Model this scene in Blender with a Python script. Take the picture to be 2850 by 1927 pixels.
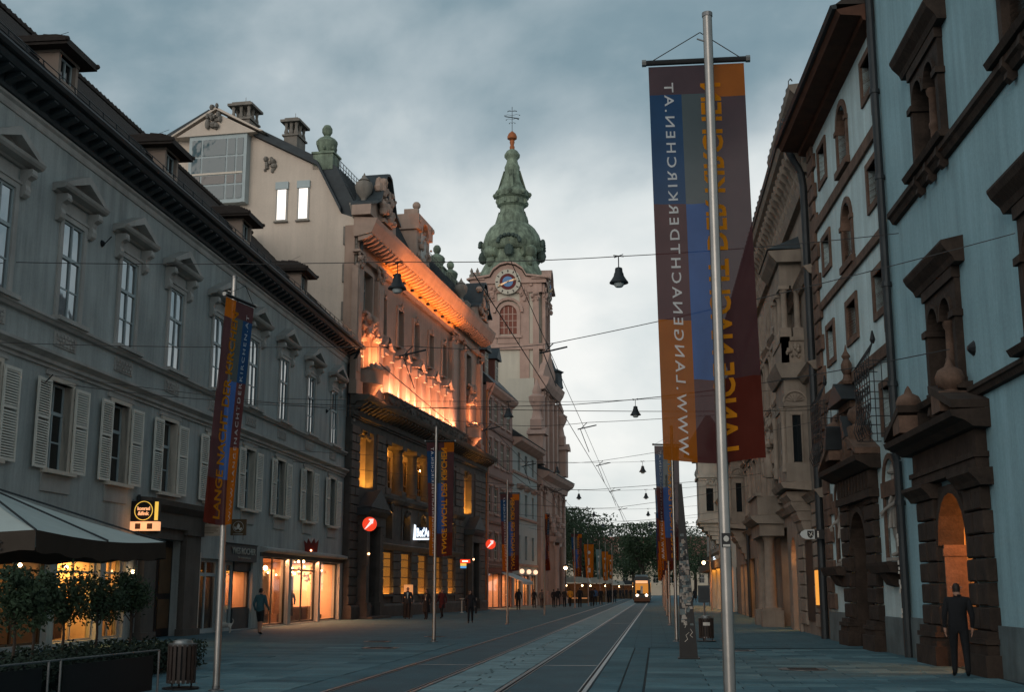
import bpy, bmesh, math, random
from mathutils import Vector, Matrix
R = math.radians
random.seed(7)
sc = bpy.context.scene
for o in list(bpy.data.objects): bpy.data.objects.remove(o)
COL = sc.collection

# ---------------------------------------------------------------- camera
cd = bpy.data.cameras.new('camera'); cam = bpy.data.objects.new('camera', cd); COL.objects.link(cam)
cam.location = (0, 0, 1.65); cam.rotation_euler = (R(90 + 11.269), 0, R(6.337))
cd.sensor_width = 36; cd.lens = 42.947; cd.clip_start = .1; cd.clip_end = 4000
sc.camera = cam

# ---------------------------------------------------------------- world: dusk sky under broken cloud
wd = bpy.data.worlds.new('World'); sc.world = wd; wd.use_nodes = True
nt = wd.node_tree; nt.nodes.clear()
def N(t, **k):
    n = nt.nodes.new(t)
    for a, b in k.items(): setattr(n, a, b)
    return n
def L(a, b): nt.links.new(a, b)
tc = N('ShaderNodeTexCoord'); sep = N('ShaderNodeSeparateXYZ'); L(tc.outputs['Generated'], sep.inputs[0])
def MA(op, a, b=None, c=None, clamp=False):
    n = N('ShaderNodeMath', operation=op, use_clamp=clamp)
    for i, v in enumerate((a, b, c)):
        if v is None: continue
        if isinstance(v, (int, float)): n.inputs[i].default_value = v
        else: L(v, n.inputs[i])
    return n.outputs[0]
zz = MA('MAXIMUM', sep.outputs[2], 0.0)
inv = MA('DIVIDE', 1.0, MA('ADD', zz, 0.55))
cx = MA('MULTIPLY', sep.outputs[0], inv); cy = MA('MULTIPLY', sep.outputs[1], inv)
cmb = N('ShaderNodeCombineXYZ'); L(cx, cmb.inputs[0]); L(cy, cmb.inputs[1]); cmb.inputs[2].default_value = 9.9
n1 = N('ShaderNodeTexNoise'); n1.inputs['Scale'].default_value = 2.2; n1.inputs['Detail'].default_value = 8; n1.inputs['Roughness'].default_value = .50; n1.inputs['Distortion'].default_value = .25
L(cmb.outputs[0], n1.inputs['Vector'])
n2 = N('ShaderNodeTexNoise'); n2.inputs['Scale'].default_value = .75; n2.inputs['Detail'].default_value = 2; n2.inputs['Distortion'].default_value = .2
L(cmb.outputs[0], n2.inputs['Vector'])
nn = MA('ADD', MA('MULTIPLY', MA('SUBTRACT', MA('ADD', MA('MULTIPLY', n1.outputs[0], .55), MA('MULTIPLY', n2.outputs[0], .45)), .5), 1.7), .5)
# paler towards the horizon, heavier cloud overhead
elev = MA('MULTIPLY', MA('MINIMUM', zz, .46), -.50)
dens = MA('ADD', nn, MA('ADD', elev, .285))
rmp = N('ShaderNodeValToRGB'); L(dens, rmp.inputs[0])
e = rmp.color_ramp.elements
e[0].position = .28; e[0].color = (.032, .098, .142, 1)
e[1].position = .78; e[1].color = (.84, .845, .825, 1)
for p, c in ((.42, (.085, .170, .225, 1)), (.52, (.20, .285, .330, 1)), (.60, (.38, .45, .485, 1)), (.68, (.64, .685, .69, 1))):
    q = e.new(p); q.color = c
sky = N('ShaderNodeTexSky', sky_type='NISHITA', sun_disc=False, sun_elevation=R(14), sun_rotation=R(194), altitude=350, air_density=1.4, dust_density=2.0)
sks = N('ShaderNodeVectorMath', operation='SCALE'); L(sky.outputs[0], sks.inputs[0]); sks.inputs['Scale'].default_value = .08
mx = N('ShaderNodeMix', data_type='RGBA'); mx.inputs[0].default_value = .93
L(sks.outputs[0], mx.inputs[6]); L(rmp.outputs[0], mx.inputs[7])
bg = N('ShaderNodeBackground'); bg.inputs['Strength'].default_value = 1.15
L(mx.outputs[2], bg.inputs[0]); wo = N('ShaderNodeOutputWorld'); L(bg.outputs[0], wo.inputs[0])

# ---------------------------------------------------------------- sun behind cloud, low behind the camera
sd = bpy.data.lights.new('sun', 'SUN'); sd.energy = .95; sd.angle = R(35); sd.color = (1, .88, .78)
sun = bpy.data.objects.new('sun', sd); COL.objects.link(sun); sun.rotation_euler = (R(76), 0, R(-14)); sun.location = (0, -20, 40)

sc.view_settings.view_transform = 'Standard'; sc.view_settings.look = 'None'; sc.view_settings.exposure = 0; sc.view_settings.gamma = 1
sc.render.engine = 'CYCLES'; sc.cycles.use_denoising = True
sc.cycles.max_bounces = 6; sc.cycles.diffuse_bounces = 3; sc.cycles.glossy_bounces = 3; sc.cycles.transmission_bounces = 4; sc.cycles.transparent_max_bounces = 12
sc.cycles.caustics_reflective = False; sc.cycles.caustics_refractive = False
sc.cycles.sample_clamp_indirect = 4

# ---------------------------------------------------------------- materials
def mat(name, col, rough=.85, var=.14, scale=.6, bump=.15, bscale=25, metal=0, spec=.3, streak=0, fine=0):
    m = bpy.data.materials.new(name); m.use_nodes = True; t = m.node_tree; b = t.nodes['Principled BSDF']
    b.inputs['Roughness'].default_value = rough; b.inputs['Metallic'].default_value = metal; b.inputs['Specular IOR Level'].default_value = spec
    g = t.nodes.new('ShaderNodeNewGeometry')
    def noise(sc_, det, vec, rgh=.6):
        n = t.nodes.new('ShaderNodeTexNoise'); n.inputs['Scale'].default_value = sc_; n.inputs['Detail'].default_value = det; n.inputs['Roughness'].default_value = rgh
        t.links.new(vec, n.inputs['Vector']); return n.outputs[0]
    a = noise(scale, 6, g.outputs['Position'])
    def ramp(v, lo, hi):
        r = t.nodes.new('ShaderNodeMapRange'); t.links.new(v, r.inputs[0]); r.inputs[1].default_value = .3; r.inputs[2].default_value = .7
        r.inputs[3].default_value = lo; r.inputs[4].default_value = hi; return r.outputs[0]
    f = ramp(a, 1 - var, 1 + var)
    def mul(p, q):
        x = t.nodes.new('ShaderNodeMath'); x.operation = 'MULTIPLY'; t.links.new(p, x.inputs[0]); t.links.new(q, x.inputs[1]); return x.outputs[0]
    if streak:
        mp = t.nodes.new('ShaderNodeMapping'); mp.inputs['Scale'].default_value = (1.6, 1.6, .12); t.links.new(g.outputs['Position'], mp.inputs[0])
        f = mul(f, ramp(noise(1.3, 5, mp.outputs[0], .7), 1 - streak, 1 + streak * .4))
    if fine: f = mul(f, ramp(noise(14, 3, g.outputs['Position'], .7), 1 - fine, 1 + fine))
    vm = t.nodes.new('ShaderNodeVectorMath'); vm.operation = 'SCALE'; vm.inputs[0].default_value = col[:3]; t.links.new(f, vm.inputs['Scale'])
    t.links.new(vm.outputs[0], b.inputs['Base Color'])
    if bump:
        bp = t.nodes.new('ShaderNodeBump'); bp.inputs['Strength'].default_value = bump; bp.inputs['Distance'].default_value = .03
        t.links.new(noise(bscale, 4, g.outputs['Position']), bp.inputs['Height']); t.links.new(bp.outputs[0], b.inputs['Normal'])
    return m
def emis(name, col, s):
    m = bpy.data.materials.new(name); m.use_nodes = True; b = m.node_tree.nodes['Principled BSDF']
    b.inputs['Base Color'].default_value = (*[c * .6 for c in col], 1); b.inputs['Emission Color'].default_value = (*col, 1); b.inputs['Emission Strength'].default_value = s; b.inputs['Roughness'].default_value = .6
    return m
def glassmat(name, tint=(.015, .022, .026), ior=1.9, rough=.04):
    m = bpy.data.materials.new(name); m.use_nodes = True; t = m.node_tree; b = t.nodes['Principled BSDF']
    b.inputs['Base Color'].default_value = (*tint, 1); b.inputs['Roughness'].default_value = rough; b.inputs['IOR'].default_value = ior; b.inputs['Specular IOR Level'].default_value = .5
    g = t.nodes.new('ShaderNodeNewGeometry'); n = t.nodes.new('ShaderNodeTexNoise'); n.inputs['Scale'].default_value = 1.7; n.inputs['Detail'].default_value = 1
    t.links.new(g.outputs['Position'], n.inputs['Vector']); bp = t.nodes.new('ShaderNodeBump'); bp.inputs['Strength'].default_value = .06; bp.inputs['Distance'].default_value = .1
    t.links.new(n.outputs[0], bp.inputs['Height']); t.links.new(bp.outputs[0], b.inputs['Normal'])
    return m
def clearglass(name):
    m = bpy.data.materials.new(name); m.use_nodes = True; t = m.node_tree; t.nodes.clear()
    o = t.nodes.new('ShaderNodeOutputMaterial'); x = t.nodes.new('ShaderNodeMixShader'); tr = t.nodes.new('ShaderNodeBsdfTransparent'); gl = t.nodes.new('ShaderNodeBsdfGlossy')
    tr.inputs[0].default_value = (.93, .95, .94, 1); gl.inputs['Roughness'].default_value = .03; fr = t.nodes.new('ShaderNodeFresnel'); fr.inputs[0].default_value = 1.5
    t.links.new(fr.outputs[0], x.inputs[0]); t.links.new(tr.outputs[0], x.inputs[1]); t.links.new(gl.outputs[0], x.inputs[2]); t.links.new(x.outputs[0], o.inputs[0])
    return m
def cloth(name, col, trans=.45, var=.1, thin=0, front=1.0):
    m = bpy.data.materials.new(name); m.use_nodes = True; t = m.node_tree; t.nodes.clear()
    o = t.nodes.new('ShaderNodeOutputMaterial'); x = t.nodes.new('ShaderNodeMixShader'); d = t.nodes.new('ShaderNodeBsdfDiffuse'); tl = t.nodes.new('ShaderNodeBsdfTranslucent')
    g = t.nodes.new('ShaderNodeNewGeometry'); n = t.nodes.new('ShaderNodeTexNoise'); n.inputs['Scale'].default_value = 3; n.inputs['Detail'].default_value = 5; t.links.new(g.outputs['Position'], n.inputs['Vector'])
    r = t.nodes.new('ShaderNodeMapRange'); r.inputs[3].default_value = 1 - var * 2; r.inputs[4].default_value = 1 + var * 2; t.links.new(n.outputs[0], r.inputs[0])
    v = t.nodes.new('ShaderNodeVectorMath'); v.operation = 'SCALE'; v.inputs[0].default_value = col; t.links.new(r.outputs[0], v.inputs['Scale'])
    v2 = t.nodes.new('ShaderNodeVectorMath'); v2.operation = 'SCALE'; v2.inputs['Scale'].default_value = front; t.links.new(v.outputs[0], v2.inputs[0]); t.links.new(v.outputs[0], tl.inputs[0]); t.links.new(v2.outputs[0], d.inputs[0])
    x.inputs[0].default_value = trans; t.links.new(d.outputs[0], x.inputs[1]); t.links.new(tl.outputs[0], x.inputs[2])
    tp = t.nodes.new('ShaderNodeBsdfTransparent'); x2 = t.nodes.new('ShaderNodeMixShader'); x2.inputs[0].default_value = thin; t.links.new(x.outputs[0], x2.inputs[1]); t.links.new(tp.outputs[0], x2.inputs[2]); t.links.new(x2.outputs[0], o.inputs[0])
    return m
M = {}
M['greywall'] = mat('grey_render', (.375, .405, .395), .9, .16, .5, .3, 40, streak=.30, fine=.06)
M['greytrim'] = mat('grey_moulding', (.40, .385, .36), .85, .18, .8, .12, 30, streak=.15)
M['cream'] = mat('cream_paint', (.58, .51, .43), .7, .08, 2, .05)
M['shutter'] = mat('shutter_paint', (.66, .63, .56), .65, .10, 2, .05)
M['winwhite'] = mat('window_paint', (.36, .35, .32), .6, .08, 2, 0)
M['winblue'] = mat('window_blue_grey_paint', (.36, .42, .43), .6, .08, 2, 0)
M['glass'] = glassmat('window_glass', ior=5.0)
M['glassdark'] = glassmat('dark_window_glass', (.008, .011, .013), 1.5)
M['clear'] = clearglass('shop_glass')
M['tile'] = mat('dark_roof_tile', (.042, .034, .030), .9, .3, 3, .3)
M['slate'] = mat('dark_slate', (.030, .040, .046), .6, .25, 2, .2)
M['zinc'] = mat('dark_zinc', (.028, .034, .038), .55, .2, 2, .05, metal=.4)
M['dormer'] = mat('dormer_render', (.30, .235, .195), .9, .10, .8, .2)
M['pinkwall'] = mat('pale_pink_render', (.56, .48, .405), .92, .09, .35, .2, 40, streak=.10, fine=.05)
M['greystone'] = mat('weathered_stone', (.22, .20, .175), .9, .22, 1.2, .3, streak=.25)
M['bankwall'] = mat('pink_sandstone', (.33, .235, .185), .88, .12, .8, .2, streak=.16)
M['banktrim'] = mat('pink_sandstone_carved', (.35, .255, .205), .85, .14, 1.2, .25, streak=.15)
M['darkstone'] = mat('dark_rusticated_stone', (.082, .072, .064), .85, .25, 1.5, .35, streak=.2)
M['darkstone2'] = mat('dark_dressed_stone', (.098, .086, .075), .82, .2, 1.5, .25, streak=.2)
M['copper'] = mat('green_copper', (.185, .235, .175), .8, .55, .9, .4, 9, streak=.60, fine=.15)
M['rustcopper'] = mat('red_copper', (.34, .115, .045), .6, .2, 2, .1, metal=.3)
M['salmon'] = mat('salmon_render', (.44, .285, .225), .9, .10, .5, .15, streak=.15)
M['salmontrim'] = mat('salmon_stone', (.42, .285, .235), .9, .13, .8, .2, streak=.15)
M['offwhite'] = mat('offwhite_render', (.52, .48, .40), .9, .06, .5, .1, streak=.08)
M['rosewall'] = mat('rose_brown_render', (.30, .195, .165), .9, .10, .6, .15, streak=.12)
M['mintwall'] = mat('grey_mint_render', (.37, .395, .375), .9, .08, .5, .15, streak=.15)
M['ochre'] = mat('painted_uplight_orange', (.55, .20, .06), .9, .08, .8, .1)  # orange of the bank's uplighting, put into the colour
M['redbrown'] = mat('red_brown_cladding', (.20, .075, .055), .9, .12, 2, .1)
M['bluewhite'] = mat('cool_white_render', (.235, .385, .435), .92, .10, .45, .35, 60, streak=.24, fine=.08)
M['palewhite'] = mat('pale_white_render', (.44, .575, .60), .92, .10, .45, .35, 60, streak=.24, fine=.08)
M['terra'] = mat('brown_red_sandstone', (.030, .021, .016), .88, .50, 2.2, .5, 14, streak=.3, fine=.15)
M['terra2'] = mat('terracotta_stone', (.105, .066, .048), .88, .42, 2.2, .5, 14, streak=.25, fine=.15)
M['plinth'] = mat('grey_plinth_stone', (.095, .125, .132), .85, .3, 1.2, .3, streak=.3)
M['eavewood'] = mat('dark_red_timber', (.070, .030, .018), .8, .25, 2, .1)
M['ornstone'] = mat('brown_ornate_stone', (.190, .165, .138), .9, .22, 1.0, .3, streak=.22)
M['ornstone2'] = mat('brown_carved_stone', (.215, .182, .150), .88, .25, 1.5, .35, streak=.2)
M['palegrey'] = mat('pale_grey_stone', (.40, .40, .36), .9, .14, .8, .25, streak=.2)
M['iron'] = mat('black_iron', (.012, .014, .016), .5, .2, 5, 0, metal=.3)
M['black'] = mat('black_paint', (.009, .010, .011), .55, .2, 5, 0)
M['steel'] = mat('brushed_steel', (.27, .26, .245), .36, .12, 4, .02, metal=.85)
M['steeldark'] = mat('dark_steel', (.16, .16, .16), .4, .15, 4, .02, metal=.8)
M['wire'] = mat('wire', (.018, .020, .022), .6, .1, 1, 0)
M['statue'] = mat('statue_stone', (.50, .48, .44), .85, .35, 3, .35, streak=.3)
M['nichestone'] = mat('niche_figure_stone', (.24, .23, .21), .85, .35, 3, .35, streak=.3)
M['copperdark'] = mat('dark_copper', (.055, .080, .070), .8, .3, 2, .2)
M['leaf'] = mat('dark_leaf', (.020, .038, .018), .7, .5, 6, 0)
M['leaf2'] = mat('tree_leaf', (.030, .052, .022), .75, .5, 3, 0)
M['bark'] = mat('bark', (.035, .026, .020), .9, .3, 6, .3)
M['hedge'] = mat('hedge_leaf', (.010, .020, .012), .75, .5, 6, 0)
M['canvas'] = cloth('parasol_canvas', (.46, .52, .50), .15, .05)
M['canvasd'] = cloth('parasol_valance', (.060, .050, .042), .12, .08)
M['asphalt'] = mat('asphalt', (.024, .068, .086), .7, .25, .8, .5, 90, spec=.4, fine=.2)
M['pave'] = mat('paving_stone', (.058, .122, .146), .8, .25, .7, .3, 50, spec=.15, fine=.12)
M['pave2'] = mat('paving_slab', (.070, .142, .166), .78, .2, 1.1, .25, 45, spec=.18, fine=.12)
M['pave3'] = mat('paving_slab_dark', (.048, .106, .128), .8, .2, 1.1, .25, 45, spec=.18, fine=.12)
M['pave4'] = mat('paving_slab_pale', (.095, .178, .200), .76, .22, 1.1, .25, 45, spec=.18, fine=.14)
M['median'] = mat('median_slab', (.150, .235, .255), .76, .22, 1.4, .3, 45, spec=.2, fine=.15)
M['median2'] = mat('median_slab_dark', (.115, .185, .205), .76, .22, 1.4, .3, 45, spec=.2, fine=.15)
M['joint'] = mat('paving_joint', (.012, .022, .026), .9, .2, 4, .2)
M['rail'] = mat('worn_rail_steel', (.20, .21, .21), .42, .1, 3, 0, metal=.9)
M['groove'] = mat('rail_groove', (.006, .007, .008), .9, 0, 1, 0)
M['warmwall'] = mat('warm_interior_wall', (.60, .45, .32), .8, .1, 1, 0)
M['warmdark'] = mat('brown_interior', (.10, .06, .03), .7, .2, 2, 0)
M['goods'] = mat('shop_goods', (.30, .22, .15), .7, .5, 6, 0)
M['bulb'] = emis('warm_bulb', (1, .62, .30), 22)
M['bulbpeach'] = emis('peach_lamp', (1, .50, .22), 7)
M['litwin'] = emis('lit_amber_glass', (1, .40, .06), .85)
M['litstone'] = mat('loggia_stone_lit_tone', (.26, .21, .16), .88, .2, 1.5, .25)  # dark base stone, its colour lightened where lamps light the loggia and niches
M['glassteal'] = glassmat('teal_glass', (.045, .085, .10), 1.45)
M['litwin2'] = emis('lit_orange_panel', (1, .40, .14), .6)
M['whitesign'] = emis('white_lit_sign', (.80, .90, 1), 1.3)
M['redsign'] = emis('red_lit_sign', (1, .060, .020), .85)
M['peachsign'] = emis('peach_lit_sign', (1, .47, .22), 1.0)
M['yellowsign'] = emis('yellow_lit_sign', (1, .62, .10), .8)
M['bluesign'] = emis('blue_lit_sign', (.12, .40, .75), .8)
M['lampglass'] = emis('dim_lamp_glass', (1, .62, .40), 1.4)
M['skin'] = mat('skin', (.30, .17, .12), .6, .05, 5, 0)
M['hair'] = mat('dark_hair', (.015, .011, .009), .6, .3, 20, .2)

# ---------------------------------------------------------------- mesh builder
class MB:
    def __init__(s): s.v = []; s.f = []; s.m = []
    def add(s, vs, fs, m=0):
        o = len(s.v); s.v += [tuple(p) for p in vs]; s.f += [tuple(i + o for i in q) for q in fs]; s.m += [m] * len(fs); return s
    def box(s, x0, x1, y0, y1, z0, z1, m=0):
        return s.add([(x0, y0, z0), (x1, y0, z0), (x1, y1, z0), (x0, y1, z0), (x0, y0, z1), (x1, y0, z1), (x1, y1, z1), (x0, y1, z1)],
              [(0, 3, 2, 1), (4, 5, 6, 7), (0, 1, 5, 4), (1, 2, 6, 5), (2, 3, 7, 6), (3, 0, 4, 7)], m)
    def prism(s, pts, a, b, ax='y', m=0):
        # pts 2-D: ax y -> (x,z); ax x -> (y,z); ax z -> (x,y)
        n = len(pts); f = {'y': lambda p, t: (p[0], t, p[1]), 'x': lambda p, t: (t, p[0], p[1]), 'z': lambda p, t: (p[0], p[1], t)}[ax]
        vs = [f(p, a) for p in pts] + [f(p, b) for p in pts]
        return s.add(vs, [tuple(range(n - 1, -1, -1)), tuple(range(n, 2 * n))] + [(i, (i + 1) % n, n + (i + 1) % n, n + i) for i in range(n)], m)
    def tube(s, p, q, r, r2=None, n=8, m=0, cap=True):
        p = Vector(p); q = Vector(q); r2 = r if r2 is None else r2; d = q - p
        if d.length < 1e-6: return s
        d.normalize(); a = d.orthogonal().normalized(); b = d.cross(a); vs = []
        for c, rr in ((p, r), (q, r2)):
            for i in range(n):
                t = 2 * math.pi * i / n; vs.append(c + (a * math.cos(t) + b * math.sin(t)) * rr)
        fs = [(i, (i + 1) % n, n + (i + 1) % n, n + i) for i in range(n)]
        if cap: fs += [tuple(range(n - 1, -1, -1)), tuple(range(n, 2 * n))]
        return s.add(vs, fs, m)
    def path(s, pts, r, n=6, m=0):
        for i in range(len(pts) - 1): s.tube(pts[i], pts[i + 1], r, None, n, m)
        return s
    def lathe(s, prof, c=(0, 0, 0), n=12, sx=1, sy=1, m=0, a0=0, sq=0):
        vs = []
        for r, z in prof:
            for i in range(n):
                t = a0 + 2 * math.pi * i / n; k = 1 / max(abs(math.cos((t - a0 + math.pi / n) % (2 * math.pi / n) - math.pi / n)), .5) if sq else 1
                vs.append((c[0] + r * math.cos(t) * sx * k, c[1] + r * math.sin(t) * sy * k, c[2] + z))
        k = len(prof); fs = [(j * n + i, j * n + (i + 1) % n, (j + 1) * n + (i + 1) % n, (j + 1) * n + i) for j in range(k - 1) for i in range(n)]
        return s.add(vs, fs + [tuple(range(n - 1, -1, -1)), tuple((k - 1) * n + i for i in range(n))], m)
    def ball(s, c, r, sc_=(1, 1, 1), n=10, m=0):
        k = max(4, n // 2); prof = [(r * math.sin(math.pi * j / k) + 1e-4, -r * math.cos(math.pi * j / k)) for j in range(k + 1)]
        o = len(s.v); s.lathe(prof, (0, 0, 0), n, m=m)
        for i in range(o, len(s.v)): x, y, z = s.v[i]; s.v[i] = (c[0] + x * sc_[0], c[1] + y * sc_[1], c[2] + z * sc_[2])
        return s
    def lumps(s, x0, x1, y0, y1, z0, z1, k, r, seed=1, m=0, n=7):
        g = random.Random(seed)
        for _ in range(k):
            s.ball((g.uniform(x0, x1), g.uniform(y0, y1), g.uniform(z0, z1)), r * g.uniform(.5, 1.1), (g.uniform(.7, 1.3), g.uniform(.6, 1.1), g.uniform(.7, 1.5)), n, m)
        return s
    def mesh(s, name, mats, smooth=False):
        me = bpy.data.meshes.new(name); me.from_pydata(s.v, [], s.f)
        mats = mats if isinstance(mats, (list, tuple)) else [mats]
        for x in mats: me.materials.append(M[x] if isinstance(x, str) else x)
        if len(mats) > 1: me.polygons.foreach_set('material_index', s.m)
        b = bmesh.new(); b.from_mesh(me); bmesh.ops.recalc_face_normals(b, faces=b.faces); b.to_mesh(me); b.free()
        if smooth:
            me.polygons.foreach_set('use_smooth', [True] * len(me.polygons))
            me.set_sharp_from_angle(angle=R(40))
        me.update(); return me
    def obj(s, name, mats, parent=None, smooth=False, loc=None, rz=0):
        return inst(name, s.mesh(name, mats, smooth), parent, loc, rz)
def inst(name, me, parent=None, loc=None, rz=0, rot=None, scl=None):
    o = bpy.data.objects.new(name, me); COL.objects.link(o)
    if parent is not None: o.parent = parent
    if loc is not None: o.location = loc
    if rot is not None: o.rotation_euler = rot
    elif rz: o.rotation_euler = (0, 0, rz)
    if scl is not None: o.scale = scl
    return o
def tag(o, label=None, cat=None, group=None, kind=None):
    if label: o['label'] = label
    if cat: o['category'] = cat
    if group: o['group'] = group
    if kind: o['kind'] = kind
    return o
def thing(name, label, cat, loc=(0, 0, 0), rz=0, group=None):
    o = bpy.data.objects.new(name, None); COL.objects.link(o); o.location = loc; o.rotation_euler = (0, 0, rz); o.empty_display_size = .2
    return tag(o, label, cat, group)
def dup(o, parent=None, loc=None, rz=None, label=None, group=None):
    c = o.copy(); COL.objects.link(c); c.parent = parent
    if loc is not None: c.location = loc
    if rz is not None: c.rotation_euler = (0, 0, rz)
    if label: c['label'] = label
    if group: c['group'] = group
    for ch in list(o.children): dup(ch, c)
    return c
def lamp(name, kind, loc, energy, col, parent=None, rot=None, size=None, size_y=None, spot=None, rad=None):
    d = bpy.data.lights.new(name, kind); d.energy = energy; d.color = col
    if kind == 'AREA':
        d.shape = 'RECTANGLE'; d.size = size; d.size_y = size_y or size
    if kind == 'SPOT': d.spot_size = R(spot or 60); d.spot_blend = .6
    if rad is not None and kind in ('POINT', 'SPOT'): d.shadow_soft_size = rad
    o = bpy.data.objects.new(name, d); COL.objects.link(o); o.location = loc
    if rot: o.rotation_euler = rot
    if parent is not None: o.parent = parent
    return o
_txt = {}
def textmesh(body, size, ext=.01, offset=0, space=1.0):
    k = (body, size, ext, offset, space)
    if k in _txt: return _txt[k].copy()
    c = bpy.data.curves.new('lettering', 'FONT'); c.body = body; c.size = size; c.extrude = ext; c.offset = offset; c.space_character = space; c.resolution_u = 3
    o = bpy.data.objects.new('lettering', c); COL.objects.link(o)
    dg = bpy.context.evaluated_depsgraph_get(); dg.update()
    me = bpy.data.meshes.new_from_object(o.evaluated_get(dg)); COL.objects.unlink(o); bpy.data.objects.remove(o); _txt[k] = me
    return me.copy()
def text(parent, body, size, m, loc, rot, fit=None, ext=.008, offset=0, space=1.0, name='lettering', mirror=False, align='c'):
    me = textmesh(body, size, ext, offset, space); me.materials.clear(); me.materials.append(M[m] if isinstance(m, str) else m)
    xs = [v.co.x for v in me.vertices]; ys = [v.co.y for v in me.vertices]; w = max(xs) - min(xs); cx_ = (max(xs) + min(xs)) / 2; cy_ = (max(ys) + min(ys)) / 2
    k = (fit / w) if fit else 1
    for v in me.vertices: v.co.x = (v.co.x - cx_) * k * (-1 if mirror else 1); v.co.y -= cy_
    return inst(name, me, parent, loc, 0, rot)

# ---------------------------------------------------------------- facade kit (x right along the facade, y into the building, z up)
def wall(b, name, m, x0, x1, z0, z1, holes=(), y=0, depth=.35, arch=()):
    xs = sorted({x0, x1, *[h[0] for h in holes], *[h[1] for h in holes]}); zs = sorted({z0, z1, *[h[2] for h in holes], *[h[3] for h in holes]})
    xs = [x for x in xs if x0 <= x <= x1]; zs = [z for z in zs if z0 <= z <= z1]; q = MB()
    for i in range(len(xs) - 1):
        run = None
        for j in range(len(zs) - 1):
            cxm = (xs[i] + xs[i + 1]) / 2; czm = (zs[j] + zs[j + 1]) / 2
            if any(h[0] < cxm < h[1] and h[2] < czm < h[3] for h in holes): continue
            q.add([(xs[i], y, zs[j]), (xs[i + 1], y, zs[j]), (xs[i + 1], y, zs[j + 1]), (xs[i], y, zs[j + 1])], [(0, 1, 2, 3)])
    for h in holes:
        a, c, d, f = h[:4]; t = y + (h[4] if len(h) > 4 else depth)
        q.add([(a, y, d), (c, y, d), (c, y, f), (a, y, f), (a, t, d), (c, t, d), (c, t, f), (a, t, f)], [(0, 4, 5, 1), (1, 5, 6, 2), (2, 6, 7, 3), (3, 7, 4, 0)])
    t = y + .6
    q.add([(x0, y, z0), (x1, y, z0), (x1, y, z1), (x0, y, z1), (x0, t, z0), (x1, t, z0), (x1, t, z1), (x0, t, z1)], [(0, 3, 7, 4), (1, 5, 6, 2), (3, 2, 6, 7), (0, 4, 5, 1)])
    return q.obj(name, m, b)
_win = {}
def window(b, cx, z0, z1, w, y=.28, cols=2, rows=(.0, .38, .69), m='winwhite', glass='glass', bar=.05, name='window', transom=.1):
    k = (round(z1 - z0, 2), round(w, 2), cols, rows, m, glass, bar)
    h = z1 - z0
    if k not in _win:
        q = MB(); q.box(-w / 2, -w / 2 + .07, 0, .07, 0, h); q.box(w / 2 - .07, w / 2, 0, .07, 0, h); q.box(-w / 2 + .07, w / 2 - .07, 0, .07, 0, .08); q.box(-w / 2 + .07, w / 2 - .07, 0, .07, h - .07, h)
        zs = [0.04] + [r * h for r in rows if r > 0] + [h - .035]
        for i, r in enumerate(zs[1:-1]):
            t = transom / 2 if i == len(zs) - 3 else bar / 2
            q.box(-w / 2 + .07, w / 2 - .07, -.012 if t > bar / 2 else .012, .06, r - t, r + t)
        for c in range(1, cols): q.box(-w / 2 + w * c / cols - bar * .7, -w / 2 + w * c / cols + bar * .7, -.006, .064, .08, h - .07)
        panes = []
        for i in range(len(zs) - 1):
            for c in range(cols):
                a = -w / 2 + .03 + (w - .06) * c / cols; panes.append((a, a + (w - .06) / cols, zs[i], zs[i + 1]))
        pm = {}
        pl = []
        for a, c, d, f in panes:
            kk = (round(c - a, 3), round(f - d, 3))
            if kk not in pm: pm[kk] = MB().box(0, c - a, 0, .012, 0, f - d).mesh('pane', glass)
            pl.append((pm[kk], a, d))
        _win[k] = (q.mesh(name, m), pl)
    me, pl = _win[k]
    o = inst(name, me, b, (cx, y, z0))
    for pmesh, a, d in pl: inst('pane', pmesh, o, (a, .034 + random.uniform(0, .006), d), rot=(random.uniform(-.010, .010), 0, random.uniform(-.012, .012)))
    return o
def mould(b, name, m, x0, x1, prof, mirror=True):
    # prof: list of (y,z) points
    return MB().prism(prof, x0, x1, 'x').obj(name, m, b)
def archpts(cx, zs, r, n=10, a0=180, a1=0): return [(cx + r * math.cos(R(a0 + (a1 - a0) * i / n)), zs + r * math.sin(R(a0 + (a1 - a0) * i / n))) for i in range(n + 1)]
def archplate(q, x0, x1, z0, ztop, cx, r, y0, y1, m=0, n=10):
    # plate from z0 (spring) to ztop with a half round bite of radius r about (cx,z0)
    a = archpts(cx, z0, r, n)
    for i in range(n):
        (xa, za), (xb, zb) = a[i], a[i + 1]
        q.prism([(xa, za), (xb, zb), (xb, ztop), (xa, ztop)], y0, y1, 'y', m)
    if x0 < cx - r: q.box(x0, cx - r, y0, y1, z0, ztop, m)
    if x1 > cx + r: q.box(cx + r, x1, y0, y1, z0, ztop, m)
def archring(q, cx, zs, r0, r1, y0, y1, m=0, n=10):
    a = archpts(cx, zs, r0, n); b = archpts(cx, zs, r1, n)
    for i in range(n): q.prism([a[i], a[i + 1], b[i + 1], b[i]], y0, y1, 'y', m)
def LF(x, y, th): return dict(loc=(x, y, 0), rz=R(90 + th))       # facade on the left of the street
def RF(x, y, th): return dict(loc=(x, y, 0), rz=R(-90 + th))      # facade on the right of the street
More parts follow.
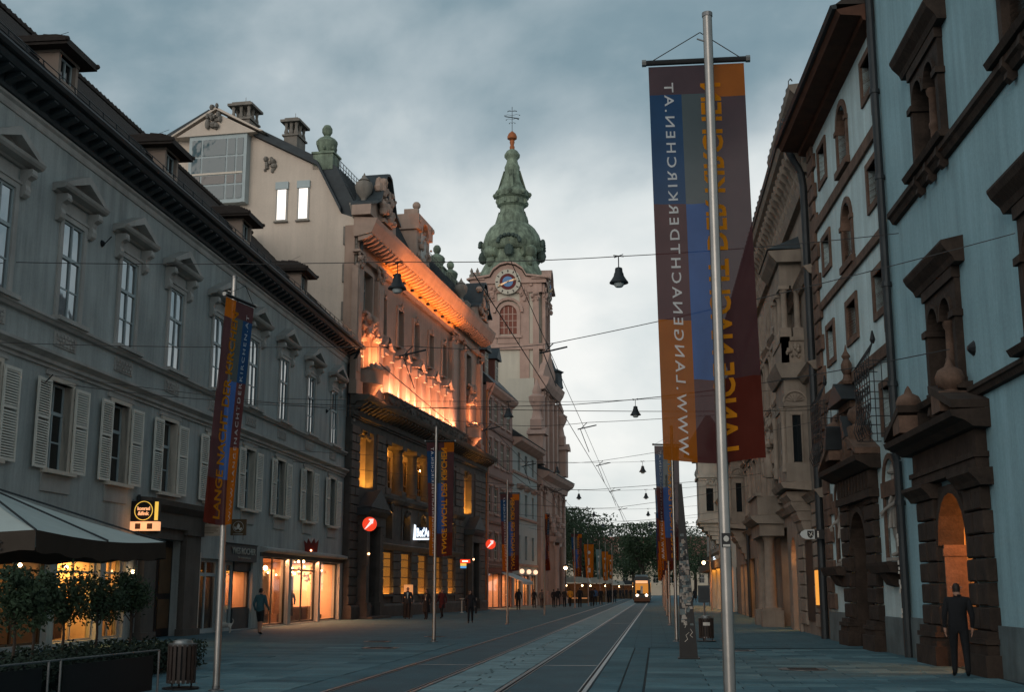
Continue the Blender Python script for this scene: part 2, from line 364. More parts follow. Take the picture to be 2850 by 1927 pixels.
# ================================================================ GROUND
def brickground(name, c1, c2):
    m = mat(name, c1, .8, .2, .7, .25, 45, spec=.15, fine=.12); t = m.node_tree; b = t.nodes['Principled BSDF']
    src = b.inputs['Base Color'].links[0].from_socket; g = t.nodes.new('ShaderNodeNewGeometry'); k = t.nodes.new('ShaderNodeTexBrick')
    t.links.new(g.outputs['Position'], k.inputs['Vector']); k.inputs['Scale'].default_value = 1; k.inputs['Brick Width'].default_value = 1.0; k.inputs['Row Height'].default_value = .6; k.inputs['Mortar Size'].default_value = .012
    k.inputs['Color1'].default_value = (1, 1, 1, 1); k.inputs['Color2'].default_value = (.86, .88, .88, 1); k.inputs['Mortar'].default_value = (.45, .45, .45, 1)
    x = t.nodes.new('ShaderNodeMix'); x.data_type = 'RGBA'; x.blend_type = 'MULTIPLY'; x.inputs[0].default_value = 1
    t.links.new(src, x.inputs[6]); t.links.new(k.outputs[0], x.inputs[7]); t.links.new(x.outputs[2], b.inputs['Base Color'])
    return m
M['paveL'] = brickground('paving_joint_pattern', (.058, .122, .146), None)
def sheet(name, m, rects, z, kind='structure', parent=None):
    q = MB()
    for x0, x1, y0, y1 in rects: q.add([(x0, y0, z), (x1, y0, z), (x1, y1, z), (x0, y1, z)], [(0, 1, 2, 3)])
    o = q.obj(name, m, parent)
    if kind: tag(o, kind=kind)
    return o
sheet('ground', 'pave', [(-900, 900, -300, 1500)], -.012)
LP = sheet('pavement', 'joint', [(-15.0, -5.36, 17, 38)], .003)
sheet('pavement_far', 'paveL', [(-60, -15.0, 4, 38), (-15.0, -5.36, 4, 17), (-60, -5.36, 38, 420)], .012)
RP = sheet('pavement', 'joint', [(-1.06, 6.5, 17, 36)], .003)
sheet('pavement_far', 'paveL', [(-1.06, 30, 4, 17), (6.5, 30, 17, 36), (-1.06, 30, 36, 420)], .0125)
MD = sheet('track_median', 'joint', [(-3.83, -2.56, 6, 58)], .003)
sheet('track_median_far', 'median', [(-3.83, -2.56, 58, 420)], .0135)
_slab = {}
def slab(parent, x0, x1, y0, y1, mats=('pave2', 'pave3', 'pave', 'pave2', 'pave4'), gap=.022):
    w = round(x1 - x0 - gap, 3); d = round(y1 - y0 - gap, 3); mm = random.choice(mats); k = (w, d, mm)
    if k not in _slab:
        q = MB(); bv = .008; q.add([(0, 0, 0), (w, 0, 0), (w, d, 0), (0, d, 0), (0, 0, .010), (w, 0, .010), (w, d, .010), (0, d, .010), (bv, bv, .016), (w - bv, bv, .016), (w - bv, d - bv, .016), (bv, d - bv, .016)],
          [(0, 1, 5, 4), (1, 2, 6, 5), (2, 3, 7, 6), (3, 0, 4, 7), (4, 5, 9, 8), (5, 6, 10, 9), (6, 7, 11, 10), (7, 4, 8, 11), (8, 9, 10, 11)])
        _slab[k] = q.mesh('slab', mm)
    inst('slab', _slab[k], parent, (x0 + gap / 2, y0 + gap / 2, random.uniform(-.0025, .003)), rot=(random.uniform(-.002, .002), random.uniform(-.002, .002), 0))
y = 17.0
while y < 37.6:                                   # left pavement
    off = random.choice((0, .35, .6)); xs = [-15.0]
    while xs[-1] < -6.7: xs.append(round(xs[-1] + random.choice((1.2, 1.5, 1.8)), 2))
    xs = [x for x in xs if x < -6.6] + [-5.98]
    for a, c in zip(xs, xs[1:]): slab(LP, a, c, y, y + .7)
    y += .7
y = 17.0
while y < 37.5:
    slab(LP, -5.97, -5.36, y, y + 1.4, ('pave',)); y += 1.4
y = 17.0; r = 0
while y < 35.9:                                   # right pavement: edge strip, drain strip, then slabs
    slab(RP, -1.05, -.56, y, y + 1.35, ('pave', 'pave2'), .02); slab(RP, -.55, -.16, y, y + 1.35, ('pave3',), .02); y += 1.35
y = 17.0
while y < 35.6:
    xs = [-.14] + [round(-.14 + 1.1 * i + (.55 if r % 2 else 0), 2) for i in range(1, 6)] + [6.4]
    for a, c in zip(xs, xs[1:]): slab(RP, a, c, y, y + .62)
    y += .62; r += 1
y = 17.0
while y < 57.5:
    h = random.choice((.42, .5, .6)); x = -3.83; cut = random.uniform(.45, .85)
    for a, c in ((-3.83, -3.83 + cut), (-3.83 + cut, -2.56)): slab(MD, a, c, y, y + h, ('median', 'median2', 'median'), .035)
    y += h
# two tram tracks: asphalt bed, grooved rails
for x0, x1 in ((-5.31, -3.88), (-2.51, -1.11)):
    tb = sheet('track_bed', 'asphalt', [(x0 - .05, x1 + .05, 4, 420)], .008)
    for x, s in ((x0, 1), (x1, -1)):
        q = MB(); q.box(x - .035, x + .035, 4, 420, .0, .018, 0); q.box(x + s * .037, x + s * .082, 4, 420, .0, .0125, 1); q.box(x + s * .084, x + s * .105, 4, 420, .0, .0165, 0)
        q.obj('rail', ['rail', 'groove'], tb)
    q = MB()
    for yy in (27.5, 61, 92): q.box(x0 + .12, x1 - .12, yy, yy + .07, .004, .0115)
    q.obj('steel_tie', 'steeldark', tb)
# iron covers in the paving
for i, (x, y, r) in enumerate([(-7.6, 34.8, .55), (-8.6, 39.0, .45), (-7.5, 43.2, .4), (3.1, 26.6, .5), (2.3, 34.4, .5)]):
    o = thing('manhole_cover', ['round iron cover in the left pavement nearest the tracks', 'smaller iron cover in the left pavement behind the nearest one', 'iron cover in the left pavement near the second flagpole', 'dark iron cover in the right pavement in front of the white house', 'dark iron cover on the right pavement in line with the wide portal'][i], 'manhole cover', (x, y, .02), 0, 'iron covers set in the paving')
    MB().lathe([(r, 0), (r, .006), (r * .9, .009)], n=20).obj('rim', 'steeldark', o); q = MB()
    for a in range(-3, 4): q.box(-r * .6, r * .6, a * r * .2 - .02, a * r * .2 + .02, .0085, .013)
    q.obj('tread', 'black', o)

# ================================================================ LEFT HOUSE A : grey palace front with shutters and dormers
fA = LF(-16.558, 0, .26)
A = thing('grey_palace', 'long grey plastered palace front with white shutters, pedimented windows and dormers', 'building', fA['loc'], fA['rz'])
BAY = [28.95, 33.05, 37.10, 41.25, 45.75, 50.20, 54.75, 59.50, 64.25]
holes = []
for c in BAY: holes += [(c - .64, c + .64, 9.30, 12.20), (c - .66, c + .66, 4.95, 7.45)]
shop = [(24.0, 27.6, .15, 2.65), (28.4, 33.2, .15, 2.65), (33.6, 36.4, .15, 2.65), (36.8, 38.3, .15, 2.65), (40.2, 42.9, 0, 3.35), (44.9, 47.3, .04, 2.8), (47.9, 51.3, .04, 2.75), (52.5, 56.5, .06, 3.05), (57.2, 61.9, .06, 3.05), (62.3, 66.2, .06, 3.0)]
wall(A, 'wall', 'greywall', 20, 67.1, 0, 14.6, holes + shop, 0, .34)
MB().box(20, 67.1, .61, 11, 4.7, 14.5).obj('house_body', 'greywall', A); MB().box(20, 67.1, 5.4, 11, 0, 4.7).obj('house_body', 'greywall', A)
# mouldings
mould(A, 'string_course', 'greytrim', 20, 67.05, [(.05, 8.98), (-.10, 9.0), (-.16, 9.08), (-.20, 9.10), (-.20, 9.17), (-.06, 9.22), (.05, 9.22)])
mould(A, 'string_course', 'greytrim', 20, 67.05, [(.05, 7.74), (-.06, 7.76), (-.06, 7.84), (-.14, 7.88), (-.14, 7.98), (-.24, 8.06), (-.30, 8.10), (-.30, 8.18), (-.08, 8.26), (.05, 8.26)])
mould(A, 'frieze_moulding', 'greytrim', 20, 67.05, [(.05, 14.2), (-.04, 14.22), (-.06, 14.3), (-.05, 14.33), (-.05, 14.42), (-.12, 14.48), (-.12, 14.55), (.05, 14.56)])
mould(A, 'cornice', 'slate', 20, 67.25, [(.05, 14.57), (-.18, 14.57), (-.22, 14.66), (-.22, 14.90), (-.70, 14.92), (-.78, 15.02), (-.78, 15.10), (.05, 15.10)])
q = MB(); x = 20.2
while x < 67: q.prism([(-.22, 14.66), (-.52, 14.78), (-.66, 14.86), (-.66, 14.915), (-.22, 14.915)], x, x + .26, 'x'); x += .62
tag(q.obj('modillions', 'slate', A), kind='stuff')
q = MB(); q.prism([(-.74, 15.11), (-.92, 15.11), (-.97, 15.20), (-.95, 15.27), (-.90, 15.24), (-.76, 15.20)], 20, 67.3, 'x'); q.obj('gutter', 'zinc', A)
q = MB(); prof = [(-.74, 15.22)]; 
for i in range(18): prof += [(-.74 + .375 * (i + 1), 15.22 + .385 * (i + 1)), (-.74 + .375 * (i + 1), 15.22 + .385 * (i + 1) + .03)]
prof += [(12.0, 15.4), (11.9, 15.1), (-.6, 15.12)]
q.prism(prof, 20, 67.05, 'x'); RO = q.obj('roof', 'tile', A)
q = MB(); x = 20
while x < 67: q.tube((x, 6.0, 22.22), (x + .36, 6.0, 22.25), .11, .13, 6); q.ball((x + .36, 6.0, 22.34), .07, n=6); x += .38
tag(q.obj('ridge_tiles', 'tile', RO), kind='stuff')
q = MB(); x = 20.3
while x < 67: q.tube((x, -.5, 15.3), (x, -.42, 15.95), .018, n=5); x += .95
for dz in (.28, .44, .62): q.tube((20, -.5 + dz * .1, 15.3 + dz), (67, -.5 + dz * .1, 15.3 + dz), .014, n=5)
q.obj('snow_guard', 'zinc', A)
for x in (30.4, 38.6, 47.2, 55.6):
    o = MB().prism([(x, 0), (x + .55, 0), (x + .55, .75), (x, .75)], 0, .06, 'z').obj('skylight', 'zinc', RO); o.location = (0, .35, 16.48); o.rotation_euler = (R(45.7), 0, 0)
    g = MB().prism([(x + .06, .06), (x + .49, .06), (x + .49, .69), (x + .06, .69)], .062, .07, 'z').obj('pane', 'glass', RO); g.location = o.location; g.rotation_euler = o.rotation_euler
# dormers
def dormer(c):
    q = MB(); z0 = 16.3; zt = 17.78; f = .72; h = .64; bk = 3.0
    q.box(c - h, c - h + .16, f, bk, z0, zt); q.box(c + h - .16, c + h, f, bk, z0, zt); q.box(c - h + .16, c + h - .16, f, f + .5, z0, 16.86); q.box(c - h + .16, c + h - .16, f, f + .4, 17.62, zt); q.box(c - h - .03, c + h + .03, f - .03, bk, 17.62, 17.70)
    d = q.obj('dormer', 'dormer', A)
    window(d, c, 16.86, 17.62, .92, f + .12, 2, (0,), 'winblue', 'glassdark')
    q = MB(); e = 1.04; g = f - .42
    q.prism([(g, 17.70), (bk + .6, 17.70), (bk + .6, 17.79), (g, 17.79)], c - e, c + e, 'x')
    n = 6
    for i in range(n):
        t0 = i / n; x0 = e * (1 - t0) + .05; y0 = g + (.95 * t0); z = 17.79 + .62 * t0; z2 = 17.79 + .62 * (i + 1) / n + .015
        q.prism([(c - x0, y0), (c + x0, y0), (c + x0, bk + .9), (c - x0, bk + .9)], z, z2, 'z')
    q.obj('dormer_roof', 'tile', d)
    q = MB(); yy = g + .95
    while yy < bk + .8: q.tube((c, yy, 18.40), (c, yy + .36, 18.43), .10, .12, 6); yy += .36
    for s in (-1, 1):
        for i in range(5): t = i / 5; q.ball((c + s * e * (1 - t), g + .95 * t, 17.86 + .6 * t), .085, n=6)
    tag(q.obj('ridge_tiles', 'tile', d), kind='stuff')
    MB().tube((c + .2, 1.9, 18.4), (c + .75, 1.2, 18.95), .008, n=4).obj('lightning_rod', 'iron', d)
for c in (25.0, 33.45, 41.85, 50.7, 60.1): dormer(c)
# upper windows
ped = MB(); ped.prism([(0, 0), (-.08, 0), (-.12, .06), (-.36, .09), (-.42, .15), (-.46, .23), (0, .23)], -1.42, 1.42, 'x')
tri = MB()
for s in (-1, 1): tri.prism([(s * 1.42, .235), (s * 1.05, .235), (0, .62), (0, .86), (s * .03, .86)] if s > 0 else [(-1.42, .235), (-.03, .86), (0, .86), (0, .62), (-1.05, .235)], -.44, 0, 'y')
tri.prism([(-1.2, .232), (1.2, .232), (0, .70)], -.10, .02, 'y')
PEDm = ped.mesh('pediment', 'greytrim'); TRIm = tri.mesh('gable', 'greytrim')
con = MB(); con.prism([(0, .78), (-.34, .78), (-.36, .66), (-.30, .56), (-.20, .50), (-.16, .36), (-.20, .22), (-.17, .08), (-.08, 0), (0, 0)], -.13, .13, 'x'); con.tube((-.15, -.28, .64), (.15, -.28, .64), .085, n=8); con.tube((-.15, -.13, .12), (.15, -.13, .12), .055, n=8)
CONm = con.mesh('console', 'greytrim')
sur = MB(); sur.box(-.84, -.64, -.06, .02, 0, 3.06); sur.box(.64, .84, -.06, .02, 0, 3.06); sur.box(-.64, .64, -.06, .02, 2.90, 3.06); sur.box(-.90, .90, -.09, .02, 3.06, 3.14); sur.box(-.72, .72, -.03, .02, 3.16, 3.46); sur.box(-.95, .95, -.28, .02, -.14, -.02)
SURm = sur.mesh('surround', 'greytrim')
pan = MB(); pan.box(-.68, .68, -.035, .02, 0, .42)
for r_ in range(3):
    for i in range(11):
        x = -.58 + i * .106
        if (i + r_) % 2 == 0: pan.box(x, x + .075, -.075, -.03, .05 + r_ * .115, .05 + r_ * .115 + .09)
        else: pan.box(x, x + .09, -.06, -.03, .07 + r_ * .115, .07 + r_ * .115 + .035)
PANm = pan.mesh('relief_panel', 'greytrim')
low = MB(); low.box(-.78, -.66, -.05, .30, 0, 2.62); low.box(.66, .78, -.05, .30, 0, 2.62); low.box(-.66, .66, -.05, .30, 2.50, 2.62); low.box(-.9, .9, -.22, .05, -.12, -.01)
LOWm = low.mesh('surround', 'cream')
apr = MB(); apr.box(-.86, .86, -.045, .02, -.62, -.13); apr.box(-.95, .95, -.03, .02, 2.68, 2.76)
APRm = apr.mesh('apron_panel', 'greytrim')
lin = MB(); lin.box(-1.0, 1.0, -.05, .02, 2.63, 2.74); lin.box(-.92, .92, -.03, .02, 2.74, 2.80); LINm = lin.mesh('lintel', 'greytrim')
SW, SH = .84, 2.49
shf = MB(); shf.box(0, .075, -.05, 0, 0, SH); shf.box(SW - .075, SW, -.05, 0, 0, SH); shf.box(.075, SW - .075, -.048, -.002, 0, .09); shf.box(.075, SW - .075, -.048, -.002, SH - .09, SH); shf.box(.075, SW - .075, -.048, -.002, 1.38, 1.46)
SHm = shf.mesh('shutter', 'shutter')
slm = MB(); slm.add([(.07, -.044, 0), (SW - .07, -.044, 0), (SW - .07, -.006, .045), (.07, -.006, .045), (.07, -.050, .008), (SW - .07, -.050, .008), (SW - .07, -.012, .053), (.07, -.012, .053)], [(0, 1, 2, 3), (4, 7, 6, 5), (0, 4, 5, 1), (3, 2, 6, 7)])
SLm = slm.mesh('slat', 'shutter')
zsl = []; z = .115
while z < 2.36:
    if not 1.32 < z < 1.47: zsl.append(z)
    z += .072
hin = MB()
for z in (.35, 1.25, 2.15): hin.tube((0, -.02, z), (0, .10, z), .014, n=5)
for i, c in enumerate(BAY):
    window(A, c, 9.30, 12.20, 1.28, .0, 2, (0, .31, .63), 'winblue', 'glass', .045)
    for nm, me, x, z in (('pediment', PEDm, 0, 12.82), ('gable', TRIm, 0, 12.82), ('surround', SURm, 0, 9.30), ('console', CONm, -1.02, 12.03), ('console', CONm, 1.02, 12.03), ('relief_panel', PANm, 0, 8.46)): inst(nm, me, A, (c + x, 0, z))
    window(A, c, 4.95, 7.45, 1.30, .22, 2, (0, .33, .66), 'winblue', 'glassdark', .045)
    for nm, me in (('surround', LOWm), ('apron_panel', APRm), ('lintel', LINm)): inst(nm, me, A, (c, 0, 4.95))
    for s in (-1, 1):
        sh = inst('shutter', SHm, A, (c - 1.54 if s < 0 else c + .74, -.07 - random.uniform(0, .02), 4.93), rot=(0, 0, R(random.uniform(-1, 3)) * (1 if s < 0 else -1)))
        hin.obj('hinge', 'iron', sh, loc=(SW - .02 if s < 0 else .02, 0, 0))
        if i <= 4:
            for z in zsl: inst('slat', SLm, sh, (0, 0, z))
        else:
            q = MB()
            for z in zsl: q.add([(v.co.x, v.co.y, v.co.z + z) for v in SLm.vertices], [tuple(p.vertices) for p in SLm.polygons])
            tag(q.obj('slats', 'shutter', sh), kind='stuff')
# ground floor frames
def room(b, x0, x1, z0, z1, d=3.2, m='warmwall', fm='warmdark', y=.36, name='shop_interior'):
    q = MB(); t = y + d
    q.add([(x0, y, z0), (x1, y, z0), (x1, y, z1), (x0, y, z1), (x0, t, z0), (x1, t, z0), (x1, t, z1), (x0, t, z1)], [(4, 5, 6, 7), (0, 4, 7, 3), (1, 2, 6, 5), (3, 7, 6, 2)], 0)
    q.add([(x0, y, z0), (x1, y, z0), (x1, t, z0), (x0, t, z0)], [(0, 1, 2, 3)], 1)
    return q.obj(name, [m, fm], b)
WARM = (1, .39, .17); AMBER = (1, .50, .12)
def glazing(b, x0, x1, z0, z1, cols, m='zinc', y=.18, bar=.06, rows=(), glass='clear'):
    q = MB(); q.box(x0, x0 + bar, y, y + .08, z0, z1); q.box(x1 - bar, x1, y, y + .08, z0, z1); q.box(x0 + bar, x1 - bar, y, y + .08, z0, z0 + bar); q.box(x0 + bar, x1 - bar, y, y + .08, z1 - bar, z1)
    for c in range(1, cols): x = x0 + (x1 - x0) * c / cols; q.box(x - bar / 2, x + bar / 2, y + .004, y + .076, z0 + bar, z1 - bar)
    for r_ in rows: q.box(x0 + bar, x1 - bar, y + .01, y + .07, r_ - bar / 2, r_ + bar / 2)
    o = q.obj('shop_window', m, b)
    for c in range(cols):
        a = x0 + (x1 - x0) * c / cols; e_ = x0 + (x1 - x0) * (c + 1) / cols
        MB().add([(a + .01, y + .04, z0 + .02), (e_ - .01, y + .04, z0 + .02), (e_ - .01, y + .04, z1 - .02), (a + .01, y + .04, z1 - .02)], [(0, 1, 2, 3)]).obj('pane', glass, o)
    return o
def bulbs(b, pts, r=.05, m='bulb', name='lamp_globe'):
    for p in pts: MB().ball(p, r, n=8).obj(name, m, b, True)
# cafe
for x0, x1, e_ in ((24.0, 27.6, 30), (28.4, 33.2, 10), (33.6, 36.4, 260), (36.8, 38.3, 100)):
    room(A, x0, x1, .15, 2.65, 2.6); glazing(A, x0, x1, .15, 2.65, 3 if x1 - x0 > 3 else 2, 'winwhite' if x0 > 30 else 'warmdark', rows=(2.15,))
    lamp('cafe_light', 'AREA', ((x0 + x1) / 2, 1.5, 2.6), e_, AMBER, A, size=x1 - x0 - .4, size_y=1.2)
q = MB()
for x in (34.9, 35.5): q.box(x, x + .5, .9, 1.0, .2, 1.5)
q.box(37.3, 37.4, .7, 1.5, .15, 2.4); q.box(35.2, 36.2, 1.2, 1.7, .15, 1.1); q.obj('cafe_counter', 'warmdark', A)
bulbs(A, [(33.9, .7, 2.35), (34.6, 1.0, 2.3), (36.0, .9, 2.3), (32.6, .6, 2.3), (38.55, -.12, 2.2)], .06)
q = MB(); q.prism([(0, 0), (-.06, 0), (-.09, .30), (0, .34)], 24, 38.6, 'x'); o = q.obj('fascia', 'greytrim', A); o.location = (0, 0, 2.72)
q = MB(); q.box(36.0, 38.4, -.03, .0, 3.05, 3.42); q.obj('notice_panel', 'warmdark', A)
# dark stone portal
P = MB(); P.box(39.2, 40.2, -.22, .02, .25, 3.55); P.box(42.9, 44.35, -.22, .02, .25, 3.55); P.box(39.1, 40.3, -.30, .02, 0, .25); P.box(42.8, 44.45, -.30, .02, 0, .25)
P.box(39.1, 40.3, -.30, .02, 3.55, 3.72); P.box(42.8, 44.45, -.30, .02, 3.55, 3.72); P.box(39.0, 44.6, -.26, .02, 3.72, 4.25); P.prism([(.02, 4.25), (-.3, 4.25), (-.5, 4.45), (-.55, 4.62), (.02, 4.66)], 38.8, 44.9, 'x'); P.box(40.2, 42.9, -.12, .02, 3.35, 3.72)
P.obj('portal', 'darkstone2', A)
for x in (40.2, 41.56): 
    d_ = MB().box(x, x + 1.33, .28, .34, .03, 3.34).obj('door_leaf', 'black', A)
    q = MB(); q.box(x + .15, x + 1.18, .255, .279, 1.5, 3.1); q.box(x + .15, x + 1.18, .255, .279, .3, 1.3); q.obj('panel', 'warmdark', d_)
# fachl door, perfume shop
room(A, 44.9, 47.3, .04, 2.8, 2.2, 'warmdark', 'warmdark'); glazing(A, 44.9, 47.3, .04, 2.8, 2, 'winblue', bar=.13, rows=(2.2,)); MB().box(44.6, 44.9, -.05, .02, 0, 3.0).obj('jamb', 'cream', A); lamp('door_light', 'POINT', (46.3, 1.0, 2.3), 2.2, WARM, A, rad=.1); bulbs(A, [(46.4, .8, 2.3), (46.2, .5, 1.75)], .03)
room(A, 47.9, 49.2, .04, 2.75, 1.8, 'warmdark', 'warmdark'); room(A, 49.2, 51.3, .85, 2.4, 1.8); glazing(A, 47.9, 49.2, .04, 2.75, 1, 'winblue', bar=.14); MB().box(49.2, 51.3, .1, .34, .04, .85).obj('stall_riser', 'slate', A); MB().box(49.2, 51.3, .1, .34, 2.4, 2.75).obj('transom_panel', 'slate', A); glazing(A, 49.2, 51.3, .85, 2.4, 1, 'zinc', .16)
lamp('window_light', 'AREA', (50.3, 1.2, 2.35), 60, WARM, A, size=1.6, size_y=.6); q = MB()
g = random.Random(4)
for i in range(16): x = 49.4 + i * .115; q.lathe([(.05, 0), (.05, .16), (.02, .2), (.02, .26)], (x, .7 + g.uniform(0, .5), .86 + (i % 3) * .02), 7)
q.box(49.4, 51.1, 1.1, 1.5, .85, 1.25); q.box(50.0, 50.4, .8, 1.0, .86, 1.5); q.obj('bottles', 'goods', A)
mould(A, 'fascia', 'slate', 47.4, 51.4, [(.02, 2.76), (-.12, 2.76), (-.12, 3.42), (-.18, 3.46), (.02, 3.5)])
# glowing jewellery shop
mould(A, 'canopy_ledge', 'greytrim', 52.2, 66.95, [(.02, 3.22), (-.30, 3.26), (-.34, 3.30), (-.34, 3.40), (-.04, 3.48), (.02, 3.48)])
MB().box(52.2, 66.9, -.05, .02, 3.05, 3.22).obj('fascia', 'slate', A)
for x in (52.2, 56.5, 61.9, 66.2): MB().box(x + .0, x + (.3 if x < 57 else .4 if x < 66 else .75), -.06, .02, .02, 3.05).obj('pier', 'greytrim', A)
room(A, 52.5, 66.2, .06, 3.1, 4.5)
glazing(A, 52.5, 56.5, .06, 3.05, 2, 'zinc', .12, .07); glazing(A, 57.2, 61.9, .06, 3.05, 2, 'zinc', .16, .09, (2.55,)); glazing(A, 62.3, 66.2, .06, 3.0, 1, 'zinc', .12, .07)
for x, w_ in ((54.5, 3.4), (59.5, 3.6), (64.3, 3.2)): lamp('shop_light', 'AREA', (x, 1.9, 3.0), 620, WARM, A, size=w_, size_y=1.6)
lamp('door_spill', 'AREA', (60.2, .06, 2.96), 260, WARM, A, rot=(R(-35), 0, 0), size=10, size_y=.15)
g = random.Random(9); pts = []
for i in range(26): pts.append((g.uniform(52.8, 66), g.uniform(.6, 3.4), g.uniform(2.35, 2.85)))
bulbs(A, pts, .045); bulbs(A, [(53.6, .9, 1.5), (54.4, .9, 1.35), (55.3, .7, 2.6), (64.0, .6, 2.2), (65.2, .8, 2.45)], .11); bulbs(A, [(58.2, -.02, 2.95), (59.1, -.02, 2.97)], .06)
q = MB(); q.box(54.9, 56.2, .8, .86, .1, 2.4); q.box(58.3, 58.9, 1.6, 1.7, .1, 2.6); q.box(59.2, 60.0, 1.7, 1.8, .1, 2.6); q.obj('display_panel', 'warmwall', A)
q = MB(); q.box(53.0, 54.6, 1.1, 1.6, .1, .9); q.box(57.4, 61.6, 2.6, 3.2, .1, 1.1); q.box(62.6, 65.9, 1.1, 1.7, .1, .75); q.box(60.3, 61.7, 1.2, 1.9, .1, 2.3)
for i in range(20): x = g.uniform(52.8, 65.8); q.box(x, x + g.uniform(.15, .4), .8, 1.2, .1, g.uniform(.3, .8))
q.obj('display_stand', 'warmdark', A)
q = MB()
for i in range(40): q.ball((g.uniform(62.5, 66), g.uniform(.5, 1.2), g.uniform(1.9, 2.8)), g.uniform(.03, .09), n=6)
for i in range(24): q.ball((g.uniform(52.7, 54.6), g.uniform(.5, 1.2), g.uniform(1.2, 2.8)), g.uniform(.03, .1), n=6)
q.obj('hanging_ornaments', 'goods', A)
# rainwater pipe at the far end and one at the cafe
q = MB(); q.path([(66.6, -.80, 15.05), (66.75, -.55, 14.6), (66.95, -.12, 14.2), (66.95, -.12, .1)], .075, 8); q.obj('downpipe', 'zinc', A)
q = MB(); q.path([(38.75, -.1, 4.7), (38.75, -.1, .1)], .05, 6); q.obj('downpipe', 'zinc', A)
# wall rosettes holding the span wires
for x, z in ((31.9, 7.30), (35.0, 12.2), (62.6, 10.9)):
    q = MB(); q.lathe([(.12, 0), (.09, .05), (.04, .10)], n=8); q.tube((0, 0, .1), (0, .22, .3), .018, n=5)
    o = q.obj('wire_anchor', 'iron', A); o.location = (x, 0, z); o.rotation_euler = (R(90), 0, 0)
# ================================================================ BANK : dark rusticated base, floodlit sandstone upper storeys
fB = LF(-16.5, 67.2, -4.84)
B = thing('bank_building', 'ornate sandstone corner house with dark stone base, orange floodlit upper storey and copper roof figures', 'building', fB['loc'], fB['rz'])
GW = [(6.2, 8.1), (10.0, 12.2), (14.0, 16.2), (18.0, 20.2), (22.0, 24.0)]
hl = [(a, b, 1.35, 3.85) for a, b in GW] + [(1.2, 3.9, 7.4, 10.7), (27.0, 29.7, 7.4, 10.7), (6.4, 23.9, 7.35, 10.65), (1.2, 4.2, 0, 5.0), (27.4, 30.6, 0, 5.0)] + [(a + .1, b - .1, 4.7, 6.6) for a, b in GW]
wall(B, 'base_wall', 'darkstone', -.35, 34.6, 0, 11.2, hl, 0, .5)
MB().box(-.35, 34.6, 1.75, 14, 0, 11.0).obj('house_body', 'darkstone', B); MB().box(0, 33, .62, 12, 11.0, 22.4).obj('house_body', 'bankwall', B)
# rusticated stones, one by one
g = random.Random(3); _st = {}
def stone(b, x0, x1, z0, z1, m='darkstone2', y=0, p=.09, gap=.035, name='stone'):
    w = round(x1 - x0 - gap, 2); h = round(z1 - z0 - gap, 2); k = (w, h, m, p)
    if k not in _st:
        c = .03; q = MB(); q.add([(0, 0, 0), (w, 0, 0), (w, 0, h), (0, 0, h), (0, -p + c, 0), (w, -p + c, 0), (w, -p + c, h), (0, -p + c, h), (c, -p, c), (w - c, -p, c), (w - c, -p, h - c), (c, -p, h - c)],
          [(0, 1, 5, 4), (1, 2, 6, 5), (2, 3, 7, 6), (3, 0, 4, 7), (4, 5, 9, 8), (5, 6, 10, 9), (6, 7, 11, 10), (7, 4, 8, 11), (8, 9, 10, 11)]); _st[k] = q.mesh(name, m)
    inst(name, _st[k], b, (x0 + gap / 2, y + g.uniform(-.012, .012), z0 + gap / 2))
z = .8; r = 0
while z < 10.4:
    hh = .5
    for a, b in ((-.35, 1.15), (4.45, 6.15), (24.2, 26.9), (30.7, 34.6)):
        if b - a > 2.2: cuts = [a, a + (b - a) * (.4 if r % 2 else .6), b]
        else: cuts = [a, b] if r % 2 else [a, a + (b - a) * .5, b]
        if z < 7.0 and a < 0: pass
        for c, d in zip(cuts, cuts[1:]): stone(B, c, d, z, z + hh)
    if z < 3.9:
        for a, b in ((8.15, 9.95), (12.25, 13.95), (16.25, 17.95), (20.25, 21.95)): stone(B, a, b, z, z + hh)
    z += hh; r += 1
mould(B, 'plinth', 'darkstone', -.4, 34.7, [(.02, 0), (-.28, 0), (-.28, .66), (-.2, .76), (.02, .8)])
mould(B, 'string_course', 'darkstone2', 4.6, 26.6, [(.02, 4.0), (-.12, 4.02), (-.2, 4.2), (-.24, 4.32), (.02, 4.42)])
mould(B, 'string_course', 'darkstone2', 4.6, 26.6, [(.02, 6.85), (-.16, 6.9), (-.3, 7.1), (-.32, 7.28), (.02, 7.34)])
# barred amber ground-floor windows
for a, b in GW:
    o = MB().box(a, b, .14, .18, 1.36, 3.84).obj('window', 'litwin', B); q = MB(); x = a + .1
    while x < b: q.box(x, x + .03, .03, .06, 1.4, 3.84); x += .17
    for zz_ in (1.75, 2.35, 2.95, 3.45): q.box(a, b, .025, .065, zz_, zz_ + .045)
    q.obj('window_bars', 'warmdark', o)
    lamp('sill_light', 'AREA', ((a + b) / 2, -.12, 1.42), 14, AMBER, o, rot=(R(160), 0, 0), size=b - a, size_y=.12)
    MB().box(a - .1, b + .1, -.14, .13, 1.2, 1.35).obj('sill', 'darkstone2', o)
    w2 = MB().box(a + .12, b - .12, .40, .44, 4.72, 6.58).obj('window', 'glassdark', B)
    q = MB(); q.box(a + .0, a + .25, -.06, .38, 4.72, 5.9); q.box(b - .25, b, -.06, .38, 4.72, 5.9); archplate(q, a, b, 5.75, 6.7, (a + b) / 2, (b - a) / 2 - .26, -.06, .38); q.lumps((a + b) / 2 - .3, (a + b) / 2 + .3, -.3, -.05, 6.2, 6.7, 8, .16, int(a * 7)); q.obj('arch_surround', 'darkstone2', w2)
    lamp('niche_light', 'POINT', ((a + b) / 2 + .4, -.15, 6.35), 9, AMBER, w2, rad=.06)
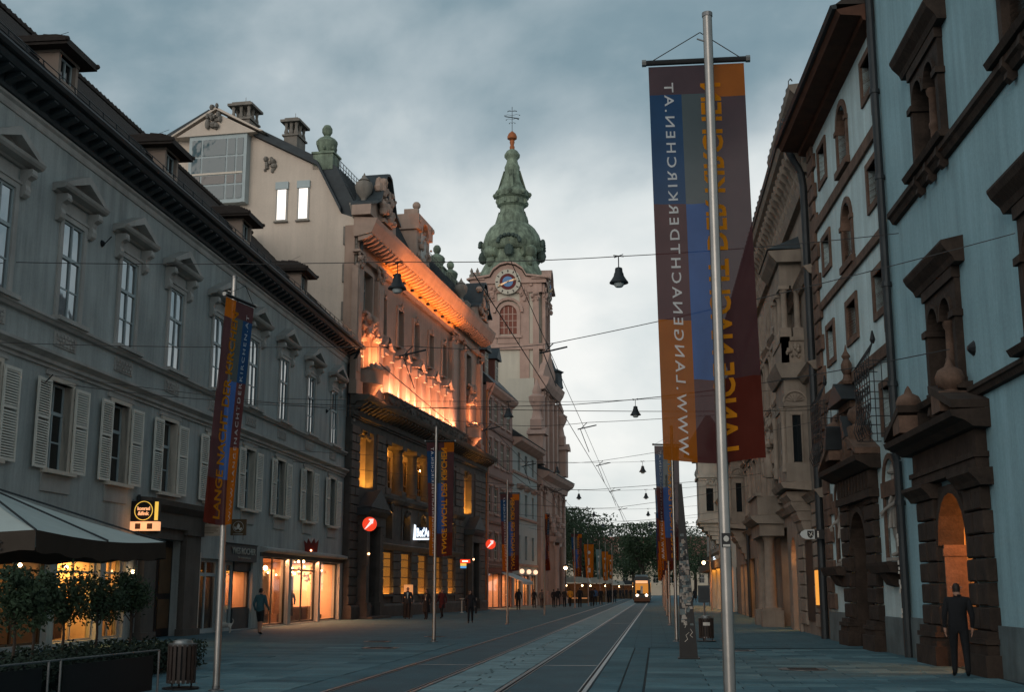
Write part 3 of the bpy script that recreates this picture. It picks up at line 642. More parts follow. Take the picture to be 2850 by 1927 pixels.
# loggia with half columns, lit from within
MB().add([(6.4, 1.7, 7.35), (23.9, 1.7, 7.35), (23.9, 1.7, 10.65), (6.4, 1.7, 10.65), (6.4, .5, 7.35), (23.9, .5, 7.35), (6.4, .5, 10.65), (23.9, .5, 10.65)], [(0, 1, 2, 3), (4, 0, 3, 6), (1, 5, 7, 2), (4, 5, 1, 0), (3, 2, 7, 6)]).obj('loggia_wall', 'litstone', B)
for i in range(5):
    x = 7.25 + i * 3.85; window(B, x + 1.0, 7.5, 10.3, 1.2, 1.6, 2, (0, .4), 'warmdark', 'glassdark')
for i in range(6):
    x = 6.75 + i * 3.4
    q = MB(); q.box(x - .5, x + .5, -.12, .85, 7.36, 7.75); q.lathe([(.40, 7.75), (.36, 7.86), (.36, 8.2), (.31, 10.2), (.33, 10.25), (.42, 10.4)], (x, .35, 0), 14); q.box(x - .5, x + .5, -.12, .85, 10.4, 10.64); q.obj('column', 'darkstone2', B, True)
for i in range(5): lamp('loggia_light', 'POINT', (8.45 + i * 3.4, 1.1, 10.25), 90, (1, .42, .06), B, rad=.08)
q = MB(); q.box(6.4, 23.9, -.05, .1, 7.36, 7.45)
for i in range(60): q.lathe([(.05, 0), (.09, .15), (.05, .35), (.06, .5)], (6.6 + i * .29, .04, 7.0 - .02), 6) if False else None
q.obj('balcony_rail', 'iron', B)
for a, b in ((1.2, 3.9), (27.0, 29.7)):
    q = MB(); q.add([(a, 1.1, 7.4), (b, 1.1, 7.4), (b, 1.1, 10.7), (a, 1.1, 10.7), (a, .5, 7.4), (b, .5, 7.4), (a, .5, 10.7), (b, .5, 10.7)], [(0, 1, 2, 3), (4, 0, 3, 6), (1, 5, 7, 2), (4, 5, 1, 0), (3, 2, 7, 6)]); o = q.obj('window_niche', 'litstone', B)
    for j in range(7): MB().box(a + .35, b - .35, 1.02, 1.09, 7.7 + j * .42, 8.06 + j * .42).obj('stone', 'litstone', o)
    lamp('niche_light', 'AREA', ((a + b) / 2, .25, 7.5), 170, (1, .42, .06), o, rot=(R(170), 0, 0), size=b - a - .3, size_y=.25)
    MB().lumps(a + .2, b - .2, .0, .4, 10.3, 10.7, 10, .2, int(a)).obj('carved_lintel', 'darkstone2', o, True)
# two entrance porches with dark pediments
for c in (2.7, 29.0):
    o = MB(); o.box(c - 1.55, c - 1.0, -.6, .02, 0, 5.2); o.box(c + 1.0, c + 1.55, -.6, .02, 0, 5.2); o.box(c - 1.65, c - .9, -.7, .02, 0, .9); o.box(c + .9, c + 1.65, -.7, .02, 0, .9)
    o.box(c - 1.65, c + 1.65, -.65, .02, 5.2, 5.75); o = o.obj('porch', 'darkstone', B)
    q = MB(); q.prism([(.02, 5.76), (-.7, 5.76), (-.9, 6.0), (-.95, 6.15), (.02, 6.2)], c - 1.9, c + 1.9, 'x'); q.prism([(c - 1.9, 6.2), (c + 1.9, 6.2), (c, 7.3)], -.9, -.5, 'y'); q.prism([(c - 1.7, 6.2), (c + 1.7, 6.2), (c, 7.2)], -.5, .0, 'y'); q.obj('porch_pediment', 'slate', o)
    MB().box(c - 1.0, c + 1.0, .3, .38, .02, 5.0).obj('door', 'black', o); MB().box(c - 1.8, c + 1.8, -1.1, .3, 0, .14).obj('step', 'darkstone2', o)
bulbs(B, [(1.35, -.66, 3.6), (27.7, -.66, 3.9)], .07, 'bulbpeach')
# entablature between base and upper storeys
mould(B, 'frieze', 'darkstone', -.4, 34.7, [(.02, 11.2), (-.1, 11.2), (-.1, 11.28), (-.2, 11.34), (-.2, 11.9), (.02, 11.9)])
mould(B, 'cornice', 'darkstone2', -.5, 34.9, [(.02, 11.9), (-.25, 11.92), (-.3, 12.05), (-.95, 12.12), (-1.05, 12.28), (-1.10, 12.42), (.02, 12.5)])
q = MB(); x = -.3
while x < 34.6: q.prism([(-.2, 11.62), (-.5, 11.78), (-.85, 11.98), (-.85, 12.1), (-.2, 12.1)], x, x + .3, 'x'); x += .72
tag(q.obj('modillions', 'darkstone2', B), kind='stuff')
q = MB(); q.box(4.6, 25.6, -.62, -.40, 12.5, 13.2); q.box(4.5, 25.7, -.68, -.36, 13.2, 13.32); q.lumps(4.8, 25.4, -.66, -.60, 12.6, 13.1, 150, .13, 5); q.obj('parapet', 'darkstone2', B)
# upper wall
UW = [5.4, 9.25, 13.1, 16.95, 20.8]; hu = []
for c in UW: hu += [(c - .62, c + .62, 17.2, 19.45), (c - .75, c + .75, 13.4, 15.9)]
for a, b in ((1.2, 2.9), (27.5, 29.2)): hu += [(a, b, 17.8, 20.1), (a, b, 13.6, 16.2)]
wall(B, 'wall', 'bankwall', -.2, 32.8, 11.2, 22.5, hu, .12, .4)
for c in UW:
    window(B, c, 17.2, 19.45, 1.24, .42, 2, (0, .62), 'winwhite', 'glass'); window(B, c, 13.4, 15.9, 1.5, .42, 2, (0, .62), 'winwhite', 'glass')
    q = MB(); q.box(c - .84, c - .62, .0, .14, 17.0, 19.65); q.box(c + .62, c + .84, .0, .14, 17.0, 19.65); q.box(c - .62, c + .62, .0, .14, 19.45, 19.65); q.lumps(c - .25, c + .25, -.08, .06, 19.5, 19.85, 7, .14, int(c * 3)); q.box(c - .9, c + .9, -.14, .14, 16.9, 17.0); q.obj('surround', 'banktrim', B)
    q = MB(); q.box(c - 1.05, c - .78, -.16, .14, 13.35, 15.9); q.box(c + .78, c + 1.05, -.16, .14, 13.35, 15.9); q.box(c - 1.1, c + 1.1, -.22, .14, 15.9, 16.2)
    for s in (-1, 1): q.prism([(c + s * 1.25, 16.2), (c + s * .75, 16.2), (c + s * .28, 16.62), (c + s * .36, 16.86)], -.45, .14, 'y'); q.box(c + s * 1.0 - .2, c + s * 1.0 + .2, -.38, .14, 15.5, 16.0)
    q.obj('window_pediment', 'banktrim', B)
    q = MB(); q.lumps(c - .28, c + .28, -.35, .0, 16.3, 16.75, 10, .18, int(c * 5)); q.obj('cartouche', 'iron', B)
    lamp('pier_light', 'POINT', (c + 1.92, -.28, 13.55), 50, (1, .33, .13), B, rad=.12)
# four-storey pilasters
def capital(q, x, z, w, y, seed): q.lumps(x - w / 2, x + w / 2, y - .22, y, z, z + .8, 26, .15, seed); q.box(x - w / 2 - .1, x + w / 2 + .1, y - .2, .14, z + .8, z + .95)
for x, w in ((4.05, 1.2), (22.9, 1.6), (.0, .9), (32.2, .9), (26.3, .8)):
    q = MB(); q.box(x - w / 2, x + w / 2, -.22, .14, 13.3, 20.0); q.box(x - w / 2 - .12, x + w / 2 + .12, -.32, .14, 12.5, 13.3); q.box(x - w / 2 + .18, x + w / 2 - .18, -.26, -.2, 13.8, 19.5); o = q.obj('pilaster', 'banktrim', B)
    q = MB(); capital(q, x, 20.0, w, -.12, int(x * 3) + 9); q.obj('capital', 'banktrim', o, True)
# end bays: window with balcony, carved cartouches
for a, b in ((1.2, 2.9), (27.5, 29.2)):
    c = (a + b) / 2; window(B, c, 17.8, 20.1, b - a, .42, 2, (0, .62), 'winwhite', 'glass'); window(B, c, 13.6, 16.2, b - a, .42, 2, (0, .62), 'winwhite', 'glass')
    q = MB(); q.box(a - .25, a, -.05, .14, 17.6, 20.3); q.box(b, b + .25, -.05, .14, 17.6, 20.3); q.box(a, b, -.05, .14, 20.1, 20.35); q.box(a - .3, b + .3, -.35, .14, 17.45, 17.6); q.obj('surround', 'banktrim', B)
    q = MB(); q.lumps(a - .2, b + .2, -.55, .05, 16.2, 17.4, 40, .24, int(a) + 3); q.obj('cartouche', 'banktrim', B, True)
    q = MB(); q.lathe([(.3, 12.5), (.9, 13.2), (1.15, 13.35), (1.15, 14.1), (1.25, 14.2)], (c, -.1, 0), 14, 1, .8); q.obj('balcony', 'banktrim', B, True)
    q = MB(); q.lumps(c - 1.1, c + 1.3, -1.0, -.3, 14.1, 14.6, 18, .22, int(a) + 8); q.obj('balcony_figures', 'banktrim', B, True)
    lamp('bay_light', 'AREA', (c + .3, -.62, 14.6), 260, (1, .33, .13), B, rot=(R(165), 0, 0), size=1.6, size_y=.3)
    lamp('bay_light', 'POINT', (c + .2, -1.3, 12.75), 90, (1, .33, .13), B, rad=.1)
lamp('facade_wash', 'AREA', (13.6, -.50, 13.42), 1700, (1, .38, .20), B, rot=(R(158), 0, 0), size=18, size_y=.18)
mould(B, 'architrave', 'banktrim', -.3, 32.9, [(.14, 20.7), (-.1, 20.72), (-.16, 20.9), (-.2, 20.98), (.14, 21.05)])
mould(B, 'cornice', 'banktrim', -.4, 33.0, [(.14, 21.75), (-.3, 21.8), (-.95, 21.95), (-1.05, 22.2), (-1.2, 22.55), (-1.25, 22.8), (.14, 22.95)])
q = MB(); x = -.3
while x < 32.9: q.prism([(-.1, 21.5), (-.6, 21.62), (-.92, 21.8), (-.92, 21.96), (-.1, 21.96)], x, x + .3, 'x'); x += .68
tag(q.obj('modillions', 'banktrim', B), kind='stuff')
lamp('cornice_light', 'AREA', (14.5, -.40, 21.1), 330, (1, .25, .03), B, rot=(R(155), 0, 0), size=18, size_y=.12); lamp('cornice_light', 'AREA', (14.0, -2.1, 20.9), 420, (1, .27, .05), B, rot=(R(160), 0, 0), size=17, size_y=.12)
for i in range(9):
    o = MB().box(-.14, .14, -.1, .1, 0, .12).obj('floodlight', 'black', B, loc=(6.2 + i * 2, -.42, 20.98))
q = MB()
for c in UW: q.box(c + 1.75, c + 2.1, -.36, -.2, 13.33, 13.45)
q.obj('floodlights', 'black', B)
# curved gables over the end bays
for c in (1.9, 28.9):
    q = MB(); pts = [(c - 2.6, 22.96), (c - 2.5, 23.6), (c - 1.6, 24.0), (c - 1.1, 24.9), (c - .5, 25.9), (c, 26.05), (c + .5, 25.9), (c + 1.1, 24.9), (c + 1.6, 24.0), (c + 2.5, 23.6), (c + 2.6, 22.96)]
    q.prism(pts, -.95, .2, 'y'); o = q.obj('gable', 'banktrim', B)
    q = MB()
    for (xa, za), (xb, zb) in zip(pts[1:-1], pts[2:-1]): q.prism([(xa, za), (xb, zb), (xb, zb + .16), (xa, za + .16)], -1.3, .3, 'y')
    q.obj('gable_coping', 'slate', o); q = MB(); q.lumps(c - 1.2, c + 1.2, -1.35, -.9, 23.2, 25.4, 46, .30, int(c)); q.obj('sculpture', 'banktrim', o, True)
    MB().tube((c, -.95, 24.3), (c, -1.3, 24.3), .55, .5, 16).obj('oval_window', 'black', o); MB().box(c - .9, c + .9, -1.3, -.9, 22.98, 23.2).obj('gable_sill', 'banktrim', o)
# mansard roof, ridge railing, stone dormer
q = MB(); q.prism([(-.2, 22.96), (1.5, 26.3), (8.3, 30.0), (15, 26.3), (16.5, 22.96)], .02, 32.8, 'x'); RB = q.obj('roof', 'slate', B)
q = MB(); x = .3
while x < 32.6: q.prism([(-.22, 22.97), (1.48, 26.32), (1.44, 26.36), (-.26, 23.0)], x, x + .05, 'x'); x += .42
tag(q.obj('standing_seams', 'slate', RB), kind='stuff')
q = MB(); x = .4
while x < 32.4: q.tube((x, 1.5, 26.3), (x, 1.5, 26.85), .02, n=4); x += .5
for zz_ in (26.55, 26.85): q.tube((.4, 1.5, zz_), (32.4, 1.5, zz_), .02, n=4)
q.obj('ridge_railing', 'iron', RB)
q = MB(); q.box(13.2, 16.6, .2, 2.6, 23.0, 26.2); archplate(q, 13.0, 16.8, 26.2, 27.3, 14.9, .8, .0, 2.4); q.box(14.1, 14.5, .4, 1.4, 27.3, 28.0); q.lathe([(.15, 27.3), (.5, 27.6), (.15, 28.0), (.12, 28.3)], (15.2, .8, 0), 10); q.ball((15.2, .8, 28.55), .3, n=10); q.lumps(13.2, 16.6, -.1, .2, 24.0, 27, 26, .2, 77); o = q.obj('stone_dormer', 'banktrim', B, True)
MB().box(14.2, 15.6, .15, .22, 23.6, 26.3).obj('dormer_window', 'winwhite', o)
def bust(b, x, y, z):
    q = MB(); q.box(x - .62, x + .62, y - .62, y + .62, z, z + 1.0); q.box(x - .7, x + .7, y - .7, y + .7, z + 1.0, z + 1.12); q.lathe([(.5, 1.12), (.45, 1.25), (.6, 1.6), (.66, 1.9), (.5, 2.1), (.25, 2.25), (.16, 2.35)], (x, y, z), 12); q.lumps(x - .5, x + .5, y - .5, y + .5, z + 1.2, z + 1.9, 14, .18, int(x) + 2); q.ball((x, y, z + 2.65), .36, (.9, .9, 1.1), 10); q.obj('copper_figure', 'copper', b, True)
bust(B, .6, 2.3, 26.1); bust(B, 25.6, 2.0, 25.6); bust(B, 31.6, 2.4, 25.9)
def urn(b, x, y, z, s=1.0, m='greystone'):
    q = MB(); q.lathe([(.75 * s, 0), (.95 * s, .75 * s)], (x, y, z), 4, a0=R(45), sq=0); q.box(x - .7 * s, x + .7 * s, y - .7 * s, y + .7 * s, z + .75 * s, z + .9 * s)
    q.lathe([(.42, .9), (.3, 1.0), (.16, 1.25), (.2, 1.35), (.5, 1.75), (.58, 2.1), (.5, 2.35), (.3, 2.45), (.38, 2.5), (.2, 2.65), (.1, 2.8), (.12, 2.9), (.02, 3.0)] if s == 1 else [(r_ * s, h_ * s) for r_, h_ in [(.42, .9), (.3, 1.0), (.16, 1.25), (.2, 1.35), (.5, 1.75), (.58, 2.1), (.5, 2.35), (.3, 2.45), (.38, 2.5), (.2, 2.65), (.1, 2.8), (.02, 3.0)]], (x, y, z), 12); q.obj('stone_urn', m, b, True)
urn(B, .3, -.2, 22.96, .95); urn(B, 25.6, .0, 22.96, .95)
# side gable wall towards the camera, with glazed bay and two slim windows
q = MB(); q.prism([(.0, 11), (.0, 22.9), (1.05, 23.3), (2.55, 26.25), (9.6, 30.0), (16.5, 26.3), (18, 23), (18, 11)], -.02, .35, 'x'); GW_ = q.obj('side_wall', 'pinkwall', B)
q = MB()
for (ya, za), (yb, zb) in zip([(1.0, 23.3), (2.55, 26.3), (9.6, 30.05)], [(2.55, 26.3), (9.6, 30.05), (16.6, 26.3)]): q.prism([(ya, za), (yb, zb), (yb, zb + .28), (ya, za + .28)], -.35, .5, 'x')
q.obj('verge', 'slate', GW_)
q = MB(); z = 11.2; i = 0
while z < 22: q.box(-.12, .0 - .025, .0, .75 + .12 * (i % 2), z, z + 1.1); z += 1.13; i += 1
q.obj('edge_stones', 'greystone', GW_)
for y0 in (3.05, 4.40):
    o = MB().box(-.08, -.03, y0, y0 + .74, 23.0, 25.2).obj('window', 'winwhite', GW_); MB().box(-.10, -.085, y0 + .1, y0 + .64, 23.12, 25.0).obj('pane', 'glass', o); MB().box(-.16, -.03, y0 - .03, y0 + .77, 25.0, 25.45).obj('blind_box', 'winblue', o); MB().box(-.2, -.03, y0 - .06, y0 + .8, 22.94, 23.02).obj('sill', 'greystone', o)
MB().lumps(-.15, -.02, 5.3, 5.9, 26.2, 27.0, 14, .2, 31).obj('wall_crest', 'greystone', GW_, True)
o = MB().box(-.62, -.03, 6.9, 10.6, 24.2, 28.5).obj('glazed_bay', 'winblue', GW_)
ys = [7.05, 7.55, 8.15, 9.75, 10.45]; zs_ = [24.4, 25.35, 26.0, 27.15, 28.3]
for j in range(4):
    for i in range(4):
        dk = j == 1
        MB().box(-.66, -.625, ys[i] + .06, ys[i + 1] - .06, zs_[j] + .06, zs_[j + 1] - .06).obj('pane', 'glassdark' if dk else 'glassteal', o)
MB().box(-.68, -.62, 7.1, 10.4, 26.0, 26.12).obj('blind_edge', 'cream', o)
q = MB(); q.prism([(6.3, 28.5), (11.4, 28.5), (8.9, 29.9)], -.75, -.03, 'x'); q.prism([(6.0, 28.5), (8.9, 30.1), (8.9, 30.25), (5.8, 28.5)], -.85, .0, 'x'); q.prism([(11.7, 28.5), (8.9, 30.1), (8.9, 30.25), (11.9, 28.5)], -.85, .0, 'x'); q.obj('bay_gable', 'pinkwall', o); MB().lumps(-.95, -.7, 8.6, 9.4, 29.0, 30.3, 14, .25, 8).obj('carved_finial', 'greystone', o, True)
for y0, w, zb in ((7.9, .60, 27.9), (4.6, .42, 26.6)):
    q = MB(); q.box(.5, 1.9, y0 - w, y0 + w, zb, zb + 2.0); o = q.obj('chimney', 'greystone', B); q = MB()
    for a in (.6, 1.2, 1.8):
        for s in (-1, 0, 1): q.lathe([(.09, 0), (.14, .2), (.08, .45), (.12, .8)], (a, y0 + s * (w - .1), zb + 2.05), 6)
    q.box(.4, 2.0, y0 - w - .1, y0 + w + .1, zb + 1.97, zb + 2.08); q.box(.3, 2.1, y0 - w - .2, y0 + w + .2, zb + 2.85, zb + 3.0); q.box(.5, 1.9, y0 - w, y0 + w, zb + 3.0, zb + 3.15); q.tube((1.2, y0, zb + 3.1), (1.2, y0, zb + 3.7), .015, n=4); q.obj('chimney_cap', 'greystone', o)
MB().path([(.35, -.12, 22.6), (.35, -.12, 12.6)], .09, 8).obj('downpipe', 'zinc', B)

# ================================================================ HOUSE L3 (rose, white sash windows) and L4 (grey mint)
f3 = LF(-13.55, 102.08, -5.0)
C3_ = thing('rose_house', 'narrow rose-brown house with white windows and two dormers beside the floodlit bank', 'building', f3['loc'], f3['rz'])
hh = []; cx3 = [1.5, 4.1, 6.75, 9.4]
for c in cx3: hh += [(c - .72, c + .72, 16.05, 17.85), (c - .72, c + .72, 12.3, 14.35), (c - .72, c + .72, 8.1, 10.25), (c - .72, c + .72, 4.2, 6.3)]
hh += [(1.2, 6.0, .05, 3.0), (6.8, 10.8, .05, 3.0)]
wall(C3_, 'wall', 'rosewall', 0, 11.4, 0, 18.8, hh, 0, .25); MB().box(0, 11.4, .61, 9, 3.5, 18.7).obj('house_body', 'rosewall', C3_); MB().box(0, 11.4, 4.6, 9, 0, 3.5).obj('house_body', 'rosewall', C3_)
MB().box(.0, .55, -.04, .0, .0, 18.5).obj('corner_strip', 'ochre', C3_)  # strip painted orange for the light spilling over from the bank
for z0, z1 in ((16.05, 17.85), (12.3, 14.35), (8.1, 10.25), (4.2, 6.3)):
    for c in cx3:
        window(C3_, c, z0, z1, 1.4, .08, 2, (0, .35, .68), 'offwhite', 'glassdark', .07); q = MB(); q.box(c - .9, c + .9, -.14, .02, z0 - .22, z0 - .06); q.box(c - .85, c + .85, -.1, .02, z1 + .1, z1 + .25); q.obj('surround', 'salmontrim', C3_)
for z in (11.2, 7.3, 15.3, 3.6): mould(C3_, 'string_course', 'rosewall', .56, 11.4, [(.02, z - .2), (-.12, z - .15), (-.2, z + .05), (.02, z + .12)])
mould(C3_, 'cornice', 'salmontrim', -.05, 11.5, [(.02, 18.3), (-.2, 18.4), (-.55, 18.75), (-.6, 18.95), (.02, 19.0)])
MB().prism([(-.6, 19.0), (4.5, 24.2), (9.5, 19.0)], 0, 11.4, 'x').obj('roof', 'slate', C3_)
for c in (2.6, 6.9):
    o = MB().box(c - .8, c + .8, .6, 3.4, 19.4, 22.3).obj('dormer', 'redbrown', C3_); MB().prism([(c - 1.05, 22.2), (c + 1.05, 22.2), (c, 23.3)], .3, 4.2, 'y').obj('dormer_roof', 'slate', o); window(o, c, 20.1, 22.1, 1.1, .53, 2, (0, .35, .68), 'offwhite', 'glassdark', .07)
MB().path([(.2, -.7, 18.95), (.2, -.4, 18.2), (.25, -.12, 17.6), (.25, -.12, .1)], .09, 8).obj('downpipe', 'salmontrim', C3_)
room(C3_, 1.2, 10.8, .05, 3.0, 4); glazing(C3_, 1.2, 6.0, .05, 3.0, 2, 'zinc', .1, .08); glazing(C3_, 6.8, 10.8, .05, 3.0, 2, 'zinc', .1, .08); lamp('shop_light', 'AREA', (4, 1.4, 2.9), 700, WARM, C3_, size=4.5, size_y=1.6); lamp('shop_light', 'AREA', (9, 1.4, 2.9), 160, WARM, C3_, size=2.5, size_y=1.6)
MB().box(1.0, 11, -.08, .02, 3.05, 3.45).obj('fascia', 'redbrown', C3_); q = MB(); q.box(2.2, 2.5, .8, 1.2, .1, 2.1); q.box(4.4, 4.9, 1.2, 1.6, .1, 1.7); q.obj('display_stand', 'warmdark', C3_)
o = MB().prism([(-.05, 3.1), (-2.0, 2.3), (-2.0, 2.05), (-1.95, 2.05), (-1.95, 2.25), (-.05, 3.0)], 6.3, 11.0, 'x').obj('awning', 'winblue', C3_)
f4x = 11.4
C4_ = thing('mint_house', 'plain pale grey-green three-storey house with flat window hoods next to the church', 'building', (-13.55 + 11.45 * math.sin(R(5)), 102.08 + 11.45 * math.cos(R(5)), 0), f3['rz'])
cx4 = [3.2, 6.8, 10.5]; hh = []
for c in cx4: hh += [(c - .62, c + .62, 12.8, 14.55), (c - .62, c + .62, 8.6, 10.7), (c - .62, c + .62, 4.4, 6.7)]
hh += [(.8, 4.2, .05, 3.0), (5.0, 8.4, .05, 3.0), (9.2, 12.2, .05, 3.0)]
wall(C4_, 'wall', 'mintwall', 0, 12.9, 0, 15.0, hh, 0, .3); MB().box(0, 12.9, .61, 9, 3.5, 14.9).obj('house_body', 'mintwall', C4_); MB().box(0, 12.9, 4.2, 9, 0, 3.5).obj('house_body', 'mintwall', C4_)
for z0, z1 in ((12.8, 14.55), (8.6, 10.7), (4.4, 6.7)):
    for c in cx4: window(C4_, c, z0, z1, 1.24, .2, 2, (0, .5), 'winblue', 'glassdark')
for c in cx4:
    q = MB(); q.prism([(.02, 0), (-.12, 0), (-.4, .25), (-.45, .42), (.02, .46)], c - 1.1, c + 1.1, 'x'); o = q.obj('window_hood', 'salmontrim', C4_); o.location = (0, 0, 11.05)
for z in (12.5, 8.3, 3.9): mould(C4_, 'string_course', 'salmontrim', 0, 12.9, [(.02, z - .12), (-.12, z - .1), (-.18, z + .1), (.02, z + .14)])
mould(C4_, 'cornice', 'salmontrim', -.1, 13.1, [(.02, 14.9), (-.3, 15.0), (-.9, 15.35), (-1.0, 15.65), (.02, 15.75)])
MB().prism([(-1.0, 15.75), (4.5, 19.5), (9.5, 15.7)], 0, 12.9, 'x').obj('roof', 'slate', C4_)
room(C4_, .8, 12.2, .05, 3.0, 3.5); 
for a, b in ((.8, 4.2), (5.0, 8.4), (9.2, 12.2)): glazing(C4_, a, b, .05, 3.0, 2, 'zinc', .1, .08); lamp('shop_light', 'AREA', ((a + b) / 2, 1.4, 2.9), 110, WARM, C4_, size=2.5, size_y=1.4)
bulbs(C4_, [(3.6, -.2, 3.3), (7.2, -.2, 3.3), (10.8, -.2, 3.3)], .24, 'lampglass', 'wall_lamp')

# ================================================================ CHURCH
fC = LF(-11.4, 127.2, -5.0)
CH = thing('church', 'salmon baroque church front with carved portal, statue on the gable and green-domed clock tower', 'church', fC['loc'], fC['rz'])
wall(CH, 'front_wall', 'salmon', 0, 17, 0, 14, [(5.2, 8.2, 0, 6.6), (1.2, 2.6, 7.5, 11), (10.5, 12, 7.5, 11)], 0, .5); MB().box(0, 17, .61, 22, 0, 14).obj('nave', 'offwhite', CH)
MB().box(16.6, 17.05, -.06, .6, 0, 13).obj('corner_strip', 'offwhite', CH)
for a, b, z0, z1 in ((1.2, 2.6, 7.5, 11), (10.5, 12, 7.5, 11)): window(CH, (a + b) / 2, z0, z1, b - a, .3, 2, (0, .33, .66), 'salmontrim', 'glassdark')
for x in (.5, 3.6, 9.6, 13.2, 16.2):
    q = MB(); q.box(x - .45, x + .45, -.3, .02, 0, 11.6); q.box(x - .6, x + .6, -.42, .02, 0, 1.4); q.lumps(x - .5, x + .5, -.4, -.1, 11.6, 12.3, 14, .16, int(x)); q.obj('pilaster', 'salmontrim', CH)
mould(CH, 'cornice', 'salmontrim', -.2, 17.4, [(.02, 12.3), (-.4, 12.4), (-.5, 12.9), (-1.1, 13.3), (-1.3, 13.7), (.02, 14.0)]); mould(CH, 'cornice_roof', 'slate', -.2, 17.4, [(.02, 14.02), (-1.35, 13.75), (-1.3, 13.85), (.02, 14.5)])
o = MB(); o.box(4.4, 5.2, -.9, .02, 0, 6.6); o.box(8.2, 9.0, -.9, .02, 0, 6.6); o.prism([(.02, 6.6), (-1.0, 6.6), (-1.4, 7.1), (.02, 7.3)], 3.9, 9.5, 'x'); o.lumps(4.4, 9.0, -1.2, -.3, 7.2, 9.3, 40, .42, 21); o.lathe([(.4, 0), (.34, .4), (.3, 5.6), (.45, 6.2)], (4.6, -1.1, 0), 10); o.lathe([(.4, 0), (.34, .4), (.3, 5.6), (.45, 6.2)], (8.8, -1.1, 0), 10); o.obj('portal', 'salmontrim', CH, True)
MB().box(5.2, 8.2, .35, .45, 0, 6.6).obj('door', 'warmdark', CH)
# upper front, set back, with volutes
wall(CH, 'upper_front', 'salmon', 3.2, 13.4, 14, 24.4, [(7, 9, 16, 20)], .3, .5); MB().box(3.2, 13.4, .95, 4, 14, 24.2).obj('upper_nave', 'offwhite', CH); window(CH, 8, 16, 20, 2, .6, 3, (0, .33, .66), 'salmontrim', 'glassdark')
for x in (3.8, 6.3, 9.8, 12.8): q = MB(); q.box(x - .4, x + .4, -.05, .32, 14, 22.6); q.lumps(x - .45, x + .45, -.15, .1, 22.2, 22.9, 10, .15, int(x)); q.obj('pilaster', 'salmontrim', CH)
mould(CH, 'upper_cornice', 'salmontrim', 3.0, 13.7, [(.32, 22.9), (-.2, 23.0), (-.6, 23.6), (-.8, 24.2), (.32, 24.5)]); q = MB(); q.prism([(3.4, 24.5), (13.2, 24.5), (11.5, 26.0), (10, 26.6), (8.3, 28.3), (6.6, 26.6), (5.1, 26.0)], .0, .6, 'y'); q.obj('gable', 'salmon', CH); MB().lathe([(1.4, 24.5), (1.3, 25.0), (1.2, 26.2), (1.5, 26.4), (.5, 26.9), (.1, 28.0)], (12.6, .6, 0), 8).obj('corner_cap', 'slate', CH)
for x in (.6, 16.0):
    q = MB(); q.box(x - .9, x + .9, -.6, 1.0, 14.5, 17.6); q.prism([(x - 1.2, 17.6), (x + 1.2, 17.6), (x + 1.0, 17.95), (x, 18.4), (x - 1.0, 17.95)], -.9, 1.1, 'y'); q.box(x - .7, x + .7, -.4, .8, 18.2, 19.2); q.obj('pedestal', 'salmontrim', CH)
    q = MB(); q.lathe([(.75, 19.2), (.55, 19.5), (.4, 20.3), (.8, 21.1), (.9, 21.7), (.45, 22.0), (.5, 22.3), (.3, 22.9), (.05, 23.6)], (x, .2, 0), 10); q.lumps(x - .6, x + .6, -.3, .7, 20.8, 21.8, 10, .25, int(x)); q.obj('stone_urn', 'salmontrim', CH, True)
MB().prism([(.6, 14.4), (8, 23.6), (15.4, 14.4)], 3, 40, 'y').obj('nave_roof', 'slate', CH)
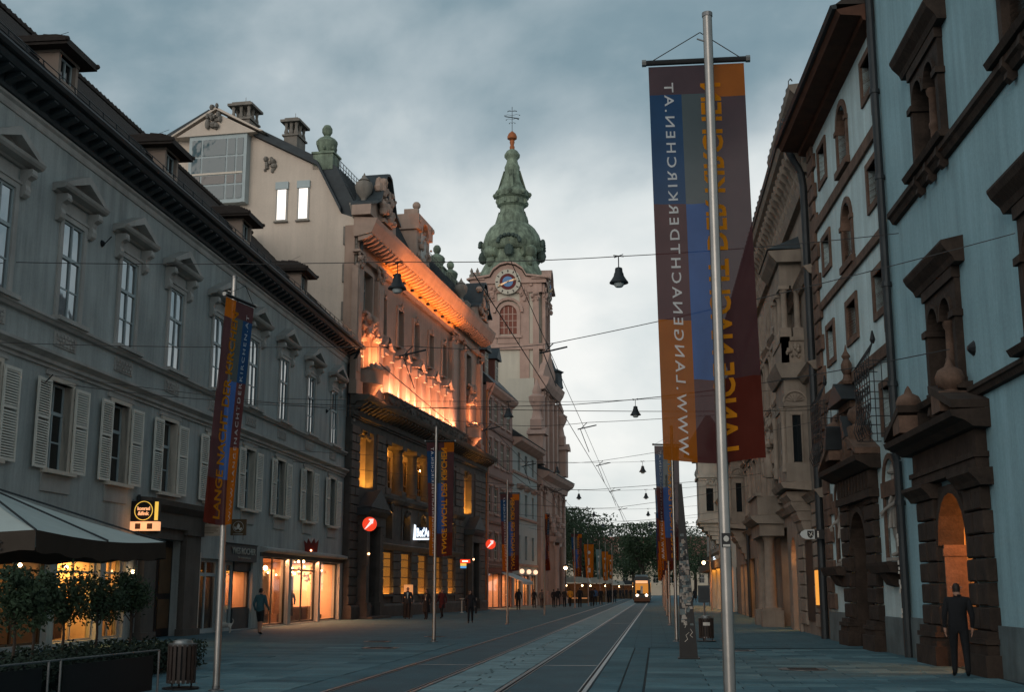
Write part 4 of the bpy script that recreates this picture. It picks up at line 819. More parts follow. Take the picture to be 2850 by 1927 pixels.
# tower in world axes (child of the church, undo its frame)
k = 1.094
def TZ(z): return 1.65 + (z - 1.65) * k
TW = bpy.data.objects.new('tower', None); COL.objects.link(TW); TW.parent = CH
TW.matrix_parent_inverse = (Matrix.Translation(fC['loc']) @ Matrix.Rotation(fC['rz'], 4, 'Z')).inverted(); TW.location = (-14.62 * k, 140 + 4.2, 0)
HW = 3.65 * k
def oct_(h, c=.8): return [(-h + c, -h), (h - c, -h), (h, -h + c), (h, h - c), (h - c, h), (-h + c, h), (-h, h - c), (-h, -h + c)]
q = MB(); q.prism(oct_(HW, .9), 8, TZ(35.0), 'z'); q.obj('shaft', 'offwhite', TW)
for a in range(4):
    rz = R(90 * a)
    q = MB(); 
    for s in (-1, 1):
        q.box(s * 1.75 * k - .55, s * 1.75 * k + .55, -HW - .18, -HW + .02, 8, TZ(33.2)); q.lumps(s * 1.75 * k - .5, s * 1.75 * k + .5, -HW - .4, -HW - .1, TZ(32.2), TZ(33.2), 14, .2, a * 3 + s + 5)
        q.box(s * 3.0 * k - .35, s * 3.0 * k + .35, -HW - .35, -HW + .02, 8, TZ(33.2)); q.lumps(s * 3.0 * k - .45, s * 3.0 * k + .45, -HW - .55, -HW - .2, TZ(32.2), TZ(33.2), 12, .22, a * 3 + s + 25)
    q.box(-HW - .1, HW + .1, -HW - .34, -HW + .3, TZ(26.9), TZ(27.5)); q.box(-1.25, 1.25, -HW - .22, -HW, TZ(27.6), TZ(28.5)); q.obj('pilasters', 'salmontrim', TW, rz=rz)
    q = MB(); cz = TZ(34.35)
    archplate(q, -HW, HW, TZ(33.2), TZ(34.6), 0, .001, -HW - .3, -HW + .1, n=2)
    q.prism([(-HW - .5, TZ(34.6)), (-1.9 * k, TZ(34.9)), (-1.5 * k, TZ(35.6)), (-.8 * k, TZ(36.1)), (0, TZ(36.3)), (.8 * k, TZ(36.1)), (1.5 * k, TZ(35.6)), (1.9 * k, TZ(34.9)), (HW + .5, TZ(34.6)), (HW + .5, TZ(34.2)), (-HW - .5, TZ(34.2))], -HW - .55, -HW + .3, 'y'); q.lumps(-HW, HW, -HW - .5, -HW - .2, TZ(33.4), TZ(34.0), 30, .2, a + 60); q.obj('clock_gable', 'salmontrim', TW, rz=rz)
    q = MB(); pts = [(-HW - .75, TZ(34.62)), (-2.0 * k, TZ(34.95)), (-1.6 * k, TZ(35.65)), (-.85 * k, TZ(36.2)), (0, TZ(36.4)), (.85 * k, TZ(36.2)), (1.6 * k, TZ(35.65)), (2.0 * k, TZ(34.95)), (HW + .75, TZ(34.62))]
    for (xa, za), (xb, zb) in zip(pts, pts[1:]): q.prism([(xa, za), (xb, zb), (xb, zb + .22), (xa, za + .22)], -HW - .95, -HW + 1.2, 'y')
    q.obj('gable_coping', 'salmontrim', TW, rz=rz)
    # clock
    ck = MB().tube((0, -HW - .66, cz), (0, -HW - .52, cz), 1.40 * k, n=32).obj('clock_face', 'offwhite', TW, rz=rz)
    MB().tube((0, -HW - .70, cz), (0, -HW - .655, cz), .90 * k, n=28).obj('clock_inner', mat('clock_maroon', (.12, .02, .02), .7), ck); MB().tube((0, -HW - .735, cz), (0, -HW - .695, cz), .58 * k, n=24).obj('clock_centre', mat('clock_blue', (.12, .25, .46), .6), ck)
    q = MB()
    for i in range(12):
        t = R(30 * i); r0, r1 = 1.08 * k, 1.32 * k; q.prism([(math.sin(t) * r0 - math.cos(t) * .06, cz + math.cos(t) * r0 + math.sin(t) * .06), (math.sin(t) * r0 + math.cos(t) * .06, cz + math.cos(t) * r0 - math.sin(t) * .06), (math.sin(t) * r1 + math.cos(t) * .06, cz + math.cos(t) * r1 - math.sin(t) * .06), (math.sin(t) * r1 - math.cos(t) * .06, cz + math.cos(t) * r1 + math.sin(t) * .06)], -HW - .70, -HW - .655, 'y')
    q.obj('hour_marks', 'iron', ck); gold = M.setdefault('gold', mat('gilt', (.75, .50, .30), .4, .1, 3, 0, metal=.3)); q = MB()
    for t, l in ((R(245), .95), (R(75), .75)):
        dx, dz = math.sin(t), math.cos(t); q.prism([(-dz * .05, cz + dx * .05), (dz * .05, cz - dx * .05), (dx * l * k + dz * .12, cz + dz * l * k - dx * .12), (dx * (l + .25) * k, cz + dz * (l + .25) * k), (dx * l * k - dz * .12, cz + dz * l * k + dx * .12)], -HW - .78, -HW - .74, 'y'); q.ball((dx * l * k, -HW - .76, cz + dz * l * k), .16, n=8)
    q.ball((0, -HW - .76, cz), .14, n=8); q.obj('clock_hands', gold, ck)
    # belfry window
    wz0, wz1, r_ = TZ(28.65), TZ(30.9), .93 * k; wn = MB(); wn.box(-r_, r_, -HW - .06, -HW - .02, wz0, wz1); wn.prism(archpts(0, wz1, r_, 12), -HW - .06, -HW - .02, 'y'); wn = wn.obj('belfry_window', 'redbrown', TW, rz=rz)
    q = MB(); q.box(-r_ - .4, -r_, -HW - .3, -HW + .02, wz0 - .2, wz1); q.box(r_, r_ + .4, -HW - .3, -HW + .02, wz0 - .2, wz1); archring(q, 0, wz1, r_, r_ + .4, -HW - .3, -HW + .02); q.box(-r_ - .6, r_ + .6, -HW - .4, -HW + .02, wz0 - .5, wz0 - .2)
    archring(q, 0, wz1 + .1, r_ + .5, r_ + .8, -HW - .5, -HW + .02, n=8); q.obj('surround', 'salmontrim', wn); q = MB()
    for i in (-1, 0, 1): q.box(i * .5 * r_ - .05, i * .5 * r_ + .05, -HW - .12, -HW - .065, wz0, wz1 + r_ * .8)
    for zz_ in (.25, .5, .75): q.box(-r_, r_, -HW - .11, -HW - .07, wz0 + zz_ * 3.2 - .05, wz0 + zz_ * 3.2 + .05)
    q.obj('lattice', 'salmontrim', wn)
# copper dome: skirt, scrolls, onion, lantern, spire
def O(pr, m, name, n=16, sq=1): 
    return MB().lathe([(r_ * k, TZ(z_)) for r_, z_ in pr], n=n, a0=R(22.5), sq=0).obj(name, m, TW, True)
O([(4.5, 34.75), (4.2, 35.3), (3.75, 36.0), (3.3, 36.9), (3.0, 37.4), (2.9, 38.2), (2.85, 38.9)], 'copper', 'dome_skirt', 8)
O([(3.1, 38.6), (3.5, 39.0), (3.55, 39.5), (3.35, 39.55), (3.3, 39.9), (3.05, 40.7), (2.55, 41.5), (1.95, 42.0)], 'copper', 'onion_dome', 16)
O([(1.85, 41.7), (1.85, 42.4), (1.72, 42.9), (1.46, 43.3), (1.36, 43.8), (1.40, 44.0), (1.72, 44.25), (1.68, 44.95), (1.95, 45.15), (2.02, 45.6), (1.85, 45.9), (1.55, 46.1)], 'copper', 'lantern', 16)
O([(1.6, 46.05), (1.45, 46.35), (1.15, 46.9), (.95, 47.6), (.86, 48.3), (.90, 48.8), (.7, 49.25), (.62, 49.6), (.62, 49.75), (.9, 50.1), (.92, 50.3), (.6, 50.8), (.3, 51.0)], 'copper', 'spire', 12)
O([(.27, 50.9), (.3, 51.3), (.2, 51.5), (.3, 51.9), (.25, 52.1), (.55, 52.3), (.58, 52.5), (.42, 52.9), (.1, 53.2)], 'rustcopper', 'finial', 12)
q = MB()
for a in range(4):
    t = R(45 + 90 * a); cx_, cy_ = math.cos(t), math.sin(t)
    q.tube((cx_ * 2.6 * k - cy_ * 1.0, cy_ * 2.6 * k + cx_ * 1.0, TZ(38.3)), (cx_ * 2.6 * k + cy_ * 1.0, cy_ * 2.6 * k - cx_ * 1.0, TZ(38.3)), .75, n=10); q.ball((cx_ * 3.2 * k, cy_ * 3.2 * k, TZ(38.3)), .8, n=10); q.ball((cx_ * 3.0 * k, cy_ * 3.0 * k, TZ(37.3)), .6, (1, 1, 1.4), n=8)
for a in range(8):
    t = R(45 * a); q.ball((math.cos(t) * 1.95 * k, math.sin(t) * 1.95 * k, TZ(45.5)), .32, n=8); q.ball((math.cos(t + .39) * 1.68 * k, math.sin(t + .39) * 1.68 * k, TZ(44.6)), .30, (1, 1, 1.3), n=8)
    for z0, z1, ra, rb in ((41.9, 43.9, 1.98, 1.62), (46.1, 48.8, 1.75, .98)): q.prism([(-.22, 0), (.22, 0), (.16, 1), (-.16, 1)], 0, .1, 'y') if False else None
for a in range(4):
    t = R(90 * a); c_, s_ = math.cos(t), math.sin(t)
    for z0, z1, ra, rb, w in ((42.0, 43.5, 1.9, 1.5, .5), (45.2, 46.1, 2.08, 1.65, .42), (46.1, 48.4, 1.62, .95, .34)):
        q.add([(c_ * ra * k - s_ * w, s_ * ra * k + c_ * w, TZ(z0)), (c_ * ra * k + s_ * w, s_ * ra * k - c_ * w, TZ(z0)), (c_ * rb * k + s_ * w * .6, s_ * rb * k - c_ * w * .6, TZ(z1)), (c_ * rb * k - s_ * w * .6, s_ * rb * k + c_ * w * .6, TZ(z1)), (c_ * (ra - .3) * k, s_ * (ra - .3) * k, TZ(z0)), (c_ * (rb - .3) * k, s_ * (rb - .3) * k, TZ(z1))], [(0, 1, 2, 3), (0, 4, 1), (3, 2, 5), (1, 4, 5, 2), (0, 3, 5, 4)])
q.obj('dome_scrolls', 'copper', TW, True)
q = MB()
for a in range(4):
    t = R(90 * a); c_, s_ = math.cos(t), math.sin(t)
    for i in range(9):
        al = math.pi * i / 8; u = -math.cos(al) * 1.3; zt = TZ(39.2) + math.sin(al) * .8; q.ball((c_ * 3.5 * k - s_ * u, s_ * 3.5 * k + c_ * u, zt), .26, n=6)
    q.ball((c_ * 3.3 * k, s_ * 3.3 * k, TZ(38.2)), .6, (1, 1, 1.4), n=8)
q.obj('dome_cartouche', 'copperdark', TW, True)
q = MB(); zc = TZ(55.0); q.tube((0, 0, TZ(53.1)), (0, 0, TZ(56.2)), .035, n=5); q.tube((-.9, .1, zc + .1), (.9, -.1, zc - .35), .06, n=5); q.tube((-.5, 0, zc + .75), (.5, 0, zc + .7), .03, n=5)
for s in (-1, 1):
    for z_, r_ in ((.7, .55), (-.4, .75), (.15, .95), (-.9, .35)): q.path([(0, 0, zc + z_), (s * r_ * .6, 0, zc + z_ + .15), (s * r_, 0, zc + z_ + .02)], .022, 4); q.ball((s * r_, 0, zc + z_), .07, n=5)
q.obj('cross', 'iron', TW)
for s in (-1,):
    q = MB()
    for x in (-HW - .4, -HW + .3): q.lathe([(.25, 0), (.3, .4), (.12, .6), (.2, .9), (.02, 1.3)], (x, -HW - .3, TZ(34.9)), 8)
    q.obj('corner_urns', 'greystone', TW)
# ================================================================ RIGHT HOUSE 1 : cool white wall with twin-arched stone windows and great portal
f1 = RF(6.35, 31.6, 1.80)
D = thing('white_palace', 'tall cool-white plastered house with twin-arched brown stone windows and rusticated portal', 'building', f1['loc'], f1['rz'])
PO = (3.55, 5.75)                                            # portal opening
hl = [(PO[0], PO[1], 0, 3.67, .40)] + [(c - 1.0, c + 1.0, z, z + 2.15) for c in (4.8, 11.3) for z in (5.78, 11.15)]
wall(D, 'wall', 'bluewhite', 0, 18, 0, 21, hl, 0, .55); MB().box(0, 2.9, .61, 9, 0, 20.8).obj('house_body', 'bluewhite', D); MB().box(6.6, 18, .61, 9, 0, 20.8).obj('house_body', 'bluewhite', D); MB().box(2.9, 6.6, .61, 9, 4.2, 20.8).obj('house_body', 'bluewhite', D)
MB().box(0, 1.9, -.07, .02, 0, .97).obj('plinth', 'plinth', D); MB().box(7.0, 18, -.07, .02, 0, .97).obj('plinth', 'plinth', D)
mould(D, 'string_course', 'terra', 1.0, 18, [(.02, 10.68), (-.1, 10.70), (-.16, 10.82), (-.22, 10.86), (-.22, 10.98), (-.08, 11.06), (.02, 11.06)])
mould(D, 'string_course', 'terra', 6.6, 18, [(.02, 5.38), (-.1, 5.40), (-.14, 5.5), (-.18, 5.52), (-.18, 5.60), (.02, 5.64)])
def biforium(b, c, z0, sill=True):
    q = MB(); h = 2.15
    q.box(c - 1.22, c - 1.0, -.16, .5, z0, z0 + 1.55); q.box(c + 1.0, c + 1.22, -.16, .5, z0, z0 + 1.55)
    for s in (-1, 1):
        q.box(c + s * 1.11 - .18, c + s * 1.11 + .18, -.22, .4, z0 + 1.42, z0 + 1.56); q.box(c + s * 1.11 - .16, c + s * 1.11 + .16, -.20, .2, z0, z0 + .14)
    archplate(q, c - 1.22, c, z0 + 1.55, z0 + h + .1, c - .5, .42, -.12, .4); archplate(q, c, c + 1.22, z0 + 1.55, z0 + h + .1, c + .5, .42, -.12, .4)
    archring(q, c - .5, z0 + 1.55, .42, .5, -.18, -.12); archring(q, c + .5, z0 + 1.55, .42, .5, -.18, -.12)
    w = q.obj('window', 'terra', b)
    q = MB(); q.lathe([(.16, 0), (.16, .1), (.10, .16), (.10, .62), (.125, .66), (.125, .74), (.10, .78), (.088, 1.38), (.13, 1.44), (.15, 1.56)], (c, .05, z0), 12); q.obj('column', 'terra2', w, True)
    MB().box(c - 1.0, c + 1.0, .42, .46, z0, z0 + h).obj('pane', 'glassdark', w); q = MB()
    for s in (-1, 1): q.box(c + s * .5 - .04, c + s * .5 + .04, .38, .43, z0, z0 + h); q.box(c + s * .5 - .5, c + s * .5 + .5, .38, .43, z0 + 1.05, z0 + 1.13)
    q.obj('window_bars', 'black', w)
    q = MB(); q.box(c - 1.25, c + 1.25, -.18, .02, z0 + h + .1, z0 + h + .34); q.prism([(.02, z0 + h + .34), (-.20, z0 + h + .34), (-.25, z0 + h + .46), (-.40, z0 + h + .62), (-.46, z0 + h + .74), (-.46, z0 + h + .79), (.02, z0 + h + .90)], c - 1.65, c + 1.65, 'x'); q.obj('canopy', 'terra', w)
    q = MB(); q.prism([(.02, z0 - .16), (-.3, z0 - .14), (-.36, z0 - .02), (.02, z0 - .0)], c - 1.6, c + 1.6, 'x')
    for x in (-.95, 0, .95): q.prism([(.02, z0 - .17), (-.24, z0 - .17), (-.27, z0 - .36), (-.18, z0 - .46), (-.20, z0 - .58), (-.10, z0 - .66), (.02, z0 - .55)], c + x - .09, c + x + .09, 'x')
    q.obj('sill', 'terra', w)
    return w
for c in (4.85, 11.3):
    for z0 in (5.78, 11.15): biforium(D, c, z0)
# portal
P = thing_ = bpy.data.objects.new('portal', None); COL.objects.link(P); P.parent = D
g = random.Random(11)
z = .86; i = 0
while z < 3.6:
    hh = .46
    for a, b in ((2.0, 2.75), (2.75, 3.5), (5.8, 6.4), (6.4, 7.05)):
        if (i % 2 == 0) and a in (2.0, 6.4): a2, b2 = a + (.0 if a > 3 else -.06), b + (.06 if a > 3 else 0)
        else: a2, b2 = a, b
        stone(P, a2, b2, z, z + hh, 'terra', 0, .2, .03)
    z += hh; i += 1
q = MB()
for a, b in ((1.85, 3.55), (5.75, 7.2)): q.box(a, b, -.36, .02, 0, .42); q.lathe([(.5, 0), (.56, .06), (.5, .14), (.45, .2)], ((a + b) / 2, .0, .42), 4, 1.25 * (b - a) / 1.2, .75, a0=R(45)); q.box(a + .1, b - .1, -.3, .02, .42, .60); q.box(a + .04, b - .04, -.33, .02, .62, .72); q.box(a + .1, b - .1, -.28, .02, .72, .86)
q.obj('pier_base', 'terra', P)
q = MB(); archplate(q, 3.5, 5.8, 2.58, 3.85, (PO[0] + PO[1]) / 2, 1.08, -.1, .40); archring(q, 4.65, 2.58, 1.08, 1.26, -.16, -.1); q.obj('arch', 'terra', P)
q = MB(); q.prism([(.02, 3.62), (-.26, 3.62), (-.32, 3.72), (-.46, 3.86), (-.46, 3.94), (.02, 3.96)], 1.75, 3.6, 'x'); q.prism([(.02, 3.62), (-.26, 3.62), (-.32, 3.72), (-.46, 3.86), (-.46, 3.94), (.02, 3.96)], 5.7, 7.3, 'x'); q.box(1.95, 7.1, -.26, .02, 3.97, 4.16); q.box(1.9, 7.15, -.30, .02, 4.17, 4.28); q.box(2.0, 7.05, -.22, .02, 4.29, 4.72); q.obj('entablature', 'terra', P)
q = MB(); q.prism([(.02, 4.72), (-.34, 4.74), (-.5, 4.86), (-.72, 4.94), (-.76, 5.06), (.02, 5.1)], 1.5, 7.4, 'x'); q.obj('portal_cornice', 'terra', P)
for s, x0 in ((1, 1.5), (-1, 7.4)):
    q = MB(); q.prism([(x0, 5.1), (x0 + s * 1.6, 5.62), (x0 + s * 1.6, 5.78), (x0, 5.26)], -.74, .02, 'y'); q.prism([(x0 + s * .2, 5.1), (x0 + s * 1.6, 5.1), (x0 + s * 1.6, 5.60)], -.3, .02, 'y'); q.obj('broken_pediment', 'terra', P)
    xb = 2.75 if s > 0 else 6.25; q = MB(); q.box(xb - .32, xb + .32, -.72, -.06, 5.15, 5.55); q.lathe([(.2, 5.55), (.14, 5.62), (.28, 5.75), (.30, 5.88), (.24, 6.02), (.1, 6.1), (.06, 6.2), (.01, 6.28)], (xb, -.4, 0), 12); q.obj('ball_finial', 'terra2', P, True)
# lit passage behind the arch
q = MB(); q.box(PO[0] - .005, PO[0] + .06, -.05, .43, 0, 2.6); q.box(PO[1] - .06, PO[1] + .005, -.05, .43, 0, 2.6); q.box(PO[0], PO[0] + .10, -.08, .45, 2.36, 2.52); q.obj('jamb', 'terra2', P)
q = MB(); y1 = 7.0; q.add([(2.9, .41, 0), (2.9, y1, 0), (2.9, y1, 3.9), (2.9, .41, 3.9), (6.6, .41, 0), (6.6, y1, 0), (6.6, y1, 3.9), (6.6, .41, 3.9)], [(0, 1, 2, 3), (4, 7, 6, 5), (3, 2, 6, 7), (1, 5, 6, 2)]); q.obj('passage', 'warmwall', D)
q = MB(); q.box(2.9, 3.5, 1.9, 2.15, 0, 2.5); q.box(5.6, 6.6, 1.9, 2.15, 0, 2.5); archplate(q, 2.9, 6.6, 2.5, 3.9, 4.55, 1.05, 1.9, 2.15); q.obj('inner_arch', 'terra2', D)
d_ = MB().box(5.78, 5.86, .62, 1.8, .05, 3.55).obj('door_leaf', 'warmdark', D)
lamp('passage_light', 'POINT', (5.0, 1.25, 2.9), 300, (1, .33, .07), D, rad=.12); bulbs(D, [(5.0, 1.25, 3.1)], .10)
q = MB(); q.lathe([(.16, 0), (.12, .05), (.05, .12)], n=10); o = q.obj('wire_anchor', 'iron', D); o.location = (6.65, 0, 6.4); o.rotation_euler = (R(90), 0, 0)
MB().path([(.15, -.14, 20.5), (.15, -.14, 5.2), (.15, -.20, 5.0), (.15, -.14, 4.8), (.15, -.14, .02)], .105, 10).obj('downpipe', 'zinc', D)
q = MB()
for z in (3.7, 6.7, 9.3, 12.2, 14.6): q.lathe([(.13, 0), (.13, .12)], (.15, -.14, z), 10); q.box(.12, .18, -.14, .02, z, z + .06)
q.obj('pipe_collars', 'zinc', D)
g2 = random.Random(2); q = MB()
for i in range(14): z = g2.uniform(.9, 2.9); a = g2.uniform(-.02, .1); q.box(.08 + a - .04, .08 + a + .05, -.262, -.246, z, z + g2.uniform(.06, .14))
q.obj('stickers', 'statue', D)

# ================================================================ RIGHT HOUSE 2 : armoury front with quoins, niches and statue portal
f2 = RF(6.35, 31.6, 2.54)
E_ = thing('armoury', 'white plastered armoury with terracotta quoins, small square windows and statue portal', 'building', f2['loc'], f2['rz'])
W2 = [(-1.87, -.25, 14.98, 16.34), (-1.87, -.25, 11.83, 13.27), (-1.87, -.25, 8.80, 10.22), (-5.5, -3.87, 8.80, 10.2), (-8.7, -7.22, 14.82, 16.28), (-8.7, -7.22, 11.82, 13.15), (-8.7, -7.3, 8.75, 10.15), (-1.75, -.34, 5.63, 7.08), (-8.6, -7.3, 5.63, 7.08)]
AR = [(-5.52, -3.87, 14.14, 15.58), (-5.5, -3.88, 11.10, 12.48)]
NI = [(-1.85, -.55, 2.32, 4.35), (-8.55, -7.35, 2.32, 4.35)]
DO = (-6.1, -3.95)
FR = .19
hl = [(a + FR, b - FR, c + FR, d - FR) for a, b, c, d in W2] + [(a + FR, b - FR, c + FR, d + .6) for a, b, c, d in AR] + [(a, b, c, d + .62) for a, b, c, d in NI] + [(DO[0], DO[1], 0, 3.9)]
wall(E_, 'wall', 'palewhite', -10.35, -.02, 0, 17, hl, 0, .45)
for a, b in ((-10.35, -6.8), (-3.2, -.02)): MB().box(a, b, .75, 8, 0, 16.9).obj('house_body', 'palewhite', E_)
MB().box(-6.8, -3.2, .75, 8, 4.3, 16.9).obj('house_body', 'palewhite', E_)
for a, b, c, d in W2:
    q = MB(); q.box(a, a + FR, -.06, .3, c, d); q.box(b - FR, b, -.06, .3, c, d); q.box(a + FR, b - FR, -.06, .3, c, c + FR); q.box(a + FR, b - FR, -.06, .3, d - FR, d); w = q.obj('window', 'terra2', E_)
    MB().box(a + FR, b - FR, .32, .36, c + FR, d - FR).obj('pane', 'glassdark', w); q = MB()
    m_ = (a + b) / 2; q.box(m_ - .04, m_ + .04, .27, .33, c + FR, d - FR); q.box(a + FR, b - FR, .28, .325, (c + d) / 2, (c + d) / 2 + .06); q.obj('window_bars', 'warmdark', w)
for a, b, c, d in AR:
    r_ = (b - a) / 2; m_ = (a + b) / 2; q = MB(); q.box(a, a + FR, -.06, .3, c, d); q.box(b - FR, b, -.06, .3, c, d); q.box(a - .06, b + .06, -.14, .3, c - .02, c + FR); archring(q, m_, d, r_ - FR, r_, -.06, .3); q.box(a - .05, a + FR + .03, -.1, .2, d - .07, d + .07); q.box(b - FR - .03, b + .05, -.1, .2, d - .07, d + .07)
    w = q.obj('window', 'terra2', E_); q = MB(); archplate(q, a, b, d, d + .62, m_, r_ - .02, -.003, .02); q.obj('spandrel', 'palewhite', w); MB().box(a + FR, b - FR, .32, .36, c + FR, d + .6).obj('pane', 'glassdark', w)
for z0, z1 in ((13.62, 13.98), (10.80, 11.06), (7.64, 7.96)):
    xs = [-10.3 + 1.72 * i for i in range(7)]
    for a, b in zip(xs, xs[1:]): MB().box(a + .004, min(b, -.03) - .004, -.09, .02, z0, z1).obj('course_stone', 'terra2', E_)
MB().box(-2.1, -.03, -.08, .02, 4.02, 4.42).obj('string_course', 'terra2', E_); MB().box(-10.3, -8.75, -.08, .02, 4.02, 4.42).obj('string_course', 'terra2', E_)
z = 1.0; i = 0
while z < 16.4:
    w = .85 if i % 2 else 1.25; stone(E_, -10.35, -10.35 + w, z, z + .52, 'terra2', 0, .1, .03, 'quoin'); z += .53; i += 1
z = 1.2; i = 0
while z < 16.4:
    if not any(abs(z + .3 - v) < .5 for v in (13.8, 10.93, 7.8)): stone(E_, -.52 if i % 2 else -.40, -.03, z, z + .62, 'terra2', 0, .1, .03, 'quoin')
    z += 1.0; i += 1
MB().box(-10.35, -7.75, -.07, .02, 0, .94).obj('plinth', 'plinth', E_); MB().box(-2.5, -.03, -.07, .02, 0, .94).obj('plinth', 'plinth', E_)
# eaves
q = MB(); q.prism([(.02, 16.72), (-.3, 16.78), (-.34, 16.9), (-.9, 16.95), (-1.0, 17.1), (.02, 17.3)], -10.6, .05, 'x'); q.obj('eaves', 'eavewood', E_)
q = MB(); x = -10.4
while x < -.1: q.box(x, x + .16, -.86, -.1, 16.62, 16.9); x += 99
MB().prism([(-.98, 17.12), (-1.1, 17.12), (-1.16, 17.22), (-1.0, 17.26)], -10.7, .05, 'x').obj('gutter', 'zinc', E_); MB().prism([(-1.0, 17.28), (4.5, 21.5), (9, 17.2)], -10.5, .0, 'x').obj('roof', 'tile', E_)
# niches, corbelled ledges
for a, b, c, d in NI:
    r_ = (b - a) / 2; m_ = (a + b) / 2
    q = MB(); q.add([(a, .44, c), (b, .44, c), (b, .44, d + .62), (a, .44, d + .62)], [(0, 1, 2, 3)]); n_ = q.obj('niche', 'terra', E_)
    q = MB(); archplate(q, a, b, d, d + .62, m_, r_ - .01, -.004, .44); q.obj('niche_head', 'palewhite', n_); q = MB(); archring(q, m_, d, r_, r_ + .15, -.06, .05); q.box(a - .15, a, -.06, .05, c, d); q.box(b, b + .15, -.06, .05, c, d); q.obj('surround', 'terra2', n_)
    q = MB(); q.prism([(.02, c - .28), (-.42, c - .26), (-.5, c - .08), (-.52, c), (.02, c)], a - .55, b + .55, 'x'); q.prism([(.02, c - .62), (-.2, c - .56), (-.36, c - .28), (.02, c - .28)], m_ - .35, m_ + .35, 'x'); q.obj('ledge', 'terra', n_)
# portal
PX = bpy.data.objects.new('portal', None); COL.objects.link(PX); PX.parent = E_
g = random.Random(12); z = .8; i = 0
while z < 4.1:
    for a, b in ((-7.25, -6.15), (-3.9, -2.75)): stone(PX, a - (.05 if i % 2 else 0), b + (0 if i % 2 else .05), z, z + .44, 'terra', 0, .18, .03)
    z += .45; i += 1
q = MB()
for a, b in ((-7.4, -6.0), (-4.05, -2.55)): q.box(a, b, -.36, .02, 0, .42); q.box(a + .08, b - .08, -.30, .02, .42, .58); q.box(a + .03, b - .03, -.34, .02, .58, .68); q.box(a + .1, b - .1, -.26, .02, .68, .8)
q.obj('pier_base', 'terra', PX); q = MB(); archplate(q, -6.2, -3.85, 2.8, 4.1, -5.02, 1.05, -.1, .3); archring(q, -5.02, 2.8, 1.05, 1.22, -.15, -.1); q.obj('arch', 'terra', PX)
MB().box(-6.1, -3.95, .40, .46, 0, 3.9).obj('door', 'terra', PX); q = MB(); q.box(-6.105, -6.04, -.05, .40, 0, 2.85); q.box(-4.01, -3.945, -.05, .40, 0, 2.85); q.obj('jamb', 'terra', PX)
q = MB(); q.box(-7.3, -2.6, -.28, .02, 4.12, 4.34); q.box(-7.25, -2.65, -.2, .02, 4.34, 4.86)
for i in range(11): q.box(-7.05 + i * .42, -6.85 + i * .42, -.27, -.2, 4.36, 4.84)
q.obj('frieze', 'terra', PX); q = MB(); q.prism([(.02, 4.86), (-.3, 4.88), (-.5, 5.0), (-.66, 5.08), (-.7, 5.22), (.02, 5.26)], -7.75, -2.2, 'x'); q.obj('portal_cornice', 'terra', PX)
for s, x0 in ((1, -7.75), (-1, -2.2)):
    q = MB(); q.prism([(x0, 5.26), (x0 + s * 1.5, 5.82), (x0 + s * 1.5, 5.98), (x0, 5.42)], -.68, .02, 'y'); q.prism([(x0 + s * .2, 5.26), (x0 + s * 1.5, 5.26), (x0 + s * 1.5, 5.8)], -.25, .02, 'y'); q.obj('broken_pediment', 'terra2', PX)
    xb = x0 + s * 1.15; q = MB(); q.box(xb - .28, xb + .28, -.6, -.05, 5.5, 6.12); q.lathe([(.18, 6.12), (.12, 6.2), (.25, 6.34), (.27, 6.48), (.2, 6.62), (.06, 6.7), (.01, 6.85)], (xb, -.33, 0), 12); q.obj('ball_finial', 'terra2', PX, True)
    o = MB().prism([(x0 + s * 1.5, 5.8), (x0 + s * 1.75, 6.45), (x0 + s * 1.65, 6.5), (x0 + s * 1.1, 5.85)], -.7, -.02, 'y').obj('lead_flashing', 'zinc', PX)
q = MB(); q.box(-5.75, -5.4, -.3, .02, 5.26, 6.8); q.box(-4.6, -4.25, -.3, .02, 5.26, 6.8); q.box(-5.4, -4.6, -.06, .02, 5.26, 6.8); q.box(-5.85, -4.15, -.34, .02, 6.8, 7.0); q.obj('aedicule', 'terra2', PX); q = MB(); q.prism([(-6.15, 7.0), (-3.85, 7.0), (-5.0, 7.62)], -.62, .02, 'y'); q.obj('aedicule_roof', 'zinc', PX); MB().box(-5.35, -4.65, -.12, -.06, 5.5, 6.7).obj('relief', 'statue', PX)
q = MB(); q.lathe([(.16, 7.6), (.2, 7.7), (.12, 7.78), (.1, 7.9)], (-5.0, -.2, 0), 8); q.ball((-5.0, -.2, 8.12), .27, (1, .6, 1), 10); q.lathe([(.08, 8.35), (.14, 8.45), (.05, 8.6), (.01, 8.8)], (-5.0, -.2, 0), 8); q.obj('crest_finial', 'terra2', PX, True)
lamp('doorway_light', 'POINT', (-4.4, .18, 3.3), 1.6, (1, .36, .06), PX, rad=.08)
